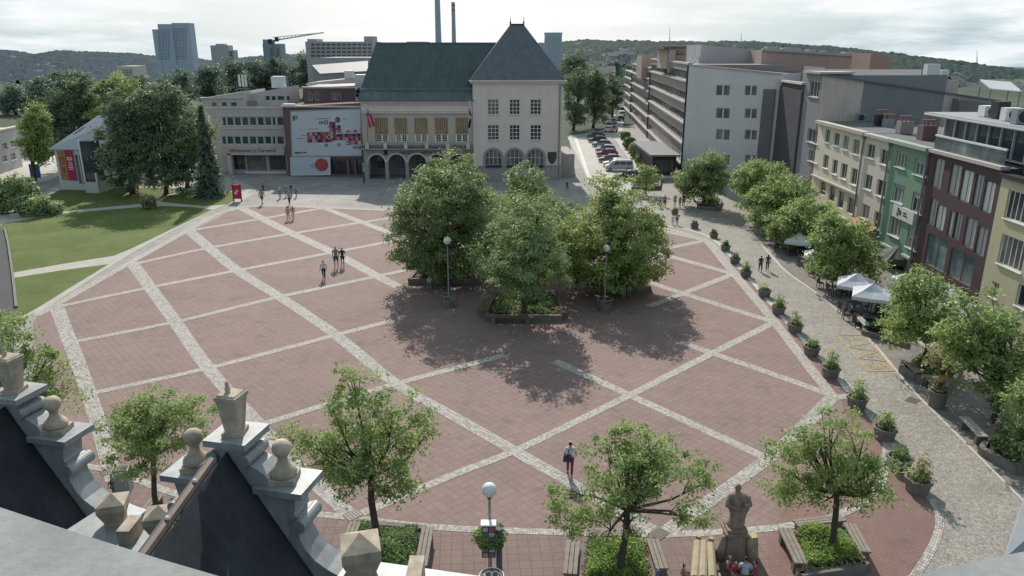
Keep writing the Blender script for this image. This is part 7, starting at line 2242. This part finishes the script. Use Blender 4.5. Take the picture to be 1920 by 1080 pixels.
def figure(kind):
    J = pose(kind)
    b = Sk()
    pel = b.add(J['pel'], (.135, .10)); ch = b.add(J['chest'], (.145, .10), pel)
    up = b.add(J['neck'] - Vector((0, 0, .07)), (.11, .075), ch); nk = b.add(J['neck'], .05, up)
    jaw = b.add(J['head'] - Vector((0, .0, .05)), (.066, .075), nk); hd = b.add(J['head'] + Vector((0, .02, .045)), (.078, .095), jaw); tp = b.add(J['head'] + Vector((0, .02, .115)), (.055, .065), hd)
    b.add(J['head'] + Vector((0, -.098, -.005)), .014, hd)      # nose
    for s in (-1, 1): b.add(J['head'] + Vector((s * .083, .02, 0)), .018, hd)   # ears
    for s, n in ((-1, 'l'), (1, 'r')):
        sh_ = b.add(J['sho' + n], .055, up); el = b.add(J['elb' + n], .043, sh_); wr = b.add(J['wri' + n], .028, el)
        d = (J['hand' + n] - J['wri' + n]).normalized()
        pm = b.add(J['wri' + n] + d * .06, (.036, .022), wr)
        side = Vector((0, -1, 0)) if kind != 'sit' else Vector((-s, 0, 0))
        side = (side - d * side.dot(d)).normalized(); curl = Vector((-s, 0, 0)) if kind != 'sit' else Vector((0, 0, -1))
        for q, ln in ((-.026, .062), (-.009, .075), (.009, .078), (.026, .068)):
            k1 = b.add(J['wri' + n] + d * .10 + side * q, .0095, pm); k2 = b.add(J['wri' + n] + d * (.10 + ln * .55) + side * q + curl * .008, .0085, k1)
            b.add(J['wri' + n] + d * (.10 + ln * .9) + side * q + curl * .028, .0075, k2)
        t1 = b.add(J['wri' + n] + d * .055 + side * .045, .011, pm); b.add(J['wri' + n] + d * .095 + side * .058 + curl * .012, .009, t1)
        hp = b.add(J['hip' + n], .082, pel); kn = b.add(J['knee' + n], .056, hp); an = b.add(J['ank' + n], .038, kn); b.add(J['toe' + n], (.036, .026), an)
    M = {'body': b.mesh('body')}
    t = Sk(); p0 = t.add(J['pel'] + Vector((0, 0, .02)), (.155, .115)); c0 = t.add(J['chest'], (.165, .118), p0); u0 = t.add(J['neck'] - Vector((0, 0, .06)), (.125, .085), c0)
    for n in 'lr':
        s0 = t.add(J['sho' + n], .072, u0); t.add(J['sho' + n].lerp(J['elb' + n], .75), .062, s0)
    M['shirt'] = t.mesh('shirt')
    for nm, k, r2 in (('trousers', .97, .058), ('shorts', .45, .082)):
        t = Sk(); p0 = t.add(J['pel'] + Vector((0, 0, .015)), (.150, .112))
        for n in 'lr':
            h0 = t.add(J['hip' + n] - Vector((0, 0, .02)), .096, p0)
            if nm == 'trousers':
                k0 = t.add(J['knee' + n], .068, h0); t.add(J['knee' + n].lerp(J['ank' + n], .9), .056, k0)
            else:
                t.add(J['hip' + n].lerp(J['knee' + n], .8), .088, h0)
        M[nm] = t.mesh(nm)
    # skirt or dress bottom
    mb = MB()
    if kind != 'sit':
        mb.lathe([(.15, 1.02), (.17, .9), (.22, .7), (.26, .52), (.255, .515), (.15, .9)], (0, 0, 0), 14, sy=.8)
    else:
        mb.lathe([(.15, .6), (.2, .5), (.24, .42)], (0, -.15, 0), 12, sy=1.5)
    me = bpy.data.meshes.new('skirt'); me.from_pydata(mb.v, [], mb.f); me.polygons.foreach_set('use_smooth', [True] * len(me.polygons)); M['skirt'] = me
    for nm in ('shoe_l', 'shoe_r'):
        n = nm[-1]; t = Sk(); a = t.add(J['ank' + n] + Vector((0, .03, -.045)), (.043, .036)); t.add(J['toe' + n] + Vector((0, -.02, 0)), (.042, .03), a); M[nm] = t.mesh('shoe')
    hd = J['head'] + Vector((0, .02, .05))
    for nm in ('short', 'long'):
        t = Sk(); a = t.add(hd + Vector((0, .025, .055)), (.078, .082)); c = t.add(hd + Vector((0, .045, -.02)), (.082, .066), a); d = t.add(hd + Vector((0, .05, -.085)), (.062, .045), c)
        if nm == 'long': e = t.add(hd + Vector((0, .075, -.2)), (.075, .04), d); t.add(hd + Vector((0, .085, -.33)), (.055, .028), e)
        M['hair_' + nm] = t.mesh('hair')
    return M
FIG = {k: figure(k) for k in ('stand', 'walk', 'walk2', 'sit')}
MCOL = {}
def cloth(c):
    k = 'cloth_' + '_'.join('%d' % (v * 100) for v in c)
    return P(k, c, .15, 6, .9)
COLS = {'white': (.62, .62, .62), 'black': (.035, .035, .04), 'grey': (.25, .25, .26), 'navy': (.05, .06, .11), 'red': (.36, .06, .07), 'pink': (.44, .24, .25), 'beige': (.42, .36, .29),
        'blue': (.13, .18, .34), 'brown': (.13, .09, .07), 'paleblue': (.42, .46, .54), 'maroon': (.20, .06, .08), 'blond': (.32, .23, .12), 'darkhair': (.03, .022, .018), 'green': (.12, .17, .12)}
def wear(mesh, col):
    key = (mesh.name, col)
    if key not in MCOL:
        m = mesh.copy(); m.materials.clear(); m.materials.append(SKIN if col == 'skin' else cloth(COLS[col])); MCOL[key] = m
    return MCOL[key]
def person(label, px, py, hpx, kind='stand', face=0.0, top='white', bottom='black', legs='trousers', hair='darkhair', hl='short', shoes='black', z0=0.0, group=None):
    """face: heading in degrees, 0 looks towards the camera, 180 away from it"""
    b = G(px, py, z0)
    full = 1.75 if kind != 'sit' else 1.30
    h = zat(b.y, py - hpx) - (zat(b.y, py))
    t_ = thing('person', label, 'person', tuple(b), group, rz=R(face), scale=h / full, local=True)
    M = FIG[kind]
    def part(nm, mesh):
        o = bpy.data.objects.new(nm, mesh); COL.objects.link(o); o.parent = t_; return o
    part('body', wear(M['body'], 'skin')); part('shirt', wear(M['shirt'], top)); part(legs, wear(M[legs], bottom)); part('hair', wear(M['hair_' + hl], hair))
    part('shoe', wear(M['shoe_l'], shoes)); part('shoe', wear(M['shoe_r'], shoes))
    return t_
def bag(label, p, off, size, col='black'):
    """a bag carried by person p, at an offset in the person's own frame"""
    k = p.scale[0]; w = Matrix.Rotation(p.rotation_euler[2], 3, 'Z') @ Vector(off) * k + p.location
    t_ = thing('shoulder_bag', label, 'bag', tuple(w), rz=p.rotation_euler[2], scale=k, local=True)
    mb = MB(); mb.box((0, 0, 0), size, 0, 0, .85); mb.build('bag_body', cloth(COLS[col]), t_, loc=(0, 0, 0))
    mb = MB(); mb.tube([(0, 0, size[2] * .5), (-off[0] * .6, -.02, 1.42 - off[2]), (-off[0] * 1.6, .0, 1.45 - off[2])], .018, 5); mb.build('strap', cloth(COLS[col]), t_, loc=(0, 0, 0))
p = person('man in white shirt and wine trousers walking away with a dark bag, nearest walker', 1068, 893, 66, 'walk', 172, 'white', 'maroon', hair='darkhair', shoes='maroon')
bag('dark shoulder bag on the back of the nearest walking man', p, (.12, .17, 1.0), (.36, .16, .30), 'navy')
person('person in pale top and black trousers walking alone on the left paving', 608, 524, 37, 'walk', 5, 'white', 'black', hair='darkhair')
p = person('taller person in grey shirt of the pair walking towards us', 631, 503, 42, 'walk2', 10, 'grey', 'navy', 'shorts', hair='brown')
person('dark haired woman in black at the side of the grey shirted walker', 643, 500, 37, 'walk', 10, 'black', 'black', 'shorts', hl='long')
person('left one of two people in light clothes near the far plaza edge', 541, 413, 27, 'walk', 200, 'beige', 'beige', 'shorts', hair='brown')
person('right one of two people in light clothes near the far plaza edge', 550, 412, 27, 'walk2', 200, 'pink', 'white', 'shorts', hl='long', hair='brown')
person('person in black standing at the shadow edge above the light clothed two', 543, 384, 24, 'walk', 180, 'grey', 'black')
person('bare legged person in pink top by the red information stand', 492, 384, 30, 'walk', 170, 'pink', 'brown', 'shorts', hl='long')
person('person in the shade behind the pink topped one', 494, 361, 24, 'walk', 10, 'grey', 'navy')
person('leftmost of four people talking in the shade before the posters', 525, 372, 25, 'stand', 60, 'paleblue', 'grey')
person('second of four people talking in the shade before the posters', 537, 369, 23, 'stand', 10, 'grey', 'grey', 'shorts', hair='blond')
person('third and darkest of four people in the shade before the posters', 547, 368, 25, 'stand', -40, 'navy', 'grey')
person('rightmost of four people talking in the shade before the posters', 556, 370, 24, 'stand', -70, 'grey', 'navy')
person('person in white bending by the spruce tree', 438, 345, 18, 'stand', 90, 'white', 'white', hair='blond')
person('person in the shade before the arcade of the town hall', 683, 346, 18, 'walk', 180, 'navy', 'black')
person('dark dressed person by the corner of the town hall', 1063, 358, 19, 'walk', 20, 'navy', 'black')
# right-hand group
person('person in grey sitting at the left of the group by the parking road', 1235, 390, 20, 'sit', 30, 'grey', 'black')
person('second from left of the group standing by the parking road', 1246, 388, 23, 'stand', 10, 'grey', 'black')
person('third from left of the group by the parking road, in grey', 1265, 388, 24, 'stand', -20, 'grey', 'grey', 'shorts')
person('fourth from left of the group by the parking road, in beige', 1274, 389, 22, 'stand', 30, 'beige', 'beige')
person('rightmost of the group by the parking road, in dark clothes', 1281, 387, 24, 'stand', -30, 'brown', 'black')
person('person with dark bag walking between the far planters', 1269, 422, 24, 'walk', 170, 'beige', 'black', hl='long')
person('child in white dress walking at the far planters', 1261, 422, 19, 'walk2', 170, 'white', 'white', 'skirt', hair='blond')
person('dark dressed person leaving along the cobbled street', 1425, 510, 31, 'walk', 170, 'black', 'black')
person('person in brown walking next to the dark dressed one on the street', 1438, 508, 32, 'walk2', 165, 'brown', 'brown', hl='long')
person('person in red sitting under the far cafe umbrella', 1524, 512, 22, 'sit', -60, 'red', 'grey')
person('waiter in white at the near shaded umbrella', 1596, 590, 20, 'stand', -80, 'white', 'black')
person('person sitting in the deep shade of the multi-stemmed tree', 1868, 765, 30, 'sit', -70, 'black', 'navy')
# around the mid-square trees
person('person in white shirt sitting on the edge of the left tree bed', 806, 541, 25, 'sit', 0, 'white', 'grey', z0=0)
person('child standing in the shade beside the left globe lamp', 851, 593, 16, 'stand', 150, 'paleblue', 'paleblue', 'shorts', hair='blond')
p = person('woman in white top carrying a black bag under the trees', 1083, 545, 33, 'walk', 190, 'white', 'beige', 'shorts', hl='long')
bag('black bag of the woman walking under the trees', p, (.2, .08, .92), (.3, .14, .24))
person('left one of two people sitting on the right tree bed', 1167, 557, 24, 'sit', 10, 'grey', 'beige', hair='brown')
person('right one of two people sitting on the right tree bed', 1180, 555, 22, 'sit', -10, 'paleblue', 'grey', hl='long')
# bottom edge
person('person in pale blue sleeveless top and red trousers sitting right of the statue', 1394, 1098, 54, 'sit', 170, 'paleblue', 'maroon', hl='short', group=None)
person('child in pink sitting left of the pale blue figure at the log table', 1364, 1082, 40, 'sit', 60, 'pink', 'red', hl='long', hair='brown')
person('child in red close behind the pink one at the foot of the statue', 1376, 1092, 40, 'sit', 20, 'red', 'pink', hair='darkhair')
person('child in red at the right of the pale blue figure', 1412, 1094, 42, 'sit', -120, 'red', 'navy', hair='darkhair')
person('child in white cap and blue shirt at the bench left of the log table', 1232, 1096, 32, 'stand', 200, 'blue', 'navy', 'shorts', hair='white')
person('person in pink bending in front of the logs at the bottom edge', 1280, 1090, 34, 'sit', 90, 'pink', 'grey', hl='long')
person('person in dark clothes beside the litter bin between the gables', 213, 930, 32, 'walk', 170, 'maroon', 'brown', hl='long')
# ================================================================== ledge under the camera
M_ledge_top = P('ledge_metal', (.275, .288, .288), .32, 2.2, .7, .3, .1, bump=.15)
ZL = H - 1.25
edge = [(-120, 903), (0, 951), (150, 1001), (300, 1048), (420, 1083), (640, 1135), (1000, 1185), (1400, 1160), (1650, 1097), (1760, 1067), (1925, 1033), (2060, 1004)]
pts = [G(x, y, ZL) for x, y in edge]
back = [Vector((3.2, -.6, ZL)), Vector((-3.2, -.6, ZL))]
mb = MB(); mb.prism(pts + back, (0, 0, -.10)); 
o = mb.build('ledge', M_ledge_top)
tag(o, 'grey weathered metal covered ledge across the bottom corners', 'ledge')
# pale sheet-metal flank at the right
t_ = [atY(1940, 880, 2.4), atY(1884, 1046, 2.05), atY(1990, 1100, 2.0), atY(2050, 900, 2.3)]
mb = MB(); mb.prism(t_, (.02, .03, .0)); tag(mb.build('metal_flashing', P('flashing_pale', (.30, .33, .345), .2, 1, .5)), 'pale sheet-metal flashing at the lower right corner', 'flashing')

# ================================================================== dutch gables
M_gw = P('gable_render', (.33, .35, .37), .2, 1.4, .85, streak=.32)
M_gflash = P('gable_flashing', (.34, .358, .366), .22, 3.0, .55, .4, .2, streak=.22)
M_gstone = P('finial_sandstone', (.56, .475, .37), .3, 6, .9, bump=.5, streak=.3)
M_groof = P('gable_slate', (.046, .050, .058), .25, 2.2, .9, .12, streak=.25, bump=.2)
M_ridge = P('ridge_brown', (.115, .085, .072), .2, 3, .6)
def gable(label, apex_px, t, scale=1.0, rot=0.0):
    """a scrolled gable seen from behind; apex_px is the photo point of its crown"""
    A = Vector((0, 0, H)) + ray(*apex_px) * t
    T = thing('gable', label, 'gable', tuple(A))
    cr_, sr_ = math.cos(rot), math.sin(rot)
    def Wp(w, h, d=0.0): return A + Vector(((w * cr_ + d * sr_) * scale, (-w * sr_ + d * cr_) * scale, h * scale))
    back_ = Vector((0, -7.0 * scale, 0))
    half = [(.0, 0), (.20, 0), (.20, -.07), (.155, -.09), (.165, -.13), (.20, -.15), (.235, -.20), (.225, -.26), (.20, -.30), (.25, -.30), (.34, -.33), (.44, -.40), (.50, -.48), (.50, -.55), (.86, -.55), (.86, -.62), (.80, -.64),
            (.76, -.86), (.78, -.90), (.82, -.91), (.865, -.95), (.875, -1.01), (.85, -1.07), (.79, -1.08), (.80, -1.20), (.87, -1.35), (.97, -1.47), (1.12, -1.57), (1.30, -1.65), (1.50, -1.71), (1.66, -1.74), (1.66, -3.2)]
    out = half[1:] + [(-w, h) for w, h in half[1:][::-1]]
    TH = .34
    mb = MB()
    n = len(out)
    f = [Wp(w, h, TH) for w, h in out]; bk = [Wp(w, h, 0) for w, h in out]
    # faces are cut into rows so that the concave outline is filled cleanly
    hs_ = half[1:]
    for (w0, h0), (w1, h1) in zip(hs_, hs_[1:]):
        for d in (0, TH):
            mb.quad(Wp(-w0, h0, d), Wp(w0, h0, d), Wp(w1, h1, d), Wp(-w1, h1, d), 0)
    for i in range(n):
        j = (i + 1) % n
        mb.quad(bk[i], bk[j], f[j], f[i], 1)
    mb.build('wall', [M_gw, M_gflash], T)
    # projecting slabs
    for w0, w1, h, th in ((-.27, .27, 0, .07), (.30, .92, -.545, .07), (-.92, -.30, -.545, .07)):
        mb = MB(); mb.hexa([Wp(w0, h - th, -.08), Wp(w1, h - th, -.08), Wp(w1, h - th, TH + .12), Wp(w0, h - th, TH + .12), Wp(w0, h + .01, -.08), Wp(w1, h + .01, -.08), Wp(w1, h + .01, TH + .12), Wp(w0, h + .01, TH + .12)])
        mb.build('cap_slab', M_gflash, T)
    for s in (-1, 1):
        for (w, h, r) in ((.205, -.225, .075), (.825, -1.0, .085)):
            mb = MB(); mb.tube([Wp(s * w, h, -.05), Wp(s * w, h, TH + .05)], r * scale, 16)
            mb.build('scroll_roll', M_gflash, T, smooth=False)
    # stone finials
    for s in (-1, 1):
        c_ = Wp(s * .58, -.53, TH * .5)
        mb = MB(); mb.box(c_ + Vector((0, 0, .03)), (.30 * scale, .30 * scale, .07 * scale)); fn = mb.build('finial', M_gstone, T)
        mb = MB(); k = scale
        mb.lathe([(.14 * k, .06 * k), (.155 * k, .10 * k), (.14 * k, .15 * k), (.10 * k, .19 * k), (.065 * k, .24 * k), (.055 * k, .29 * k), (.065 * k, .315 * k), (.085 * k, .34 * k), (.107 * k, .38 * k), (.112 * k, .42 * k), (.10 * k, .465 * k), (.07 * k, .50 * k), (.001, .515 * k)], c_, 20)
        child(mb.build('ball', M_gstone, None, smooth=True), fn)
    c_ = Wp(0, .0, TH * .5); k = scale
    mb = MB(); mb.box(c_ + Vector((0, 0, .03 * k)), (.24 * k, .24 * k, .06 * k)); mb.box(c_ + Vector((0, 0, .26 * k)), (.165 * k, .165 * k, .40 * k), -rot, 0, 1.5)
    mb.box(c_ + Vector((0, 0, .485 * k)), (.275 * k, .275 * k, .05 * k), -rot); mb.box(c_ + Vector((0, 0, .52 * k)), (.25 * k, .25 * k, .02 * k), -rot, 0, .86)
    mb.lathe([(.03 * k, .53 * k), (.035 * k, .58 * k), (.02 * k, .61 * k), (.028 * k, .64 * k), (.005, .67 * k)], c_ + Vector((-.03, 0, 0)), 8)
    mb.build('pillar', M_gstone, T)
    # slate roof running back from the gable
    r0 = Wp(-.02, -.14, -.01); r1 = r0 + back_
    e0 = Wp(1.17, -2.05, -.01); e1 = e0 + back_; g0 = Wp(-1.17, -2.05, -.01); g1 = g0 + back_
    vz = Vector((0, 0, -.05))
    mb = MB(); mb.hexa([r0 + vz, e0 + vz, e1 + vz, r1 + vz, r0, e0, e1, r1]); mb.hexa([g0 + vz, r0 + vz, r1 + vz, g1 + vz, g0, r0, r1, g1]); rf = mb.build('roof', M_groof, T)
    return T, Wp, rf
T1, W1p, rf1 = gable('scrolled gable with stone balls and a flared stone pillar, middle of the lower left', (426, 826), 8.4, .97, R(13))
T2, W2p, rf2 = gable('scrolled gable half cut by the left edge of the view', (8, 744), 9.9, .97, R(13))
# brown ridge board with bright bolts on the middle gable roof
a = W1p(-.15, -.50, -.02); b = W1p(-.15, -.50, -3.2)
for (Wf, rf, lab) in ((W1p, rf1, 'm'),):
    mb = MB(); a = Wf(-.02, -.10, -.3); b = a + Vector((0, -4, 0)); mb.tube([a, b], .055, 8); child(mb.build('ridge_roll', M_ridge), rf)
    mb = MB()
    for k in range(6): mb.ball(a.lerp(b, .12 + .16 * k) + Vector((.02, 0, .06)), .022, 8)
    child(mb.build('bolt', M_white), rf)
# octagonal stone pinnacles on the parapet between and right of the gables
def pinnacle(label, px, py, t, k=1.0):
    c = Vector((0, 0, H)) + ray(px, py) * t
    T = thing('pinnacle', label, 'pinnacle', tuple(c))
    mb = MB(); mb.box(c + Vector((0, 0, -.42 * k)), (.22 * k, .22 * k, .55 * k), .25)
    mb.lathe([(.155 * k, -.20 * k), (.235 * k, -.03 * k), (.235 * k, .06 * k), (.20 * k, .075 * k), (.001, .16 * k)], c, 4, rot=math.pi / 4 + .25); mb.build('cap', M_gstone, T)
    mb = MB(); mb.box(c + Vector((0, 0, -.95 * k)), (.34 * k, .36 * k, .55 * k), .1); mb.build('base', M_gstone, T)
pinnacle('stone pinnacle at the foot of the left gable', 212, 945, 9.6)
pinnacle('stone pinnacle touching the left side of the middle gable', 300, 968, 9.2)
pinnacle('large stone pinnacle at the right foot of the middle gable', 676, 1028, 8.2, 1.25)
# low parapet with flashing between the pinnacles
t_ = thing('parapet', 'low parapet with metal flashing linking the pinnacles and gables', 'parapet', tuple(Vector((0, 0, H)) + ray(255, 1000) * 9.4))
def at(px, py, t): return Vector((0, 0, H)) + ray(px, py) * t
for q in (((150, 985, 9.7), (330, 1022, 9.1)), ((640, 1078, 8.3), (900, 1120, 8.0))):
    a, b = at(*q[0]), at(*q[1]); b.z = a.z
    mb = MB(); mb.bar(a - Vector((0, 0, .5)), b - Vector((0, 0, .5)), .36, 1.0); mb.build('wall', M_gw, t_)
    mb = MB(); mb.bar(a + Vector((0, 0, .03)), b + Vector((0, 0, .03)), .46, .05); mb.build('flashing', M_gflash, t_)
    mb = MB()
    m = a.lerp(b, .55); mb.box(m + Vector((0, 0, .14)), (.16, .34, .24)); mb.build('stone_block', M_gstone, t_)
